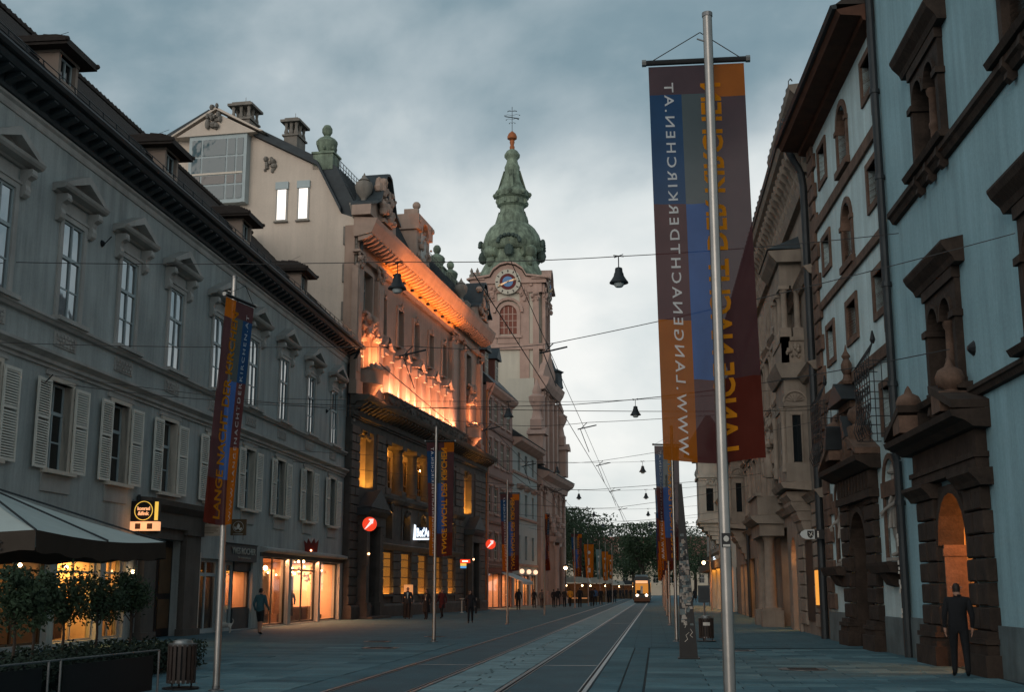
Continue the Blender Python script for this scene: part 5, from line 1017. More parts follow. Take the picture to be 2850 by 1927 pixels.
# wrought-iron window baskets
for c in (-1.05, -7.95):
    q = MB(); x0, x1, yd = c - .95, c + .78, -.62
    for i in range(7):
        x = x0 + (x1 - x0) * i / 6; q.path([(x, yd, 5.55), (x, yd - .1, 5.8), (x, yd, 6.2), (x, yd, 7.5)], .016, 4)
        q.path([(x, yd, 7.5), (c, -.3, 8.1)], .014, 4)
    for i in range(3):
        for xx in (x0, x1): q.path([(xx, -.1 - .2 * i, 5.55), (xx, -.1 - .2 * i, 7.5)], .014, 4)
    for z in (5.55, 6.0, 6.45, 6.9, 7.45): q.path([(x0, .0, z), (x0, yd, z), (x1, yd, z), (x1, .0, z)], .016, 4)
    for i in range(6):
        for j in range(4):
            x = x0 + (x1 - x0) * (i + .5) / 6; z = 5.78 + .46 * j; q.path([(x - .09, yd, z), (x, yd, z + .13), (x + .09, yd, z), (x, yd, z - .13), (x - .09, yd, z)], .011, 3)
    for s in (-1, 1):
        for t in range(6): a_ = R(60 * t); q.tube((x0 - .25, yd * .7, 7.2 if s > 0 else 6.4), (x0 - .25 + .14 * math.cos(a_), yd * .7, (7.2 if s > 0 else 6.4) + .14 * math.sin(a_)), .014, n=3)
        q.tube((x0, yd * .7, 7.2 if s > 0 else 6.4), (x0 - .25, yd * .7, 7.2 if s > 0 else 6.4), .014, n=3)
    q.lathe([(.04, 8.05), (.08, 8.15), (.02, 8.4)], (c, -.3, 0), 6); q.obj('window_grille', 'iron', E_)

# ================================================================ RIGHT HOUSE 3 : ornate brown stone house with oriels
f3r = RF(5.95, 42.75, .0)
G = thing('ornate_house', 'ornate brown stone house with two oriels, column porch and heavy bracketed eaves', 'building', f3r['loc'], f3r['rz'])
hl = []; WX = [-8.6, -11.6, -14.6, -17.6, -20.6, -23.6, -26.6, -29.6]
for c in WX: hl += [(c - .7, c + .7, 5.9, 8.4), (c - .7, c + .7, 9.9, 12.2), (c - .6, c + .6, 13.3, 15.0)]
hl += [(-10.4, -7.4, 0, 4.4), (-14.6, -11.8, 0, 4.3), (-22.5, -19, .05, 3.4), (-27.5, -24, .05, 3.4), (-32.5, -29, .05, 3.4), (-37, -35, .05, 3.2), (-40.5, -38, .05, 3.2)]
hl += [(c - .7, c + .7, z0, z1) for c in (-38.5, -41.5) for z0, z1 in ((5.9, 8.4), (9.9, 12.2))]
hl += [(c - .55, c + .55, 16.75, 17.6) for c in ()]
wall(G, 'wall', 'ornstone', -44, 0, 0, 18.0, hl, 0, .4); MB().box(-44, 0, 3.2, 12, 0, 15.4).obj('house_body', 'ornstone', G); MB().box(-44, 0, .62, 12, 4.6, 17.9).obj('house_body', 'ornstone', G)
for c in WX + [-38.5, -41.5]:
    window(G, c, 5.9, 8.4, 1.4, .25, 2, (0, .65), 'warmdark', 'glassdark'); window(G, c, 9.9, 12.2, 1.4, .25, 2, (0, .65), 'warmdark', 'glassdark')
    if c > -31: window(G, c, 13.3, 15.0, 1.2, .25, 2, (0,), 'warmdark', 'glassdark')
    q = MB()
    for z0, z1, pp in ((5.9, 8.4, .42), (9.9, 12.2, .34)):
        q.lathe([(.17, z0 - .1), (.13, z0 + .1), (.12, z1 - .3), (.18, z1)], (c - .92, -.18, 0), 8); q.lathe([(.17, z0 - .1), (.13, z0 + .1), (.12, z1 - .3), (.18, z1)], (c + .92, -.18, 0), 8); q.box(c - 1.15, c + 1.15, -.34, .02, z1, z1 + .22); q.prism([(.02, z1 + .22), (-pp, z1 + .26), (-pp - .1, z1 + .4), (.02, z1 + .45)], c - 1.3, c + 1.3, 'x'); q.prism([(c - 1.3, z1 + .45), (c + 1.3, z1 + .45), (c, z1 + 1.0)], -pp, .0, 'y'); q.prism([(.02, z0 - .3), (-.3, z0 - .26), (-.36, z0 - .1), (.02, z0 - .08)], c - 1.25, c + 1.25, 'x')
    q.lumps(c - .9, c + .9, -.42, -.1, 8.7, 9.4, 12, .2, int(-c * 3)); q.box(c - .85, c - .6, -.12, .02, 13.1, 15.1); q.box(c + .6, c + .85, -.12, .02, 13.1, 15.1); q.obj('surround', 'ornstone2', G)
for x in [-6.9 - 3 * i for i in range(9)]: 
    q = MB(); q.box(x - .28, x + .28, -.2, .02, 5.4, 12.6); q.box(x - .24, x + .24, -.16, .02, 12.9, 15.2); q.lumps(x - .3, x + .3, -.32, -.1, 12.1, 12.6, 8, .14, int(-x)); q.obj('pilaster', 'ornstone2', G)
for z in (4.9, 9.35, 12.8): mould(G, 'string_course', 'ornstone2', -44, 0, [(.02, z - .2), (-.14, z - .16), (-.24, z), (-.34, z + .1), (.02, z + .18)])
mould(G, 'architrave', 'ornstone2', -44, -.2, [(.02, 15.75), (-.2, 15.8), (-.3, 16.15), (.02, 16.25)])
mould(G, 'cornice', 'ornstone', -44, -.1, [(.02, 17.75), (-.45, 17.8), (-.5, 17.95), (-.66, 18.05), (-.7, 18.15), (-.75, 18.3), (.02, 18.4)])
q = MB(); x = -43.8
while x < -.3: q.prism([(.02, 16.35), (-.12, 16.4), (-.22, 16.7), (-.16, 17.0), (-.3, 17.3), (-.52, 17.5), (-.6, 17.78), (.02, 17.78)], x, x + .34, 'x'); x += .82
tag(q.obj('brackets', 'ornstone2', G), kind='stuff')
q = MB(); q.prism([(-.7, 18.3), (-.8, 18.3), (-.86, 18.44), (-.7, 18.46)], -44, .0, 'x'); q.obj('gutter', 'zinc', G); q = MB(); q.box(-8.2, -.1, -.12, 3, 18.41, 19.3); q.prism([(.02, 19.3), (-.3, 19.34), (-.5, 19.55), (-.55, 19.75), (.02, 19.8)], -8.4, -.0, 'x'); q.obj('attic', 'ornstone', G); MB().prism([(-.75, 18.48), (5, 23), (11, 18.3)], -44, -.1, 'x').obj('roof', 'slate', G)
q = MB(); x = -43.5
while x < 0: q.path([(x, -.8 if x < -8.4 else -.5, 18.46 if x < -8.4 else 19.78), (x, -.8 if x < -8.4 else -.5, 18.72 if x < -8.4 else 20.0), (x, -.72 if x < -8.4 else -.42, 18.8 if x < -8.4 else 20.1), (x, -.66 if x < -8.4 else -.36, 18.7 if x < -8.4 else 20.0)], .022, 4); x += .8
tag(q.obj('snow_hooks', 'iron', G), kind='stuff')
MB().path([(-.15, -.8, 18.3), (-.2, -.7, 17.4), (-.2, -.22, 16.4), (-.2, -.16, 15.9), (-.2, -.16, .02)], .13, 10).obj('downpipe', 'zinc', G); MB().path([(-31.6, -.8, 18.2), (-31.6, -.7, 16.6), (-31.6, -.14, 13.9), (-31.6, -.14, .02)], .10, 8).obj('downpipe', 'zinc', G)
q = MB()
for i in range(24): q.prism([(.0, 0), (-.12, .05), (-.04, .16), (0, .16)], -1.55, -1.25, 'x') if False else q.box(-1.7 + (i % 2) * .5, -1.35 + (i % 2) * .5, -.06, .02, 5.6 + i * .4, 5.72 + i * .4)
q.obj('wall_bosses', 'ornstone2', G)
def oriel(b, xa, xb, p, top=True):
    # xa > xb (xa is the end towards the camera); p projection
    o = MB(); o.box(xb, xa, -p, .02, 5.55, 6.25); o.box(xb + .06, xa - .06, -p + .06, .02, 6.25, 8.35); o.box(xb, xa, -p, .02, 8.35, 8.5); o.box(xb + .06, xa - .06, -p + .06, .02, 8.5, 9.4); o.prism([(.02, 9.4), (-p - .05, 9.4), (-p - .2, 9.75), (-p - .26, 9.95), (.02, 10.0)], xb - .2, xa + .2, 'x'); o = o.obj('oriel', 'ornstone', b)
    q = MB(); q.prism([(.02, 5.2), (-p - .15, 5.3), (-p - .25, 5.5), (.02, 5.56)], xb - .2, xa + .2, 'x'); q.obj('oriel_ledge', 'ornstone2', o)
    q = MB()
    for i, (zt, k_) in enumerate(((5.2, 1.0), (4.85, .82), (4.5, .6), (4.15, .4), (3.8, .2))): q.prism([(.02, zt - .36), (-p * k_ * .8, zt - .36), (-p * k_, zt - .12), (-p * k_, zt), (.02, zt)], xb + .3 + .2 * i, xa - .3 - .05 * i, 'x')
    q.obj('oriel_corbel', 'ornstone2', o)
    w = MB().box(xa - .055, xa - .045, -p * .66, -p * .30, 6.27, 8.02).obj('oriel_window', 'glassdark', o); q = MB(); q.box(xa - .06, xa + .02, -p * .72, -p * .66, 6.25, 8.1); q.box(xa - .06, xa + .02, -p * .30, -p * .24, 6.25, 8.1); q.box(xa - .06, xa + .03, -p * .74, -p * .22, 8.02, 8.14); q.obj('frame', 'ornstone2', w)
    for i in range(2):
        x = xb + (xa - xb) * (.3 + .4 * i); MB().box(x - .4, x + .4, -p + .045, -p + .052, 6.3, 8.0).obj('oriel_window', 'glassdark', o)
    q = MB()
    for i in range(7): t = R(15 + 25 * i); q.prism([(-p * .5, 8.5), (-p * .5 + math.cos(t) * .30 - math.sin(t) * .05, 8.5 + math.sin(t) * .30), (-p * .5 + math.cos(t) * .34, 8.5 + math.sin(t) * .34), (-p * .5 + math.cos(t) * .30 + math.sin(t) * .05, 8.5 + math.sin(t) * .30)], xa - .06, xa - .0, 'x')
    for i in range(8):
        t0, t1 = R(22.5 * i), R(22.5 * (i + 1)); q.prism([(-p * .5 + math.cos(t0) * .4, 8.5 + math.sin(t0) * .4), (-p * .5 + math.cos(t0) * .47, 8.5 + math.sin(t0) * .47), (-p * .5 + math.cos(t1) * .47, 8.5 + math.sin(t1) * .47), (-p * .5 + math.cos(t1) * .4, 8.5 + math.sin(t1) * .4)], xa - .06, xa + .02, 'x')
    q.obj('shell_ornament', 'ornstone2', o)
    for x in (xa - .02, xb + .1): q = MB(); q.lathe([(.14, 5.9), (.1, 6.3), (.09, 8.0), (.15, 8.3)], (x - .1, -p - .02, 0), 8); q.obj('colonnette', 'ornstone2', o, True)
    if top:
        q = MB(); q.box(xb + .05, xa - .05, -p + .04, -p + .3, 10.0, 10.85); q.box(xa - .3, xa - .05, -p + .04, .02, 10.0, 10.85); q.box(xb + .0, xa + .02, -p, -p + .34, 10.85, 11.0); q.box(xa - .34, xa + .02, -p, .02, 10.85, 11.0); q.lumps(xa - .06, xa + .03, -p * .8, -p * .2, 10.2, 10.7, 10, .12, 4); q.obj('loggia_parapet', 'ornstone2', o)
        for x, y_ in ((xa - .2, -p + .2), (xa - .2, -.18), (xb + .25, -p + .2), ((xa + xb) / 2, -p + .2)): q = MB(); q.box(x - .2, x + .2, y_ - .2, y_ + .2, 11.0, 11.35); q.lathe([(.17, 11.35), (.13, 11.45), (.11, 12.7), (.18, 12.85)], (x, y_, 0), 10); q.box(x - .2, x + .2, y_ - .2, y_ + .2, 12.85, 13.0); q.obj('loggia_column', 'ornstone2', o, True)
        q = MB(); q.box(xb + .05, xa - .05, -p + .05, .02, 13.0, 13.85); q.prism([(.02, 13.85), (-p - .05, 13.85), (-p - .3, 14.15), (-p - .36, 14.3), (.02, 14.34)], xb - .3, xa + .3, 'x'); q.obj('loggia_entablature', 'ornstone', o)
        q = MB(); v = [(xb - .35, -p - .4, 14.35), (xa + .35, -p - .4, 14.35), (xa + .35, .0, 14.35), (xb - .35, .0, 14.35), (xb + .6, .0, 15.0), (xa - .3, .0, 15.0)]; q.add(v, [(0, 1, 5, 4), (1, 2, 5), (0, 4, 3), (0, 3, 2, 1), (2, 3, 4, 5)]); q.obj('oriel_roof', 'slate', o)
        MB().box(xb + .3, xa - .4, .0, .02 + .001, 11.0, 13.0).obj('loggia_back', 'ornstone', o)
    return o
oriel(G, -3.25, -6.4, .86); oriel(G, -33.2, -36.6, .95)
# column porch with balcony
q = MB(); q.box(-14.2, -13.3, -1.05, -.12, 0, .72); q.box(-14.1, -13.4, -1.0, -.2, .72, .84); o = q.obj('porch_pedestal', 'ornstone', G); MB().lathe([(.30, .84), (.26, .95), (.25, 1.6), (.21, 3.75), (.24, 3.8), (.32, 3.98)], (-13.7, -.62, 0), 16).obj('porch_column', 'ornstone2', o, True)
q = MB(); q.box(-17.6, -16.7, -1.05, -.12, 0, .72); o2 = q.obj('porch_pedestal', 'ornstone', G); MB().lathe([(.30, .72), (.26, .95), (.25, 1.6), (.21, 3.75), (.24, 3.8), (.32, 3.98)], (-17.1, -.62, 0), 16).obj('porch_column', 'ornstone2', o2, True)
q = MB(); q.box(-17.7, -13.1, -1.05, .02, 3.98, 4.5); q.prism([(.02, 4.5), (-1.15, 4.52), (-1.4, 4.72), (-1.45, 4.85), (.02, 4.9)], -17.9, -12.9, 'x'); q.box(-17.6, -13.2, -1.1, -.95, 4.9, 5.75); q.box(-13.35, -13.2, -.95, .02, 4.9, 5.75); q.box(-17.7, -13.1, -1.2, -.9, 5.75, 5.88); q.obj('porch_balcony', 'ornstone', G)
q = MB(); q.lumps(-13.0, -10.4, -.75, -.15, 6.6, 8.6, 44, .3, 90); q.lathe([(.3, 6.4), (.34, 6.9), (.25, 7.6), (.12, 7.8), (.2, 8.1), (.02, 8.35)], (-11.4, -.6, 0), 8); q.obj('figure_relief', 'ornstone2', G, True)
# lit arches at street level
for a, b, e_ in ((-10.4, -7.4, 220), (-14.6, -11.8, 30), (-22.5, -19, 130), (-27.5, -24, 150), (-32.5, -29, 110), (-37, -35, 90), (-40.5, -38, 90)):
    z1 = 4.4 if a == -10.4 else 3.4; room(G, a, b, 0, z1, 2.5, 'warmwall', 'warmdark', .41, 'lit_interior'); lamp('arcade_light', 'AREA', ((a + b) / 2, 1.5, z1 - .1), e_, (1, .40, .07), G, size=b - a - .5, size_y=1.2)
    if a < -15: glazing(G, a, b, .05, z1 if a > -34 else 3.2, 2, 'zinc', .25)
q = MB(); q.box(-10.4, -9.7, -.1, .45, 0, 2.9); q.box(-8.0, -7.4, -.1, .45, 0, 2.9); archplate(q, -10.4, -7.4, 2.9, 4.4, -8.85, .85, -.1, .45); q.lathe([(.16, 0), (.16, 2.6), (.24, 2.85)], (-9.3, .25, 0), 10); q.obj('arcade_arch', 'ornstone2', G)
z = .3; g = random.Random(5); i = 0
while z < 4.6:
    stone(G, -2.9, -.4, z, z + .5, 'ornstone2', 0, .1, .035); stone(G, -7.35, -5.6, z, z + .5, 'ornstone2', 0, .1, .035); stone(G, -18.9, -17.9, z, z + .5, 'ornstone2', 0, .1, .035); z += .5
MB().box(-5.4, -3.1, -.05, .02, .5, 3.4).obj('dark_door', 'black', G)
q = MB(); q.box(-2.4, -1.1, -.12, .0, 1.0, 2.4); q.obj('show_case', 'warmdark', G); o = MB().box(-2.3, -1.2, -.14, -.121, 1.1, 2.3).obj('show_case_glass', 'litwin', G)

# ================================================================ RIGHT HOUSE 4 : pale corner house with bay, shops
f4r = RF(6.0, 87.2, .0)
H4 = thing('pale_corner_house', 'pale grey ornate house with projecting corner bay above glowing shops', 'building', f4r['loc'], f4r['rz'])
hl = [(c - .8, c + .8, z0, z1) for c in (-9, -13, -27, -31, -35, -39) for z0, z1 in ((5.6, 8.0), (9.4, 11.6))] + [(a, a + 4, .05, 3.2) for a in (-8, -14, -21, -27, -33, -40)]
wall(H4, 'wall', 'palegrey', -44, -5, 0, 13.2, hl, 0, .35); MB().box(-44, -5, 2.8, 12, 0, 13).obj('house_body', 'palegrey', H4); MB().box(-44, -5, .62, 12, 3.4, 13).obj('house_body', 'palegrey', H4)
for c in (-9, -13, -27, -31, -35, -39):
    for z0, z1 in ((5.6, 8.0), (9.4, 11.6)):
        window(H4, c, z0, z1, 1.6, .2, 2, (0, .65), 'winblue', 'glassdark'); q = MB(); q.prism([(.02, z1 + .1), (-.3, z1 + .15), (-.45, z1 + .45), (.02, z1 + .5)], c - 1.2, c + 1.2, 'x'); q.box(c - 1.1, c + 1.1, -.2, .02, z0 - .3, z0 - .1); q.lumps(c - .8, c + .8, -.3, -.05, z1 + .5, z1 + .9, 8, .2, int(-c)); q.obj('surround', 'palegrey', H4)
for z in (4.6, 8.7, 12.3): mould(H4, 'string_course', 'palegrey', -44, -5, [(.02, z - .2), (-.3, z - .1), (-.5, z + .1), (.02, z + .2)])
mould(H4, 'cornice', 'palegrey', -44.2, -4.8, [(.02, 12.9), (-.5, 13.0), (-1.0, 13.3), (-1.1, 13.6), (.02, 13.7)]); MB().prism([(-1.1, 13.7), (5, 18), (11, 13.7)], -44, -5, 'x').obj('roof', 'slate', H4)
q = MB(); q.box(-22, -17.5, -1.75, .02, 7.4, 12.6); q.box(-22.2, -17.3, -1.9, .02, 7.1, 7.5); q.box(-22.2, -17.3, -1.9, .02, 10.9, 11.15); q.box(-22.4, -17.1, -2.1, .02, 12.6, 12.9); q.lathe([(2.2, 12.9), (2.0, 13.8), (1.2, 15), (.2, 16.5)], (-19.7, -.7, 0), 8); o = q.obj('corner_bay', 'palegrey', H4)
for k_ in range(5): q = MB(); q.prism([(.02, 7.1 - .35 * k_ - .35), (-1.7 + .33 * k_, 7.1 - .35 * k_ - .3), (-1.75 + .33 * k_, 7.1 - .35 * k_), (.02, 7.1 - .35 * k_)], -21.8 + .1 * k_, -17.7 - .1 * k_, 'x'); q.obj('bay_corbel', 'palegrey', o)
w = MB().box(-17.49, -17.44, -1.15, -.55, 8.1, 10.0).obj('bay_window', 'glassdark', o); q = MB(); q.box(-17.49, -17.40, -1.3, -1.15, 8.0, 10.3); q.box(-17.49, -17.40, -.55, -.4, 8.0, 10.3); q.box(-17.49, -17.38, -1.35, -.35, 10.3, 10.5); q.lumps(-17.5, -17.38, -1.2, -.5, 10.45, 10.75, 6, .16, 3); q.obj('frame', 'palegrey', w)
for a in (-8, -14, -21, -27, -33, -40):
    room(H4, a, a + 4, .05, 3.2, 2.2, 'warmwall', 'warmdark', .36); glazing(H4, a, a + 4, .05, 3.2, 3, 'zinc', .2, .08); lamp('shop_light', 'AREA', (a + 2, 1.4, 3.1), 320, WARM, H4, size=3.4, size_y=1.4)
q = MB(); q.box(-44, -5, -.9, .0, 3.3, 3.9); q.obj('shop_canopy', 'warmdark', H4); lamp('canopy_light', 'AREA', (-22, -.5, 3.28), 420, (1, .36, .05), H4, size=30, size_y=.5)
for x in (-5.6, -10.0, -16.4, -23.5): q = MB(); q.lathe([(.35, 0), (.3, .5), (.27, 4.0), (.4, 4.4)], (x, -.3, 0), 10); q.obj('column', 'palegrey', H4, True)
# ================================================================ FLAGPOLES AND BANNERS
TILT = .0057                                             # the street axis runs slightly to the right
M['b_orange'] = cloth('banner_orange', (.56, .155, .016), .55, .16, .02, .55); M['b_blue'] = cloth('banner_blue', (.070, .160, .44), .55, .16, .03, .55); M['b_maroon'] = cloth('banner_maroon', (.145, .050, .050), .5, .16, .03, .55); M['b_plum'] = cloth('banner_plum', (.115, .052, .056), .5, .16, .04, .55)
M['b_olive'] = cloth('banner_grey', (.10, .120, .120), .45, .16, .05, .55); M['b_dark'] = cloth('banner_dark_blue', (.022, .080, .20), .45, .16, .03, .55); M['b_red'] = cloth('banner_red', (.150, .030, .020), .45, .16, .02, .55); M['b_teal'] = cloth('banner_teal', (.23, .33, .32), .45, .1, .02, .55)
M['b_white'] = cloth('banner_white_print', (.80, .82, .82), .5, .05, .0, .9); M['b_yellow'] = cloth('banner_amber_print', (.78, .30, .022), .5, .06, .0, .9)
BM = ['b_orange', 'b_blue', 'b_maroon', 'b_plum', 'b_olive', 'b_dark', 'b_red', 'b_teal']
BLK = [(0, .335, 0, .075, 3), (0, .335, .075, .36, 5), (0, .335, .36, .655, 2), (0, .335, .655, 1, 0), (.335, .64, 0, .075, 3), (.335, .64, .075, .36, 4), (.335, .64, .36, .80, 1), (.335, .64, .80, 1, 2), (.64, 1, 0, .085, 0), (.64, 1, .085, .80, 3), (.64, 1, .80, 1, 6)]
def flagpole(x, y, h, label, r=.05):
    o = thing('flagpole', label, 'flagpole', (x, y, 0), 0, 'steel flagpoles in two rows')
    q = MB(); q.lathe([(r * 1.15, .012), (r * 1.1, 1.0), (r, 3), (r * .92, h - .06), (r * .9, h), (r * .5, h + .015)], n=16); q.obj('pole', 'steel', o, True)
    q = MB(); q.lathe([(.13, .012), (.13, .03), (r * 1.3, .05), (r * 1.3, .10)], n=14); q.obj('base_plate', 'steeldark', o)
    q = MB(); q.lathe([(r * 1.04, h - .02), (r * 1.04, h + .02)], n=14); q.tube((-r * .9, 0, h - .26), (-r * 2.2, -.01, h - .24), .008, n=4); q.obj('cap', 'steeldark', o)
    return o
def banner(x, y, ztop, w, h, label, rz=0, front=False, wave=.05, taper=0, sag=.10, seed=1, plain=None, twist=0, txt=True, shift=0):
    o = thing('banner', label, 'banner', (x, y, ztop), rz, 'banners hung from the flagpoles'); gr = random.Random(seed); ph = gr.uniform(0, 6)
    def P(u, t):      # u 0..1 across, t 0..1 down
        a = twist * t * t; ww = w * (1 - taper * t); xx = (u - .5) * ww + w * .5 + .06 * w * t
        yy = wave * (math.sin(u * 7 + ph + t * 2.3) * t * .9 + math.sin(u * 13 + ph * 2 + t * 5) * .3 * t ** .7 + math.sin(u * 23 - t * 7 + ph) * .22 * t + .9 * max(0, math.sin((u * 2.2 + t * .8 + ph) * 3.0)) ** 6 * t) + .05 * math.sin(t * 3.1) + shift * t ** 1.3
        c, s = math.cos(a), math.sin(a); xc = w * .62
        return (xc + (xx - xc) * c - yy * s, yy * c + (xx - xc) * s, -h * t - sag * h * .1 * t * math.sin(math.pi * min(1, u * 1.1)))
    us = sorted({*[i / 40 for i in range(41)], .335, .64, .36, .665}); ts = sorted({*[i / 36 for i in range(37)], .075, .085, .36, .655, .80})
    q = MB(); idx = {}
    for i, t in enumerate(ts):
        for j, u in enumerate(us): idx[i, j] = len(q.v); q.v.append(P(u, t))
    for i in range(len(ts) - 1):
        for j in range(len(us) - 1):
            um, tm = (us[j] + us[j + 1]) / 2, (ts[i] + ts[i + 1]) / 2; uu = 1 - um if front else um; k_ = 0
            if plain is not None: k_ = plain
            else:
                for a, b, c, d, m_ in BLK:
                    if a <= uu <= b and c <= tm <= d: k_ = m_
            q.f.append((idx[i, j], idx[i, j + 1], idx[i + 1, j + 1], idx[i + 1, j])); q.m.append(k_)
    cl = q.obj('cloth', BM, o, True)
    MB().tube((-.03, 0, .04), (w + .03, 0, .04), .028, n=8).obj('top_bar', 'black', o); q = MB(); q.tube((-.06, 0, .04), (-.02, 0, .04), .036, n=8); q.tube((w + .02, 0, .04), (w + .06, 0, .04), .036, n=8); q.obj('bar_caps', 'steel', o)
    q = MB(); q.path([(.02, 0, .05), (w * .55, -.06, .30)], .005, 4); q.path([(w - .02, 0, .05), (w * .55, -.06, .30)], .005, 4); q.obj('halyard', 'wire', o)
    if txt and plain is None:
        for body, uc, cap, t0, t1, m_, off in (('WWW.LANGENACHTDERKIRCHEN.AT', .205, .088 * w / .9, .985, .045, 'b_white', .0012), ('LANGE NACHT DER KIRCHEN', .64, .185 * w / .9, .975, .05, 'b_yellow', .007)):
            me = textmesh(body, cap / .72, .0, off, 1.35 if 'WWW' in body else 1.0); xs = [v.co.x for v in me.vertices]; ys = [v.co.y for v in me.vertices]; x0_, x1_ = min(xs), max(xs); yc = (min(ys) + max(ys)) / 2
            for v in me.vertices:
                t = t0 + (t1 - t0) * (v.co.x - x0_) / (x1_ - x0_); du = (v.co.y - yc) / w; u = (uc + du) if not front else (1 - uc - du); px, py, pz = P(u, t); v.co = (px, py - .012, pz)
            me.materials.clear(); me.materials.append(M[m_]); inst('lettering', me, cl)
    elif plain is not None and txt:
        q = MB(); q.tube((w * .5, -.035, -h * .25), (w * .5, -.025, -h * .25), w * .17, n=14); q.box(w * .35, w * .65, -.035, -.028, -h * .85, -h * .72); q.box(w * .44, w * .56, -.036, -.029, -h * .62, -h * .42); q.obj('emblem', 'b_white', cl)
    return o
# right row
flagpole(.645, 10.75, 6.93, 'tall steel flagpole right in front, its foot cut off by the frame', .047); banner(.088, 10.90, 6.50, .89, 3.72, 'huge church-night banner seen from behind on the nearest right flagpole', wave=.055, taper=-.0, seed=3)
flagpole(.80, 40.2, 6.9, 'second steel flagpole of the right row, beside the black leaning stele'); banner(.23, 40.3, 6.28, .86, 3.7, 'church-night banner on the second flagpole of the right row', R(20), wave=.10, taper=.15, seed=5)
for i, yy in enumerate((58, 77, 97, 117, 137)):
    xx = .76 + TILT * (yy - 40); nm = ['third', 'fourth', 'fifth', 'sixth', 'seventh'][i]; flagpole(xx, yy, 6.9, f'{nm} steel flagpole of the right row, counted from the camera'); banner(xx - .55, yy + .1, 6.25, .9, 3.7, f'banner on the {nm} flagpole of the right row, largely hidden by the ones before', R(15), wave=.12, taper=.2, seed=9 + i)
# left row
flagpole(-7.10, 20.04, 7.0, 'first steel flagpole of the left row, beside the slatted bin'); banner(-6.90, 19.10, 6.42, .9, 3.7, 'church-night banner seen from the front on the first left flagpole, turned edge-on', R(78), True, .03, .0, seed=6, twist=.0, shift=.24)
flagpole(-6.84, 39.2, 6.86, 'second steel flagpole of the left row, before the bank'); banner(-7.18, 39.3, 6.36, .91, 3.65, 'church-night banner on the second left flagpole before the bank', 0, False, .07, .18, seed=8)
flagpole(-6.75, 58.8, 6.85, 'third steel flagpole of the left row'); banner(-7.12, 58.9, 6.16, .93, 3.65, 'church-night banner on the third left flagpole, faded red', 0, False, .08, .15, seed=10)
flagpole(-6.67, 78.6, 6.87, 'fourth steel flagpole of the left row, its banner furled'); banner(-6.60, 78.7, 6.38, .9, 3.55, 'dark banner twisted nearly edge-on on the fourth left flagpole', R(76), True, .12, .2, seed=12, twist=.3)
flagpole(-6.62, 109.7, 6.95, 'fifth steel flagpole of the left row, behind the strollers'); banner(-6.91, 109.8, 6.45, .96, 3.7, 'orange and purple banner on the fifth left flagpole', 0, False, .1, .3, seed=14)
for i, (xx, ww, zt, m_, zb) in enumerate([(-6.6, 1.0, 6.1, 0, 2.8), (-5.58, .6, 5.72, 7, 2.67), (-5.12, .7, 5.6, 0, 2.55), (-4.55, .5, 5.38, 0, 2.8)]):
    flagpole(xx + .4, 125.2 + i * 4, 6.6, ['slim flagpole with the widest plain orange banner by the stalls', 'slim flagpole with the only teal banner by the stalls', 'slim flagpole with the plain orange banner next to the teal one', 'slim flagpole with the narrow orange banner nearest the tracks'][i], .035); banner(xx, 125.3 + i * 4, zt, ww, zt - zb, ['wide plain orange banner with a round white emblem near the stalls', 'teal banner with a white emblem near the stalls', 'orange banner with a white emblem to the right of the teal banner', 'narrow orange banner nearest the tram tracks'][i], 0, plain=m_, wave=.1, taper=.3, seed=30 + i)
q = MB()
gr = random.Random(6)
o = thing('sticker', 'black-and-white face sticker stuck on the nearest flagpole', 'sticker', (.645, 10.70, 2.06)); MB().box(-.03, .045, -.013, -.002, -.06, .06).obj('paper', 'black', o); q = MB(); q.ball((.008, -.016, .012), .024, (1, .15, 1.1), 8); q.box(-.02, .04, -.016, -.0135, -.055, -.035); q.obj('print', 'statue', o)

# ================================================================ OVERHEAD WIRES AND PENDANT LAMPS
def wire(name, pts, r, label, cat='wire', group='overhead wires', sag=0, n=10):
    out = []
    for a, b in zip(pts, pts[1:]):
        for i in range(n): t = i / n; out.append((a[0] + (b[0] - a[0]) * t, a[1] + (b[1] - a[1]) * t, a[2] + (b[2] - a[2]) * t - sag * 4 * t * (1 - t)))
    out.append(pts[-1]); return tag(MB().path(out, r, 4).obj(name, 'wire', None), label, cat, group)
wire('contact_wire', [(-4.72 + TILT * (y_ - 20), y_, 5.6) for y_ in (21, 60, 110, 170, 240)], .010, 'lower tram wire running down the street above the left track', sag=.1)
wire('messenger_wire', [(-4.72 + TILT * (y_ - 20), y_, 6.42) for y_ in (36, 60, 90, 125, 170, 240)], .008, 'upper tram wire running down the street above the left track', sag=.12)
wire('contact_wire', [(-4.33, 30, 9.6), (-3.78, 56, 9.53), (-2.7, 132, 9.5), (-2.2, 200, 9.5)], .016, 'thick high wire running down the middle of the street', sag=.0)
wire('messenger_wire', [(-3.36, 30, 9.88), (-3.3, 45, 9.8), (-3.12, 62, 9.6), (-3.06, 78, 9.58), (-2.9, 132, 9.5), (-2.6, 200, 9.5)], .012, 'thinner high wire beside the thick one in the middle of the street', sag=.0)
LY = [(30.0, 'first'), (54.0, 'second'), (81.0, 'third'), (104.5, 'fourth'), (129.5, 'fifth'), (152, 'sixth'), (175, 'seventh')]
def leftx(y): return -16.75 if y < 67.2 else -16.5 + (y - 67.2) * .0847 if y < 126 else -11.5 + (y - 126) * .08
lampme = None
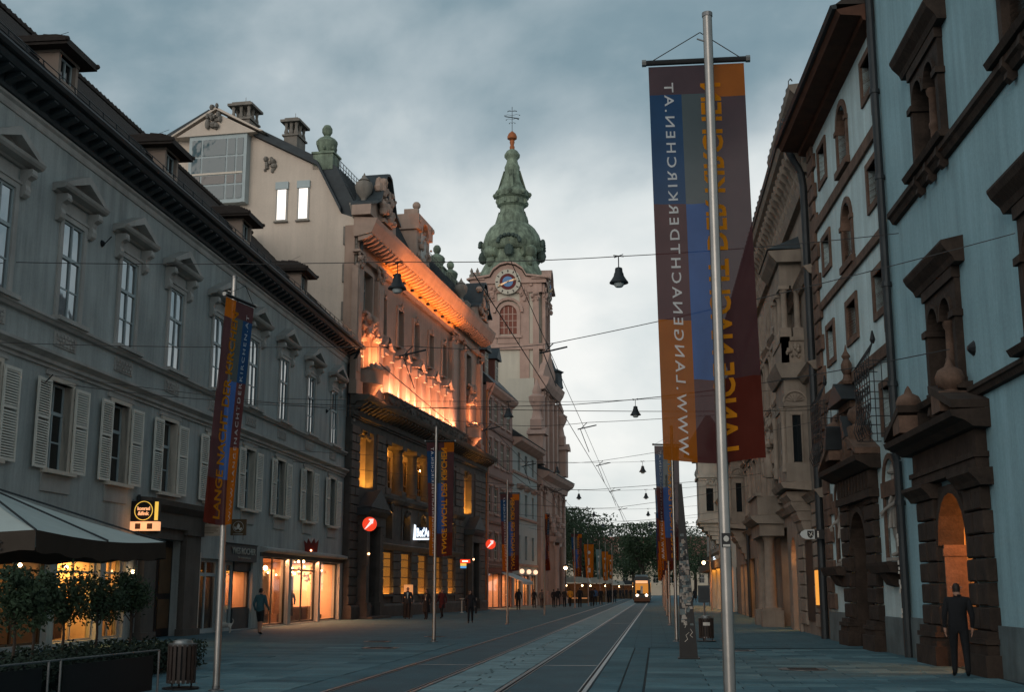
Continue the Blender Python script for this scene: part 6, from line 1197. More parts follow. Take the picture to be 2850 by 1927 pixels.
def pendant(x, y, z, label):
    global lampme
    if lampme is None:
        o = thing('pendant_lamp', label, 'street lamp', (x, y, z), 0, 'pendant lamps on the span wires')
        q = MB(); q.tube((0, 0, .02), (0, 0, .30), .014, n=5); q.tube((-.13, 0, .34), (.13, 0, .30), .014, n=5); q.tube((-.11, 0, .28), (.12, 0, .36), .012, n=5); q.obj('hanger', 'iron', o)
        q = MB(); q.lathe([(.05, .02), (.09, .0), (.10, -.10), (.12, -.14), (.13, -.20), (.19, -.30), (.235, -.36), (.24, -.39), (.20, -.39)], n=18); q.obj('shade', 'zinc', o, True)
        MB().lathe([(.13, -.385), (.13, -.44), (.09, -.49), (.02, -.50)], n=12).obj('globe', 'winblue', o, True); lampme = o
    else: dup(lampme, None, (x, y, z), 0, label)
for i, (y, nm) in enumerate(LY):
    z = 9.95; xl, xr = leftx(y), 6.3; a, b = -6.3 + TILT * (y - 30), -.62 + TILT * (y - 30)
    wire('span_wire', [(xl, y, 10.25), (a, y, z), (b, y, z - .03), (xr, y, 10.3)], .012 if i < 3 else .016, f'upper span wire crossing the street at the {nm} pair of pendant lamps', sag=.06)
    for s, x in (('left', a), ('right', b)): pendant(x, y, z - .34, f'{s} bell-shaped pendant lamp of the {nm} pair from the camera')
for i, (y, nm) in enumerate([(24, 'nearest'), (36, 'second'), (47, 'third'), (60, 'fourth'), (74, 'fifth'), (90, 'sixth'), (107, 'seventh'), (125, 'eighth'), (145, 'ninth')]):
    x1, x2 = -4.72 + TILT * (y - 20), -1.85 + TILT * (y - 20); dy = (-1) ** i * 3.5
    wire('pull_wire', [(leftx(y + dy), y + dy, 7.6), (x1, y, 6.5), (x2, y, 6.5), (6.2, y - dy, 7.5)], .009 if i < 3 else .014, f'{nm} slack V-shaped pull wire holding the tram wires', sag=.08)
    q = MB(); 
    for x in (x1, x2): q.path([(x, y, 6.5), (x - .2, y, 6.3), (x + .05, y, 5.62)], .011, 5); q.tube((x - .28, y, 6.3), (x + .28, y, 6.42), .018, n=5)
    tag(q.obj('wire_hanger', 'iron', None), f'dark steel pull-off arms on the {nm} pull wire', 'wire fitting', 'pull-off arms')
wire('guy_wire', [(-16.7, 32, 7.35), (-10, 34, 6.9), (6.2, 44, 7.9)], .012, 'thin wire from the shuttered wall to the ornate house', sag=.12)
wire('guy_wire', [(6.1, 25.0, 6.4), (-1.9, 33, 6.6), (-16.6, 47, 9.0)], .011, 'thin wire from the rosette above the big portal across the street', sag=.15)

# ================================================================ PEOPLE (one skinned body per pose)
def skinned(verts, edges, rad, sub=1, name='body'):
    me = bpy.data.meshes.new(name); me.from_pydata(verts, edges, []); o = bpy.data.objects.new(name, me); COL.objects.link(o)
    sk = o.modifiers.new('s', 'SKIN'); sk.use_smooth_shade = True
    if not me.skin_vertices:
        me.attributes.new('skin', 'FLOAT2', 'POINT') if False else None
        bm = bmesh.new(); bm.from_mesh(me); bm.verts.layers.skin.verify(); bm.to_mesh(me); bm.free()
    for i, r_ in enumerate(rad):
        d = me.skin_vertices[0].data[i]; d.radius = r_ if isinstance(r_, tuple) else (r_, r_); d.use_root = (i == 0)
    ss = o.modifiers.new('u', 'SUBSURF'); ss.levels = sub; ss.render_levels = sub
    dg = bpy.context.evaluated_depsgraph_get(); dg.update(); out = bpy.data.meshes.new_from_object(o.evaluated_get(dg)); COL.objects.unlink(o); bpy.data.objects.remove(o)
    return out
def body(lf=0, rf=0, arml=0, armr=0, kneel=0, kneer=0, lean=0, fingers=False, bare=False, hip=.0, elb=(.12, .12)):
    V = []; E = []; Rr = []
    def v(p, r_, par=None):
        V.append(p); Rr.append(r_); i = len(V) - 1
        if par is not None: E.append((par, i))
        return i
    pel = v((hip, 0, .96), (.145, .115)); sp = v((hip * .5, lean * .3, 1.12), (.14, .105), pel); chs = v((0, lean * .6, 1.31), (.165, .115), sp); nb = v((0, lean, 1.46), (.075, .07), chs); hb = v((0, lean - .005, 1.55), (.068, .075), nb); hc = v((0, lean - .01, 1.645), (.082, .10), hb); v((0, lean, 1.725), (.055, .065), hc)
    for s, f, kn, ar, el in ((-1, lf, kneel, arml, elb[0]), (1, rf, kneer, armr, elb[1])):
        h_ = v((s * .092 + hip, 0, .88), (.10, .10), pel); k_ = v((s * .10, f * .5 - kn * .12, .50), (.068, .07), h_); a_ = v((s * .105, f + kn * .02, .095 + max(0, f) * .18), (.045, .05), k_); v((s * .115, f - .15, .045 + max(0, f) * .05), (.045, .035), a_)
        sh = v((s * .185, lean * .8, 1.405), (.075, .075), chs); e_ = v((s * .245, lean * .6 + ar * .45 + .03, 1.13), (.052, .055), sh); w_ = v((s * .245, ar * .9 + lean * .5 - el, .90 + abs(ar) * .06 + el * .25), (.036, .036), e_); hd = v((s * .24, ar * .98 + lean * .5 - el * 1.25, .835 + abs(ar) * .06 + el * .25), (.020, .042), w_)
        if fingers:
            hx, hy, hz = V[hd]
            for j, (dy, ln) in enumerate(((-.033, .072), (-.011, .080), (.011, .076), (.032, .060))):
                m1 = v((hx - s * .004, hy + dy, hz - .042 - ln * .35), .0092, hd); v((hx - s * .022, hy + dy * 1.05, hz - .042 - ln), .0080, m1)
            t1 = v((hx - s * .012, hy - .052, hz - .018), .011, hd); v((hx - s * .022, hy - .062, hz - .056), .009, t1)
    me = skinned(V, E, Rr, 1)
    for s in range(5): me.materials.append(M['black'])
    for p in me.polygons:
        c = p.center; k_ = 1
        if c.z < .105 + .02: k_ = 4
        elif c.z < .90 and abs(c.x) < .2: k_ = (2 if c.z < .5 else 0) if bare else 0
        elif abs(c.x) > .19 and c.z < .905: k_ = 2
        elif c.z > 1.495:
            k_ = 3 if (c.z > 1.675 or (c.y > lean + .0 and c.z > 1.56)) else 2
        p.material_index = k_; p.use_smooth = True
    return me
POSE = dict(stand=body(.03, -.02, .0, .02), stand2=body(-.04, .05, .05, -.03, 0, 0, .0, elb=(.2, .08)), walk=body(.26, -.24, -.14, .16, .3, .6), walk2=body(-.20, .24, .16, -.12, .6, .3), amble=body(.12, -.14, -.06, .08, .3, .3), bare=body(.16, -.14, -.10, .10, .3, .4, 0, False, True), near=body(.10, -.12, -.03, .03, .25, .25, .015, True, hip=.01, elb=(.05, .05)), carry=body(.05, -.05, 0, 0, .1, .1, elb=(.30, .30)))
CL = {}
def clothmat(c):
    if c not in CL: CL[c] = mat('fabric', c, .9, .2, 8, 0)
    return CL[c]
HEAD = MB(); HEAD.prism([(-.014, -.02), (.014, -.02), (.01, .02), (-.01, .02)], -.03, .01, 'y'); NOSE = HEAD.mesh('nose', 'skin')
DK = (.012, .014, .018)
def person(x, y, h, face, pose, label, jacket=DK, trousers=(.010, .011, .014), skirt=None, bag=None, hair=True, longhair=False, detail=None, group='strollers on the pavement'):
    # face: heading in degrees, 0 = towards the camera, 180 = away
    o = thing('person', label, 'person', (x, y, .016), R(face), group); k_ = h / 1.75; o.scale = (k_, k_, k_)
    b = inst('body', POSE[pose], o)
    ms = [clothmat(trousers), clothmat(jacket), M['skin'], M['hair'], M['black']]
    for i, s in enumerate(b.material_slots): s.link = 'OBJECT'; s.material = ms[i]
    for s in (-1, 1): q = MB().ball((s * .034, -.104, 1.648), .012, n=6).obj('eye', 'black', o)
    inst('nose', NOSE, o, (0, -.108, 1.625)); MB().box(-.026, .026, -.107, -.095, 1.580, 1.588).obj('mouth', 'redbrown', o)
    for s in (-1, 1): MB().ball((s * .088, .0, 1.635), .026, (.4, .8, 1.2), 6).obj('ear', 'skin', o)
    if longhair: MB().lathe([(.06, 1.40), (.10, 1.46), (.105, 1.60), (.10, 1.70), (.05, 1.76)], (0, .028, 0), 12).obj('hair', 'hair', o, True)
    if skirt: MB().lathe([(.23, skirt[1]), (.20, .8), (.165, 1.0), (.16, 1.06)], (0, 0, 0), 14, 1, .82).obj('skirt', clothmat(skirt[0]), o, True)
    if bag: q = MB(); q.box(.24, .34, -.16, .16, .52, .82); q.path([(.29, -.1, .82), (.22, 0, 1.4), (.29, .1, .82)], .01, 4); q.obj('shoulder_bag', clothmat(bag), o)
    if detail == 'shirt': MB().prism([(-.05, 1.44), (.05, 1.44), (.012, 1.12), (-.012, 1.12)], -.135, -.118, 'y').obj('shirt_front', clothmat((.20, .34, .42)), o)
    if detail == 'lanyard': q = MB(); q.path([(-.05, -.13, 1.44), (0, -.14, 1.2), (.05, -.13, 1.44)], .008, 4); q.box(-.03, .03, -.146, -.138, 1.1, 1.2); q.obj('lanyard', 'statue', o)
    if detail == 'coat': MB().lathe([(.205, .62), (.19, .8), (.175, 1.0), (.17, 1.1)], (0, 0, 0), 14, 1, .8).obj('coat_skirt', clothmat(jacket), o, True)
    return o
person(5.76, 24.4, 1.78, 172, 'near', 'person in black seen from behind beside the wide lit portal', (.007, .008, .010), (.006, .007, .009), group=None)
person(-14.03, 43.9, 1.70, 165, 'bare', 'person in a teal jacket and shorts walking past the glowing shop window', (.030, .085, .105), (.010, .012, .014))
person(-13.2, 67.2, 1.76, 5, 'stand', 'person in a dark suit and pale blue shirt walking before the bank', (.012, .020, .030), detail='shirt')
person(-12.1, 66.9, 1.64, -15, 'amble', 'person in a black dress with a white lanyard before the bank', DK, skirt=((.010, .011, .014), .42), longhair=True, detail='lanyard')
person(-11.7, 69.6, 1.66, -20, 'walk', 'person in a dark red coat partly behind the second left flagpole', (.060, .012, .014), detail='coat')
person(-8.65, 59.7, 1.60, 10, 'walk2', 'long-haired person in dark clothes walking towards the camera, nearest the tracks', (.014, .014, .017), longhair=True, bag=(.02, .02, .022))
person(-10.3, 97.3, 1.70, 190, 'stand2', 'dark figure standing before the bright shop of the rose house', DK)
person(-10.1, 108.5, 1.62, 20, 'stand', 'person in black at the corner of the mint house', DK, longhair=True)
person(-9.3, 107, 1.64, 170, 'amble', 'person in grey walking away by the fourth left flagpole', (.06, .065, .07))
for i, (x, y, h, f, p, c, lb) in enumerate([(-8.5, 110, 1.66, 160, 'stand', DK, 'stout person in black beside the church portal'), (-8.64, 117, 1.74, 190, 'walk', DK, 'person in black walking past the church corner'), (-7.8, 113.5, 1.7, 30, 'stand2', (.03, .028, .026), 'person in dark brown in the middle of the church-corner group'), (-7.45, 116, 1.74, 200, 'walk2', (.55, .26, .03), 'person in a yellow jacket among the dark group'), (-6.2, 110, 1.80, 180, 'walk', DK, 'tall person in black walking away just right of the fifth left flagpole'), (-5.45, 117, 1.78, 175, 'carry', (.015, .018, .024), 'person in navy under the wide orange banner'), (-5.6, 127, 1.78, 185, 'stand', (.025, .085, .20), 'person in a bright blue jacket near the banners'), (-5.1, 129, 1.72, 10, 'amble', DK, 'person in black right of the one in bright blue'), (-4.9, 142, 1.74, 170, 'stand2', DK, 'person in black below the narrow orange banner'), (-4.75, 147, 1.76, 185, 'walk', DK, 'person walking away left of the tram, first of a pair'), (-4.25, 149, 1.78, 175, 'walk2', DK, 'person walking away left of the tram, second of a pair')]):
    person(x, y, h, f, p, lb, c, bag=(.012, .012, .013) if i == 4 else None)
far = ['farthest dark stroller left of the tram, by the stall', 'far dark stroller left of the tram, second from the stall', 'far dark stroller in the middle of the distant group', 'far dark stroller close to the left track', 'far dark stroller nearest the tram front', 'far stroller half hidden behind the distant group', 'far stroller standing under the dark trees']
for i, (x, y) in enumerate([(-5.6, 205), (-5.0, 208), (-4.5, 206), (-4.0, 210), (-3.2, 204), (-6.3, 198), (-6.9, 202)]): person(x, y, 1.75, 180 - 30 * (i % 3), ['walk', 'stand', 'walk2'][i % 3], far[i], DK)
person(5.2, 150, 1.7, 200, 'walk', 'small dark figure walking on the far right pavement by the glowing shops', DK)
def WP(f, x, y, z=0):
    c, s = math.cos(f['rz']), math.sin(f['rz']); return (f['loc'][0] + c * x - s * y, f['loc'][1] + s * x + c * y, z)
p_ = WP(fA, 60.3, .95); person(p_[0], p_[1], 1.70, 200, 'stand2', 'dark customer in the doorway of the glowing jewellery shop', (.010, .010, .012)); p_ = WP(fA, 64.6, .7); person(p_[0], p_[1], 1.62, 100, 'stand', 'customer in an ochre coat behind the right pane of the glowing shop', (.20, .10, .02), detail='coat')
# statues in the niches
ST1 = body(.06, -.05, .05, -.10, .5, .1, 0, True, hip=.03, elb=(.05, .22)); ST2 = body(-.05, .05, -.06, .04, .1, .5, 0, True, hip=-.03, elb=(.20, .08))
for me_, x, lb in ((ST1, -1.2, 'weathered stone warrior statue in the niche next to the downpipe'), (ST2, -7.95, 'weathered stone statue in the niche farther from the camera, beside the armoury portal')):
    o = thing('statue', lb, 'statue', WP(f2, x, .10, 2.36), f2['rz'], 'niche statues flanking the armoury portal'); o.scale = (1.18, 1.18, 1.28); b = inst('body', me_, o, (0, 0, .06))
    for s in b.material_slots: s.link = 'OBJECT'; s.material = M['nichestone']
    MB().box(-.30, .30, -.22, .22, 0, .07).obj('plinth', 'nichestone', o); MB().lathe([(.14, 1.70), (.17, 1.74), (.11, 1.80), (.09, 1.90), (.03, 1.94)], (0, 0, .05), 10).obj('helmet', 'nichestone', o, True)
    q = MB()
    for i in range(9): t = R(40 * i); q.tube((.15 * math.cos(t), .12 * math.sin(t), 1.05), (.21 * math.cos(t), .17 * math.sin(t), .66), .05, .04, 6)
    q.lathe([(.16, .98), (.18, 1.02), (.17, 1.10)], n=12, sy=.85); q.obj('kilt', 'nichestone', o, True); q = MB(); q.path([(-.12, .12, 1.42), (-.22, .18, 1.0), (-.26, .16, .5), (-.2, .12, .12)], .09, 7); q.path([(.14, -.12, 1.3), (.0, -.17, 1.05), (-.18, -.08, .8), (-.27, .05, .45)], .045, 6); q.obj('cloak', 'nichestone', o, True)
    MB().tube((.34, -.05, .1), (.34, -.05, 1.1), .025, n=6).obj('staff', 'nichestone', o)

# ================================================================ TRAM
T = thing('tram', 'front of a small lit tram coming up the right track in the distance', 'tram', (-1.02, 150, .02), 0)
q = MB(); w = 1.08
q.prism([(-w, .30), (-w, 1.2), (-w + .02, 2.2), (-w + .16, 2.9), (-w + .5, 3.12), (w - .5, 3.12), (w - .16, 2.9), (w - .02, 2.2), (w, 1.2), (w, .30)], .35, 27, 'y'); q.prism([(-w + .06, .30), (-w + .06, 1.0), (-w + .25, 2.5), (-w + .5, 2.95), (w - .5, 2.95), (w - .25, 2.5), (w - .06, 1.0), (w - .06, .30)], 0, .35, 'y'); q.obj('body', mat('tram_paint', (.045, .050, .052), .35, .1, 3, 0), T)
q = MB(); q.prism([(-.8, 3.0), (.8, 3.0), (.7, 3.32), (-.7, 3.32)], .5, 26, 'y'); q.obj('roof_fairing', mat('tram_roof', (.17, .25, .29), .5, .1, 3, 0), T)
MB().box(-.72, .72, -.06, -.01, 2.32, 2.62).obj('destination_display', 'peachsign', T)
ws = MB().box(-.80, .80, -.04, .02, 1.08, 2.28).obj('windscreen', emis('tram_cab_glow', (1, .36, .05), .42), T); q = MB(); q.box(-.83, -.77, -.08, .02, 1.0, 2.3); q.box(.77, .83, -.08, .02, 1.0, 2.3); q.box(-.8, .8, -.07, .02, 1.0, 1.1); q.path([(-.5, -.08, 1.1), (.1, -.09, 1.9)], .015, 4); q.box(-.62, -.1, -.05, -.041, 1.1, 1.5); q.obj('window_frame', 'black', ws); MB().box(-.14, .12, -.07, -.045, 1.1, 2.0).obj('driver_shape', 'cream', ws)
for s in (-1, 1): MB().tube((s * .55, -.07, .92), (s * .55, .02, .92), .13, .15, 12).obj('headlight', emis('headlight', (1, .72, .48), 14), T); MB().box(s * 1.0 - .05, s * 1.0 + .05, -.15, .1, 1.7, 2.2).obj('mirror', 'black', T)
MB().prism([(-.95, .18), (.95, .18), (.9, .62), (-.9, .62)], -.16, .05, 'y').obj('bumper', mat('tram_bumper', (.14, .05, .02), .5), T); q = MB()
for i in range(9): q.box(-w - .012, -w + .02, 1.2 + i * 2.8, 3.6 + i * 2.8, 1.2, 2.4); q.box(w - .02, w + .012, 1.2 + i * 2.8, 3.6 + i * 2.8, 1.2, 2.4)
q.obj('side_windows', 'litwin', T); q = MB(); q.box(-.95, .95, .3, 26.5, .06, .32); q.obj('underframe', 'black', T)

# ================================================================ STREET FURNITURE
def bin_(x, y, label, band):
    o = thing('litter_bin', label, 'litter bin', (x, y, .016), 0, 'slatted litter bins'); q = MB(); n = 18
    for i in range(n):
        t = 2 * math.pi * i / n; q2 = MB().box(-.028, .028, -.012, .012, .10, .72); inst('slat', SLB, o, (.225 * math.cos(t), .225 * math.sin(t), 0), t + math.pi / 2)
    MB().lathe([(.20, .12), (.20, .68)], n=14).obj('liner', 'black', o); q = MB(); q.lathe([(.235, .70), (.24, .74), (.20, .745)], n=16); q.lathe([(.235, .12), (.235, .15)], n=16); q.obj('ring', 'steeldark', o)
    MB().lathe([(.17, .745), (.15, .79), (.05, .81)], (0, 0, 0), 14).obj('lid', 'steel', o, True)
    q = MB(); 
    for a in (0, 120, 240): q.tube((.18 * math.cos(R(a)), .18 * math.sin(R(a)), 0), (.18 * math.cos(R(a)), .18 * math.sin(R(a)), .14), .016, n=6)
    q.obj('legs', 'iron', o); MB().lathe([(.30, 0), (.30, .03)], n=16).obj('foot_plate', 'iron', o)
    if band: MB().box(-.11, .11, -.255, -.245, .50, .60).obj('label_plate', 'statue', o)
SLB = MB().box(-.026, .026, -.012, .012, .10, .72).mesh('slat', mat('brown_slat', (.032, .022, .018), .6, .3, 8, 0))
bin_(-7.80, 20.3, 'round brown slatted litter bin with steel lid beside the first left flagpole', False); bin_(1.74, 40.3, 'dark slatted litter bin with a small white plate on the right pavement', True)
o = thing('meter_post', 'dark box on a thin post behind the right litter bin', 'meter', (1.74, 41.2, .016)); MB().tube((0, 0, 0), (0, 0, 1.3), .028, n=8).obj('post', 'steeldark', o); MB().box(-.19, .19, -.08, .08, 1.2, 1.75).obj('box', 'slate', o); MB().box(-.15, .15, -.088, -.08, 1.3, 1.68).obj('face_plate', 'zinc', o)
OB = thing('sticker_stele', 'black tapering stele leaning left, plastered with torn stickers', 'stele', (.88, 30.43, .016)); q = MB()
def tap(t): return .215 * (1 - t) + .045 * t, -.10 * t
for a, b in ((0, 1),): 
    (r0, x0), (r1, x1) = tap(0), tap(1); q.add([(x0 - r0, -r0, 0), (x0 + r0, -r0, 0), (x0 + r0, r0, 0), (x0 - r0, r0, 0), (x1 - r1, -r1, 4.18), (x1 + r1, -r1, 4.18), (x1 + r1, r1, 4.18), (x1 - r1, r1, 4.18)], [(0, 1, 5, 4), (1, 2, 6, 5), (2, 3, 7, 6), (3, 0, 4, 7), (4, 5, 6, 7), (0, 3, 2, 1)])
q.obj('shaft', 'black', OB); gr = random.Random(17); MB().box(-.26, .26, -.26, .26, 0, .03).obj('foot', 'iron', OB)
SM = ['nichestone', 'plinth', 'zinc', 'greystone', 'slate']
for i in range(230):
    z = gr.triangular(.75, 3.0, 1.7); t = z / 4.18; r_, xc = tap(t); w_, h_ = gr.uniform(.02, .055), gr.uniform(.02, .06); x = xc + gr.uniform(-r_ + w_, r_ - w_); yf = -r_ - .001 - .0007 * (i % 5); sl = (tap(1)[0] - tap(0)[0]) / 4.18
    st = MB().add([(x - w_, yf, z - h_), (x + w_, yf + gr.uniform(-.01, .0), z - h_), (x + w_ * gr.uniform(.6, 1), yf - sl * 2 * h_ * 0 + .0, z + h_), (x - w_, yf, z + h_ * gr.uniform(.7, 1))], [(0, 1, 2, 3)]); 
    for kk in range(4): vx, vy, vz = st.v[kk]; st.v[kk] = (vx, -tap(vz / 4.18)[0] - .002 - .0007 * (i % 6), vz)
    st.obj('sticker', SM[gr.choice((0, 0, 1, 1, 2, 2, 3, 4))], OB)
q = MB(); fy = -.205
for pts in ([(.02, .62), (-.06, .55), (-.02, .46), (-.09, .40)], [(.05, .70), (.10, .62), (.04, .55), (.10, .50)], [(-.08, .72), (-.05, .80), (-.10, .86)]): q.path([(a, -tap(b / 4.18)[0] - .004, b) for a, b in pts], .007, 4)
q.obj('graffiti', 'statue', OB)
# cafe parasol, planters, topiary, hedge, rail
PA = thing('parasol', 'large pale cafe parasol with dark valance at the left edge', 'parasol', (-13.9, 24.0, 0)); hb = 3.0; ze, za = 2.69, 3.85
for k_, (a, b) in enumerate([((-hb, -hb), (hb, -hb)), ((hb, -hb), (hb, hb)), ((hb, hb), (-hb, hb)), ((-hb, hb), (-hb, -hb))]):
    q = MB(); n = 10; vs = []
    for i in range(n + 1):
        t = i / n
        for j in range(n + 1):
            s = j / n; x = a[0] + (b[0] - a[0]) * s; y = a[1] + (b[1] - a[1]) * s; z = ze + (za - ze) * t - .10 * math.sin(math.pi * s) * (1 - t) - .09 * math.sin(math.pi * t); vs.append((x * (1 - t), y * (1 - t), z))
    q.add(vs, [(i * (n + 1) + j, i * (n + 1) + j + 1, (i + 1) * (n + 1) + j + 1, (i + 1) * (n + 1) + j) for i in range(n) for j in range(n)]); q.obj('canopy_panel', 'canvas', PA, True)
    q = MB(); vs = []
    for j in range(25):
        s = j / 24; x = a[0] + (b[0] - a[0]) * s; y = a[1] + (b[1] - a[1]) * s; z = ze - .10 * math.sin(math.pi * s); wv = .02 * math.sin(j * 2.1 + k_); vs += [(x, y, z + .005), (x + wv, y + wv, z - .37 - .03 * math.sin(j * 1.3))]
    q.add(vs, [(2 * j, 2 * j + 2, 2 * j + 3, 2 * j + 1) for j in range(24)]); q.obj('valance', 'canvasd', PA, True)
q = MB()
for sx, sy in ((1, 1), (1, -1), (-1, 1), (-1, -1), (1, 0), (-1, 0), (0, 1), (0, -1)): q.tube((sx * hb, sy * hb, ze - (.0 if sx * sy else .08)), (0, 0, za), .022, n=5)
q.obj('rib', 'zinc', PA); MB().tube((0, 0, 0), (0, 0, za), .05, n=8).obj('mast', 'steeldark', PA); text(PA, 'albert', .34, 'black', (hb - 1.0, -hb - .03, ze - .24), (R(90), 0, 0))
for i, (x, y, s) in enumerate([(-10.75, 25.0, 1.0), (-10.8, 23.5, 1.0), (-10.75, 22.0, 1.03), (-10.55, 20.5, 1.08), (-10.15, 19.1, 1.12)]):
    o = thing('topiary_tree', ['dark ball-headed topiary tree farthest from the camera in the cafe hedge', 'dark ball-headed topiary tree second from the far end of the hedge', 'dark topiary tree whose bare forked stem stands before the brightest cafe pane', 'dark topiary tree fourth from the far end, left of the bright pane', 'dark topiary tree at the left picture edge'][i], 'tree', (x, y, 0), 0, 'topiary trees in the cafe hedge'); gr = random.Random(50 + i)
    q = MB(); q.path([(0, 0, .4), (.02, 0, .8), (-.01, .01, 1.15), (0, 0, 1.5)], .026, 6); q.path([(0, 0, 1.0), (.12, .05, 1.2), (.2, .05, 1.35)], .014, 5); q.path([(0, 0, .98), (-.13, -.03, 1.15), (-.2, 0, 1.3)], .014, 5); q.path([(0, 0, 1.1), (.03, -.1, 1.3)], .012, 5); q.obj('trunk', 'bark', o)
    q = MB(); cls = []
    for _ in range(26):
        d = Vector((gr.gauss(0, 1), gr.gauss(0, 1), gr.gauss(0, 1))).normalized(); rr = gr.uniform(.35, 1.08); cls.append((Vector((d.x * .36 * s * rr, d.y * .36 * s * rr, 1.52 + d.z * .46 * rr)), gr.uniform(.07, .16)))
    for _ in range(2300):
        c0, cr = cls[gr.randrange(len(cls))]; c = c0 + Vector((gr.gauss(0, cr), gr.gauss(0, cr), gr.gauss(0, cr))) * .8; a = Vector((gr.uniform(-1, 1), gr.uniform(-1, 1), gr.uniform(-1, 1))).normalized(); b = a.orthogonal().normalized(); l_ = gr.uniform(.025, .06)
        q.add([c - a * l_, c + b * l_ * .42, c + a * l_, c - b * l_ * .42], [(0, 1, 2, 3)])
    for c0, cr in cls[:14]: q.tube((0, 0, 1.25), c0, .007, .004, 4)
    q.obj('crown', 'leaf', o)
HG = thing('hedge', 'low dark hedge in a long planter around the cafe terrace', 'hedge', (0, 0, 0)); q = MB(); q.box(-11.3, -9.7, 14.0, 25.6, .012, .42); q.box(-11.35, -9.65, 13.95, 25.65, .42, .46); q.obj('planter', 'black', HG); gr = random.Random(77); q = MB()
for _ in range(9000):
    x, y = gr.uniform(-11.4, -9.5), gr.uniform(13.9, 25.8); z = gr.uniform(.3, .62) + .05 * math.sin(y * 5) * math.sin(x * 4)
    if gr.random() < .45: x = gr.uniform(-9.75, -9.35); z = gr.uniform(.05, .6)
    c = Vector((x, y, z)); a = Vector((gr.uniform(-1, 1), gr.uniform(-1, 1), gr.uniform(-.6, 1))).normalized(); b = a.orthogonal().normalized(); l_ = gr.uniform(.03, .065); q.add([c - a * l_, c + b * l_ * .45, c + a * l_, c - b * l_ * .45], [(0, 1, 2, 3)])
q.obj('foliage', 'hedge', HG)
FN = thing('terrace_rail', 'low steel terrace rail with dark fabric panel at the lower left', 'railing', (0, 0, 0)); pts = [(-7.92, 19.6), (-8.2, 16.6), (-8.3, 15.2), (-8.45, 13.2)]
q = MB(); q.path([(x, y, .68) for x, y in pts], .014, 8); q.obj('top_rail', 'steeldark', FN)
for x, y in ((-7.92, 19.6), (-8.18, 16.75), (-8.205, 16.45), (-8.45, 13.2)): MB().tube((x, y, .012), (x, y, .68), .018, n=8).obj('post', 'steeldark', FN)
for (xa, ya), (xb, yb) in (((-7.95, 19.5), (-8.17, 16.85)), ((-8.22, 16.35), (-8.44, 13.3))): MB().add([(xa - .02, ya, .06), (xb - .02, yb, .06), (xb - .02, yb, .60), (xa - .02, ya, .60), (xa - .03, ya, .06), (xb - .03, yb, .06), (xb - .03, yb, .60), (xa - .03, ya, .60)], [(0, 1, 2, 3), (7, 6, 5, 4), (0, 4, 5, 1), (2, 6, 7, 3)]).obj('fabric_panel', 'black', FN)

# ================================================================ SIGNS
def sign(name, label, x, y, z, cat='sign'): return thing(name, label, cat, (x, y, z))
S = sign('blade_sign', 'dark illuminated blade sign with amber ring above a peach panel over the portal', -16.27, 38.5, 3.99); MB().box(-.46, .46, -.10, .10, -.18, .48).obj('box', 'black', S); MB().box(-.48, .48, -.11, .11, -.48, -.19).obj('lit_panel', 'peachsign', S)
q = MB(); q2 = [(math.cos(R(12 * i)) * .30, .16 + math.sin(R(12 * i)) * .30) for i in range(31)]
for a, b in zip(q2, q2[1:]): q.tube((a[0] - .03, -.115, a[1]), (b[0] - .03, -.115, b[1]), .013, n=4)
q.obj('ring', 'yellowsign', S); text(S, 'konrad', .17, 'peachsign', (-.03, -.112, .235), (R(90), 0, 0), fit=.42, offset=.004); text(S, '&fink', .17, 'peachsign', (-.03, -.112, .075), (R(90), 0, 0), fit=.38, offset=.004)
for x in (-.2, .2): MB().box(x - .09, x + .09, -.116, -.111, -.43, -.25).obj('icon', 'warmdark', S)
MB().box(.34, .46, -.104, -.1005, -.15, .45).obj('amber_edge', 'yellowsign', S); lamp('sign_glow', 'POINT', (0, -.35, -.3), 3, WARM, S, rad=.1); q = MB(); q.tube((-.45, 0, .52), (-.6, 0, .6), .02, n=5); q.tube((-.2, 0, -.48), (-.2, 0, -.62), .02, n=5); q.obj('bracket', 'iron', S)
S = sign('blade_sign', 'white sign board lit by one small spot lamp beside the first left flagpole', -16.30, 44.6, 3.98); MB().box(-.40, .42, -.06, .06, -.38, .36).obj('board', mat('sign_board', (.45, .36, .28), .7, .08), S); text(S, 'Fachl', .30, 'black', (.10, -.066, .17), (R(90), 0, 0), fit=.55, offset=.006); q = MB()
for i, w_ in enumerate((.68, .60, .66, .5)): q.box(-.34, -.34 + w_, -.064, -.0605, -.08 - i * .07, -.055 - i * .07)
q.obj('small_print', 'warmdark', S); MB().ball((-.26, -.30, .47), .05, n=8).obj('spot_bulb', 'bulb', S); q = MB(); q.path([(-.3, 0, .36), (-.28, -.2, .55), (-.26, -.3, .50)], .012, 5); q.tube((-.40, 0, .2), (-.55, 0, .2), .02, n=5); q.obj('lamp_arm', 'iron', S); lamp('spot', 'POINT', (-.26, -.33, .40), 5, WARM, S, rad=.05)
S = sign('blade_sign', 'square brown sign with a white ringed leaf emblem', -16.2, 47.5, 4.06); MB().box(-.31, .31, -.05, .05, -.32, .32).obj('board', 'warmdark', S); q = MB(); q2 = [(math.cos(R(15 * i)) * .21, .02 + math.sin(R(15 * i)) * .21) for i in range(25)]
for a, b in zip(q2, q2[1:]): q.tube((a[0], -.056, a[1]), (b[0], -.056, b[1]), .010, n=4)
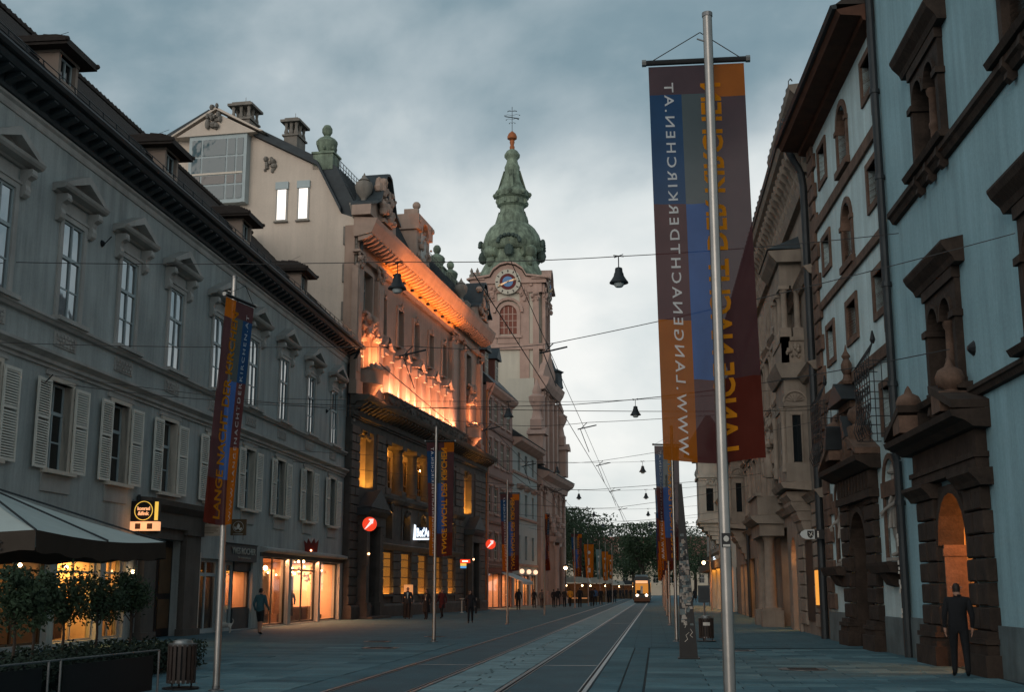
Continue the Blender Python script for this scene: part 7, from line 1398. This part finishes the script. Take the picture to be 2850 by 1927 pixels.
q.prism([(0, .16), (.07, .08), (.05, -.04), (-.02, -.08), (-.07, .02)], -.062, -.053, 'y'); q.prism([(-.02, -.06), (-.15, .04), (-.16, -.06), (-.09, -.12)], -.062, -.053, 'y'); q.prism([(.02, -.07), (.14, -.0), (.15, -.08), (.08, -.13)], -.062, -.053, 'y'); q.box(-.2, .2, -.058, -.051, -.28, -.26); q.obj('emblem', 'statue', S); q = MB(); q.tube((-.31, 0, .25), (-.55, 0, .25), .018, n=5); q.tube((-.2, 0, -.32), (-.2, 0, -.5), .01, n=4); q.tube((.2, 0, -.32), (.2, 0, -.5), .01, n=4); q.obj('bracket', 'iron', S)
p_ = WP(fA, 49.6, -.14, 3.18); S = thing('shop_lettering', 'white raised shop name on the dark fascia of the perfume shop', 'shop sign', p_, fA['rz']); text(S, 'YVES ROCHER', .36, 'palegrey', (0, -.01, 0), (R(90), 0, 0), fit=3.0, offset=.006, ext=.012); text(S, 'la cosmetique', .11, 'palegrey', (.1, -.005, -.27), (R(90), 0, 0), fit=1.6)
S = sign('crown_sign', 'dark red crown-shaped blade sign above the glowing jewellery shop', -16.42, 59, 3.72); MB().prism([(-.30, -.30), (.30, -.30), (.36, .28), (.22, .12), (.15, .36), (0, .12), (-.15, .36), (-.22, .12), (-.36, .28)], -.06, .06, 'y').obj('crown', mat('crown_red', (.12, .010, .008), .5), S); MB().ball((.02, -.09, -.22), .05, n=8).obj('bulb', 'bulbpeach', S)
def logo(x, y, z, r, label):
    S = sign('logo_sign', label, x, y, z); MB().tube((0, -.08, 0), (0, .08, 0), r, n=28).obj('disc', 'redsign', S); MB().prism([(-r * .72, -r * .78), (-r * .40, -r * .60), (r * .42, r * .10), (r * .52, r * .02), (r * .62, r * .72), (-.02, r * .72), (-r * .1, r * .58), (r * .18, r * .45)], -.092, -.082, 'y').obj('emblem', emis('emblem_white', (1, .93, .88), .85), S); MB().tube((-r, 0, -r * .9), (r * .4, 0, -r * .9), .018, n=5).obj('bracket', 'iron', S); return S
logo(-15.10, 65.8, 5.12, .38, 'red disc sign with a slanting white figure by the near bank porch'); logo(-12.92, 100.5, 5.26, .40, 'red disc sign with a slanting white figure by the far bank porch')
S = sign('lit_lettering', 'white illuminated lettering projecting from the bank, cut off by a banner', -14.85, 80, 5.34); MB().box(-.56, .56, -.10, .10, -.52, -.40).obj('base_tray', 'whitesign', S); text(S, "Bet'Au", .80, 'whitesign', (.12, -.05, -.02), (R(90), 0, 0), fit=.92, ext=.06, offset=.02); MB().prism([(-.56, -.44), (-.42, -.44), (-.40, .44), (-.50, .50)], -.08, .08, 'y').obj('bracket_glyph', 'whitesign', S); MB().box(-.7, .5, .10, .14, -.3, .3).obj('backing', 'b_dark', S)
S = sign('bank_machine_sign', 'small lit sign of red, yellow and blue bars on a dark post', -13.15, 88, 3.42); MB().box(-.36, .36, -.05, .05, .06, .32).obj('red_bar', 'redsign', S); MB().box(-.34, .08, -.05, .05, -.14, .05).obj('yellow_bar', 'yellowsign', S); MB().box(-.34, .08, -.05, .05, -.30, -.15).obj('blue_bar', 'bluesign', S); MB().tube((.14, .08, -3.4), (.14, .08, .1), .06, n=8).obj('post', 'black', S); MB().box(-.2, .2, -.058, -.051, .15, .23).obj('lettering_strip', 'bulbpeach', S)
S = sign('info_sign', 'white rounded blade sign with black shield and letter i by the downpipe', 5.40, 42.2, 3.45); MB().prism([(.10, -.155), (.10, .155), (-.20, .155), (-.32, .10), (-.38, 0), (-.32, -.10), (-.20, -.155)], -.04, .04, 'y').obj('panel', mat('sign_white', (.42, .46, .46), .6, .05), S); MB().box(.101, .42, -.045, .045, -.155, .155).obj('black_panel', 'black', S); text(S, 'i', .30, 'statue', (.21, -.048, 0), (R(90), 0, 0), offset=.008); q = MB(); q.prism([(-.14, .12), (.07, .12), (.07, -.02), (.03, -.10), (-.035, -.14), (-.10, -.10), (-.14, -.02)], -.046, -.041, 'y'); q.obj('shield', 'black', S); q = MB(); q.path([(-.09, -.048, .06), (-.03, -.048, .0), (-.06, -.048, -.07)], .012, 4); q.path([(.02, -.048, .08), (-.01, -.048, .0), (.03, -.048, -.05)], .012, 4); q.obj('charge', 'statue', S); MB().tube((.42, 0, 0), (.62, 0, 0), .02, n=5).obj('bracket', 'iron', S)
S = sign('lit_lettering', 'small white illuminated shop name above the far right shops', 5.62, 104, 4.12); MB().box(-.44, .44, -.04, .04, -.25, .22).obj('backing', 'slate', S); text(S, 'Sempl', .36, 'whitesign', (0, -.06, 0), (R(90), 0, 0), fit=.8, offset=.012)
o = thing('street_lamp', 'thin lamp post with a glowing orange head before the far right shops', 'street lamp', (4.75, 99, .012)); MB().tube((0, 0, 0), (0, 0, 6.2), .06, .04, 8).obj('post', 'steel', o); MB().tube((0, 0, 3.9), (-.5, 0, 3.75), .025, n=6).obj('arm', 'steel', o); MB().ball((-.52, 0, 3.68), .13, n=10).obj('bulb', 'bulb', o); lamp('glow', 'POINT', (-.52, -.1, 3.5), 55, (1, .38, .08), o, rad=.12)
o = thing('street_lamp', 'orange glowing lamp on a post at the church corner', 'street lamp', (-8.45, 125, .012)); MB().tube((0, 0, 0), (0, 0, 3.6), .05, n=8).obj('post', 'iron', o); MB().ball((0, 0, 3.72), .17, n=10).obj('bulb', 'bulb', o); MB().lathe([(.2, 3.86), (.12, 4.0), (.02, 4.1)], n=10).obj('cap', 'iron', o); lamp('glow', 'POINT', (0, -.3, 3.6), 45, (1, .38, .08), o, rad=.15)
# notice box and bicycles by the bank, bollards
o = thing('lit_notice_box', 'small glowing orange notice box on a dark stand by the bank window', 'notice box', WP(fB, 5.2, -1.9, 0), fB['rz']); MB().box(-.3, .3, -.2, .2, .012, 1.15).obj('stand', 'black', o); MB().box(-.28, .28, -.21, .18, 1.15, 1.9).obj('box', 'litwin2', o)
def bicycle(x, y, rz, label):
    o = thing('bicycle', label, 'bicycle', (x, y, .016), rz, 'bicycles leaning by the bank')
    for xx in (-.52, .52):
        q = MB(); 
        for i in range(20): a, b = R(18 * i), R(18 * i + 18); q.tube((xx + .33 * math.cos(a), 0, .34 + .33 * math.sin(a)), (xx + .33 * math.cos(b), 0, .34 + .33 * math.sin(b)), .016, n=4)
        w_ = q.obj('wheel', 'black', o); q = MB()
        for i in range(10): a = R(36 * i); q.tube((xx, 0, .34), (xx + .32 * math.cos(a), 0, .34 + .32 * math.sin(a)), .004, n=3)
        q.obj('spokes', 'steel', w_)
    q = MB(); q.path([(-.52, 0, .34), (-.1, 0, .32), (.36, 0, .78), (-.2, 0, .80), (-.1, 0, .32)], .018, 5); q.path([(-.52, 0, .34), (-.2, 0, .80)], .012, 5); q.path([(.52, 0, .34), (.36, 0, .95)], .016, 5); q.obj('frame', 'zinc', o); MB().box(-.34, -.1, -.06, .06, .90, .95).obj('saddle', 'black', o); MB().tube((-.2, 0, .8), (-.22, 0, .9), .014, n=5).obj('seat_post', 'steel', o); MB().path([(.30, -.25, 1.02), (.38, 0, 1.0), (.30, .25, 1.02)], .013, 5).obj('handlebar', 'black', o); MB().box(.42, .62, -.16, .16, .80, 1.0).obj('basket', 'steeldark', o)
p_ = WP(fB, 8.2, -1.1); bicycle(p_[0], p_[1], R(85), 'parked bicycle before the first amber bank window'); p_ = WP(fB, 25.5, -1.1); bicycle(p_[0], p_[1], R(80), 'parked bicycle near the far bank porch')
o = thing('standing_ashtray', 'small pale standing ashtray before the last amber bank window', 'ashtray', WP(fB, 20.0, -1.6, .012)); MB().lathe([(.16, 0), (.05, .05), (.05, .85), (.18, .95), (.18, 1.0)], n=12).obj('stand', 'cream', o, True)
# little white dog by the perfume shop
V = [(0, 0, .30), (0, .16, .31), (0, -.16, .30), (0, -.24, .40), (0, -.31, .43), (0, -.40, .41), (0, .26, .36), (0, .30, .46), (0, .25, .54)]; Ed = [(0, 1), (0, 2), (2, 3), (3, 4), (4, 5), (1, 6), (6, 7), (7, 8)]; Ra = [.085, .075, .09, .055, .06, .03, .025, .02, .02]
for s in (-1, 1):
    i0 = len(V); V += [(s * .05, -.17, .2), (s * .05, -.16, .1), (s * .05, -.19, .02), (s * .05, .17, .22), (s * .05, .20, .11), (s * .05, .16, .02), (s * .04, -.29, .50)]; Ed += [(2, i0), (i0, i0 + 1), (i0 + 1, i0 + 2), (1, i0 + 3), (i0 + 3, i0 + 4), (i0 + 4, i0 + 5), (4, i0 + 6)]; Ra += [.035, .024, .022, .042, .024, .022, .018]
o = thing('dog', 'small white dog with raised tail by the dark shop doors', 'dog', (-15.9, 45.6, .014), R(-60)); dm = skinned(V, Ed, Ra, 1, 'dog'); dm.materials.append(M['statue']); inst('body', dm, o); MB().ball((0, -.425, .415), .018, n=6).obj('nose', 'black', o)

# ================================================================ FAR END: trees, stalls, closing house
def tree(x, y, h, r, label, seed, n=5200, lf=.24, m='leaf2'):
    o = thing('tree', label, 'tree', (x, y, 0), 0, 'trees at the end of the street'); gr = random.Random(seed); th = h * .42
    q = MB(); q.path([(0, 0, 0), (.1, 0, th * .6), (0, .1, th)], .28, 8); bl = []
    for i in range(9):
        a = gr.uniform(0, 6.28); rr = r * gr.uniform(.35, .8); z = gr.uniform(h * .45, h * .9); p = (rr * math.cos(a), rr * math.sin(a), z); q.tube((0, .05, th * gr.uniform(.7, 1)), p, .12, .03, 6); bl.append(p)
    q.obj('trunk', 'bark', o); q = MB(); cl = bl + [(gr.uniform(-1, 1) * r * .85, gr.uniform(-1, 1) * r * .8, gr.uniform(h * .32, h * .97)) for _ in range(22)]
    for _ in range(n):
        c0 = cl[gr.randrange(len(cl))]; s = r * .27; c = Vector((c0[0] + gr.gauss(0, s), c0[1] + gr.gauss(0, s), min(h, c0[2] + gr.gauss(0, s * .8)))); a = Vector((gr.uniform(-1, 1), gr.uniform(-1, 1), gr.uniform(-1, 1))).normalized(); b = a.orthogonal().normalized(); l_ = gr.uniform(.5, 1.2) * lf; q.add([c - a * l_, c + b * l_ * .5, c + a * l_, c - b * l_ * .5], [(0, 1, 2, 3)])
    q.obj('crown', m, o)
TS = [(-13.0, 172, 12.6, 4.2, 'dark broadleaf tree directly behind the church corner'), (-9.6, 182, 13.4, 4.0, 'tallest dark tree of the left clump, above the banners'), (-7.4, 200, 11.6, 3.4, 'dark tree on the right of the left clump, beside the distant red roof'), (-15.5, 190, 13.5, 4.5, 'dark tree at the back of the left clump'), (-1.2, 212, 12.6, 3.6, 'dark tree right above the tram'), (-3.2, 236, 11.4, 3.0, 'loose-crowned tree left of the tram roof, before the distant house'), (3.0, 215, 13.0, 4.2, 'dark tree behind the right banners and the stele'), (8.0, 225, 12.5, 4.6, 'dark tree at the end of the right house row')]
for i, (x, y, h, r_, lb) in enumerate(TS): tree(x, y, h, r_, lb, 200 + i)
def stall(x, y, label, roof='palegrey'):
    o = thing('market_stall', label, 'stall', (x, y, .012), 0, 'stalls below the trees'); q = MB()
    for sx in (-1.6, 1.6):
        for sy in (-1.2, 1.2): q.tube((sx, sy, 0), (sx, sy, 2.5), .04, n=6)
    q.obj('posts', 'iron', o); MB().prism([(-1.9, 2.4), (1.9, 2.4), (1.6, 2.9), (0, 3.15), (-1.6, 2.9)], -1.5, 1.5, 'y').obj('roof', roof, o); MB().box(-1.6, 1.6, -1.2, -.9, .0, 1.0).obj('counter', 'warmdark', o); MB().box(-1.5, 1.5, 1.0, 1.1, .9, 2.3).obj('back_shelf', 'warmdark', o); MB().box(-1.5, 1.5, -1.22, -1.205, .55, .62).obj('light_strip', 'litwin2', o) if y < 150 else None
    for i, bx in enumerate((-1.0, .9)): MB().ball((bx, -.6, 2.05), .09, n=8).obj('bulb', 'bulb', o)
    lamp('stall_light', 'POINT', (0, -.3, 2.0), 12, WARM, o, rad=.2)
stall(-8.9, 148, 'lit market stall nearest the church below the dark trees'); stall(-6.6, 160, 'lit market stall behind the orange banners'); stall(-6.2, 214, 'lit kiosk at the far end beyond the banners'); stall(-3.9, 219, 'farthest lit kiosk left of the tram', 'slate')
EH = thing('end_house', 'distant house with brown-red tiled roof and pale dormers closing the street', 'building', (-6.5, 330, 0)); 
hl = [(x - .7, x + .7, z, z + 2.2) for x in range(-36, 40, 4) for z in (3.2, 6.6)]
wall(EH, 'wall', mat('far_cream', (.42, .36, .28), .9), -40, 40, 0, 9.9, hl, 0, .3); MB().box(-40, 40, .61, 14, 0, 9.7).obj('house_body', 'cream', EH)
for x in range(-36, 40, 4):
    for z in (3.2, 6.6): window(EH, x, z, z + 2.2, 1.4, .15, 2, (0, .6), 'winwhite', 'glassdark')
MB().prism([(-.6, 9.9), (6.5, 15.6), (14, 9.9)], -40, 40, 'x').obj('roof', mat('far_roof', (.20, .095, .075), .9, .2, .5), EH)
for x in (-30, -22, -14, -1, 4, 14, 24): q = MB(); q.box(x - .9, x + .9, 1.2, 5, 11.2, 13.2); q.box(x - 1.1, x + 1.1, 1.0, 5.5, 13.2, 13.5); q.obj('dormer', 'offwhite', EH)
for o in bpy.data.objects:
    if o.parent is None and o.name.split('.')[0] in ('pavement', 'pavement_far', 'track_median', 'track_median_far', 'track_bed'): o.rotation_euler = (0, 0, -math.atan(TILT)); o.location.x = -TILT * 20

# every loose piece that can be picked out becomes an object of its own
SPLIT = {'rafter_ends': 'rafter_end', 'pier_base': 'pier_base', 'apron_panel': 'apron_panel', 'stickers': 'sticker', 'floodlights': 'floodlight', 'corner_urns': 'corner_urn', 'pipe_collars': 'pipe_collar', 'posts': 'post', 'legs': 'leg', 'bottles': 'bottle', 'edge_stones': 'edge_stone', 'wall_bosses': 'boss', 'modillions': 'modillion', 'brackets': 'bracket', 'side_windows': 'side_window', 'hour_marks': 'hour_mark', 'display_stand': 'display_stand', 'display_panel': 'display_panel', 'cafe_counter': 'cafe_counter', 'hanging_ornaments': 'ornament', 'bar_caps': 'bar_cap', 'steel_tie': 'steel_tie'}
def split_loose(o, name):
    me = o.data; par = list(range(len(me.vertices)))
    def fd(i):
        while par[i] != i: par[i] = par[par[i]]; i = par[i]
        return i
    for p in me.polygons:
        a = fd(p.vertices[0])
        for v_ in p.vertices[1:]: par[fd(v_)] = a
    grp = {}
    for p in me.polygons: grp.setdefault(fd(p.vertices[0]), []).append(p)
    if len(grp) < 2: return
    for ps in grp.values():
        ids = sorted({i for p in ps for i in p.vertices}); mp = {a: b for b, a in enumerate(ids)}; n = bpy.data.meshes.new(name); n.from_pydata([me.vertices[i].co for i in ids], [], [[mp[i] for i in p.vertices] for p in ps])
        for m_ in me.materials: n.materials.append(m_)
        n.polygons.foreach_set('use_smooth', [p.use_smooth for p in ps]); n.polygons.foreach_set('material_index', [p.material_index for p in ps]); n.update()
        c = bpy.data.objects.new(name, n); COL.objects.link(c); c.parent = o.parent; c.matrix_parent_inverse = o.matrix_parent_inverse; c.location = o.location; c.rotation_euler = o.rotation_euler; c.scale = o.scale
    bpy.data.objects.remove(o)
for o in list(bpy.data.objects):
    b_ = o.name.split('.')[0]
    if o.type == 'MESH' and b_ in SPLIT and not o.children: split_loose(o, SPLIT[b_])
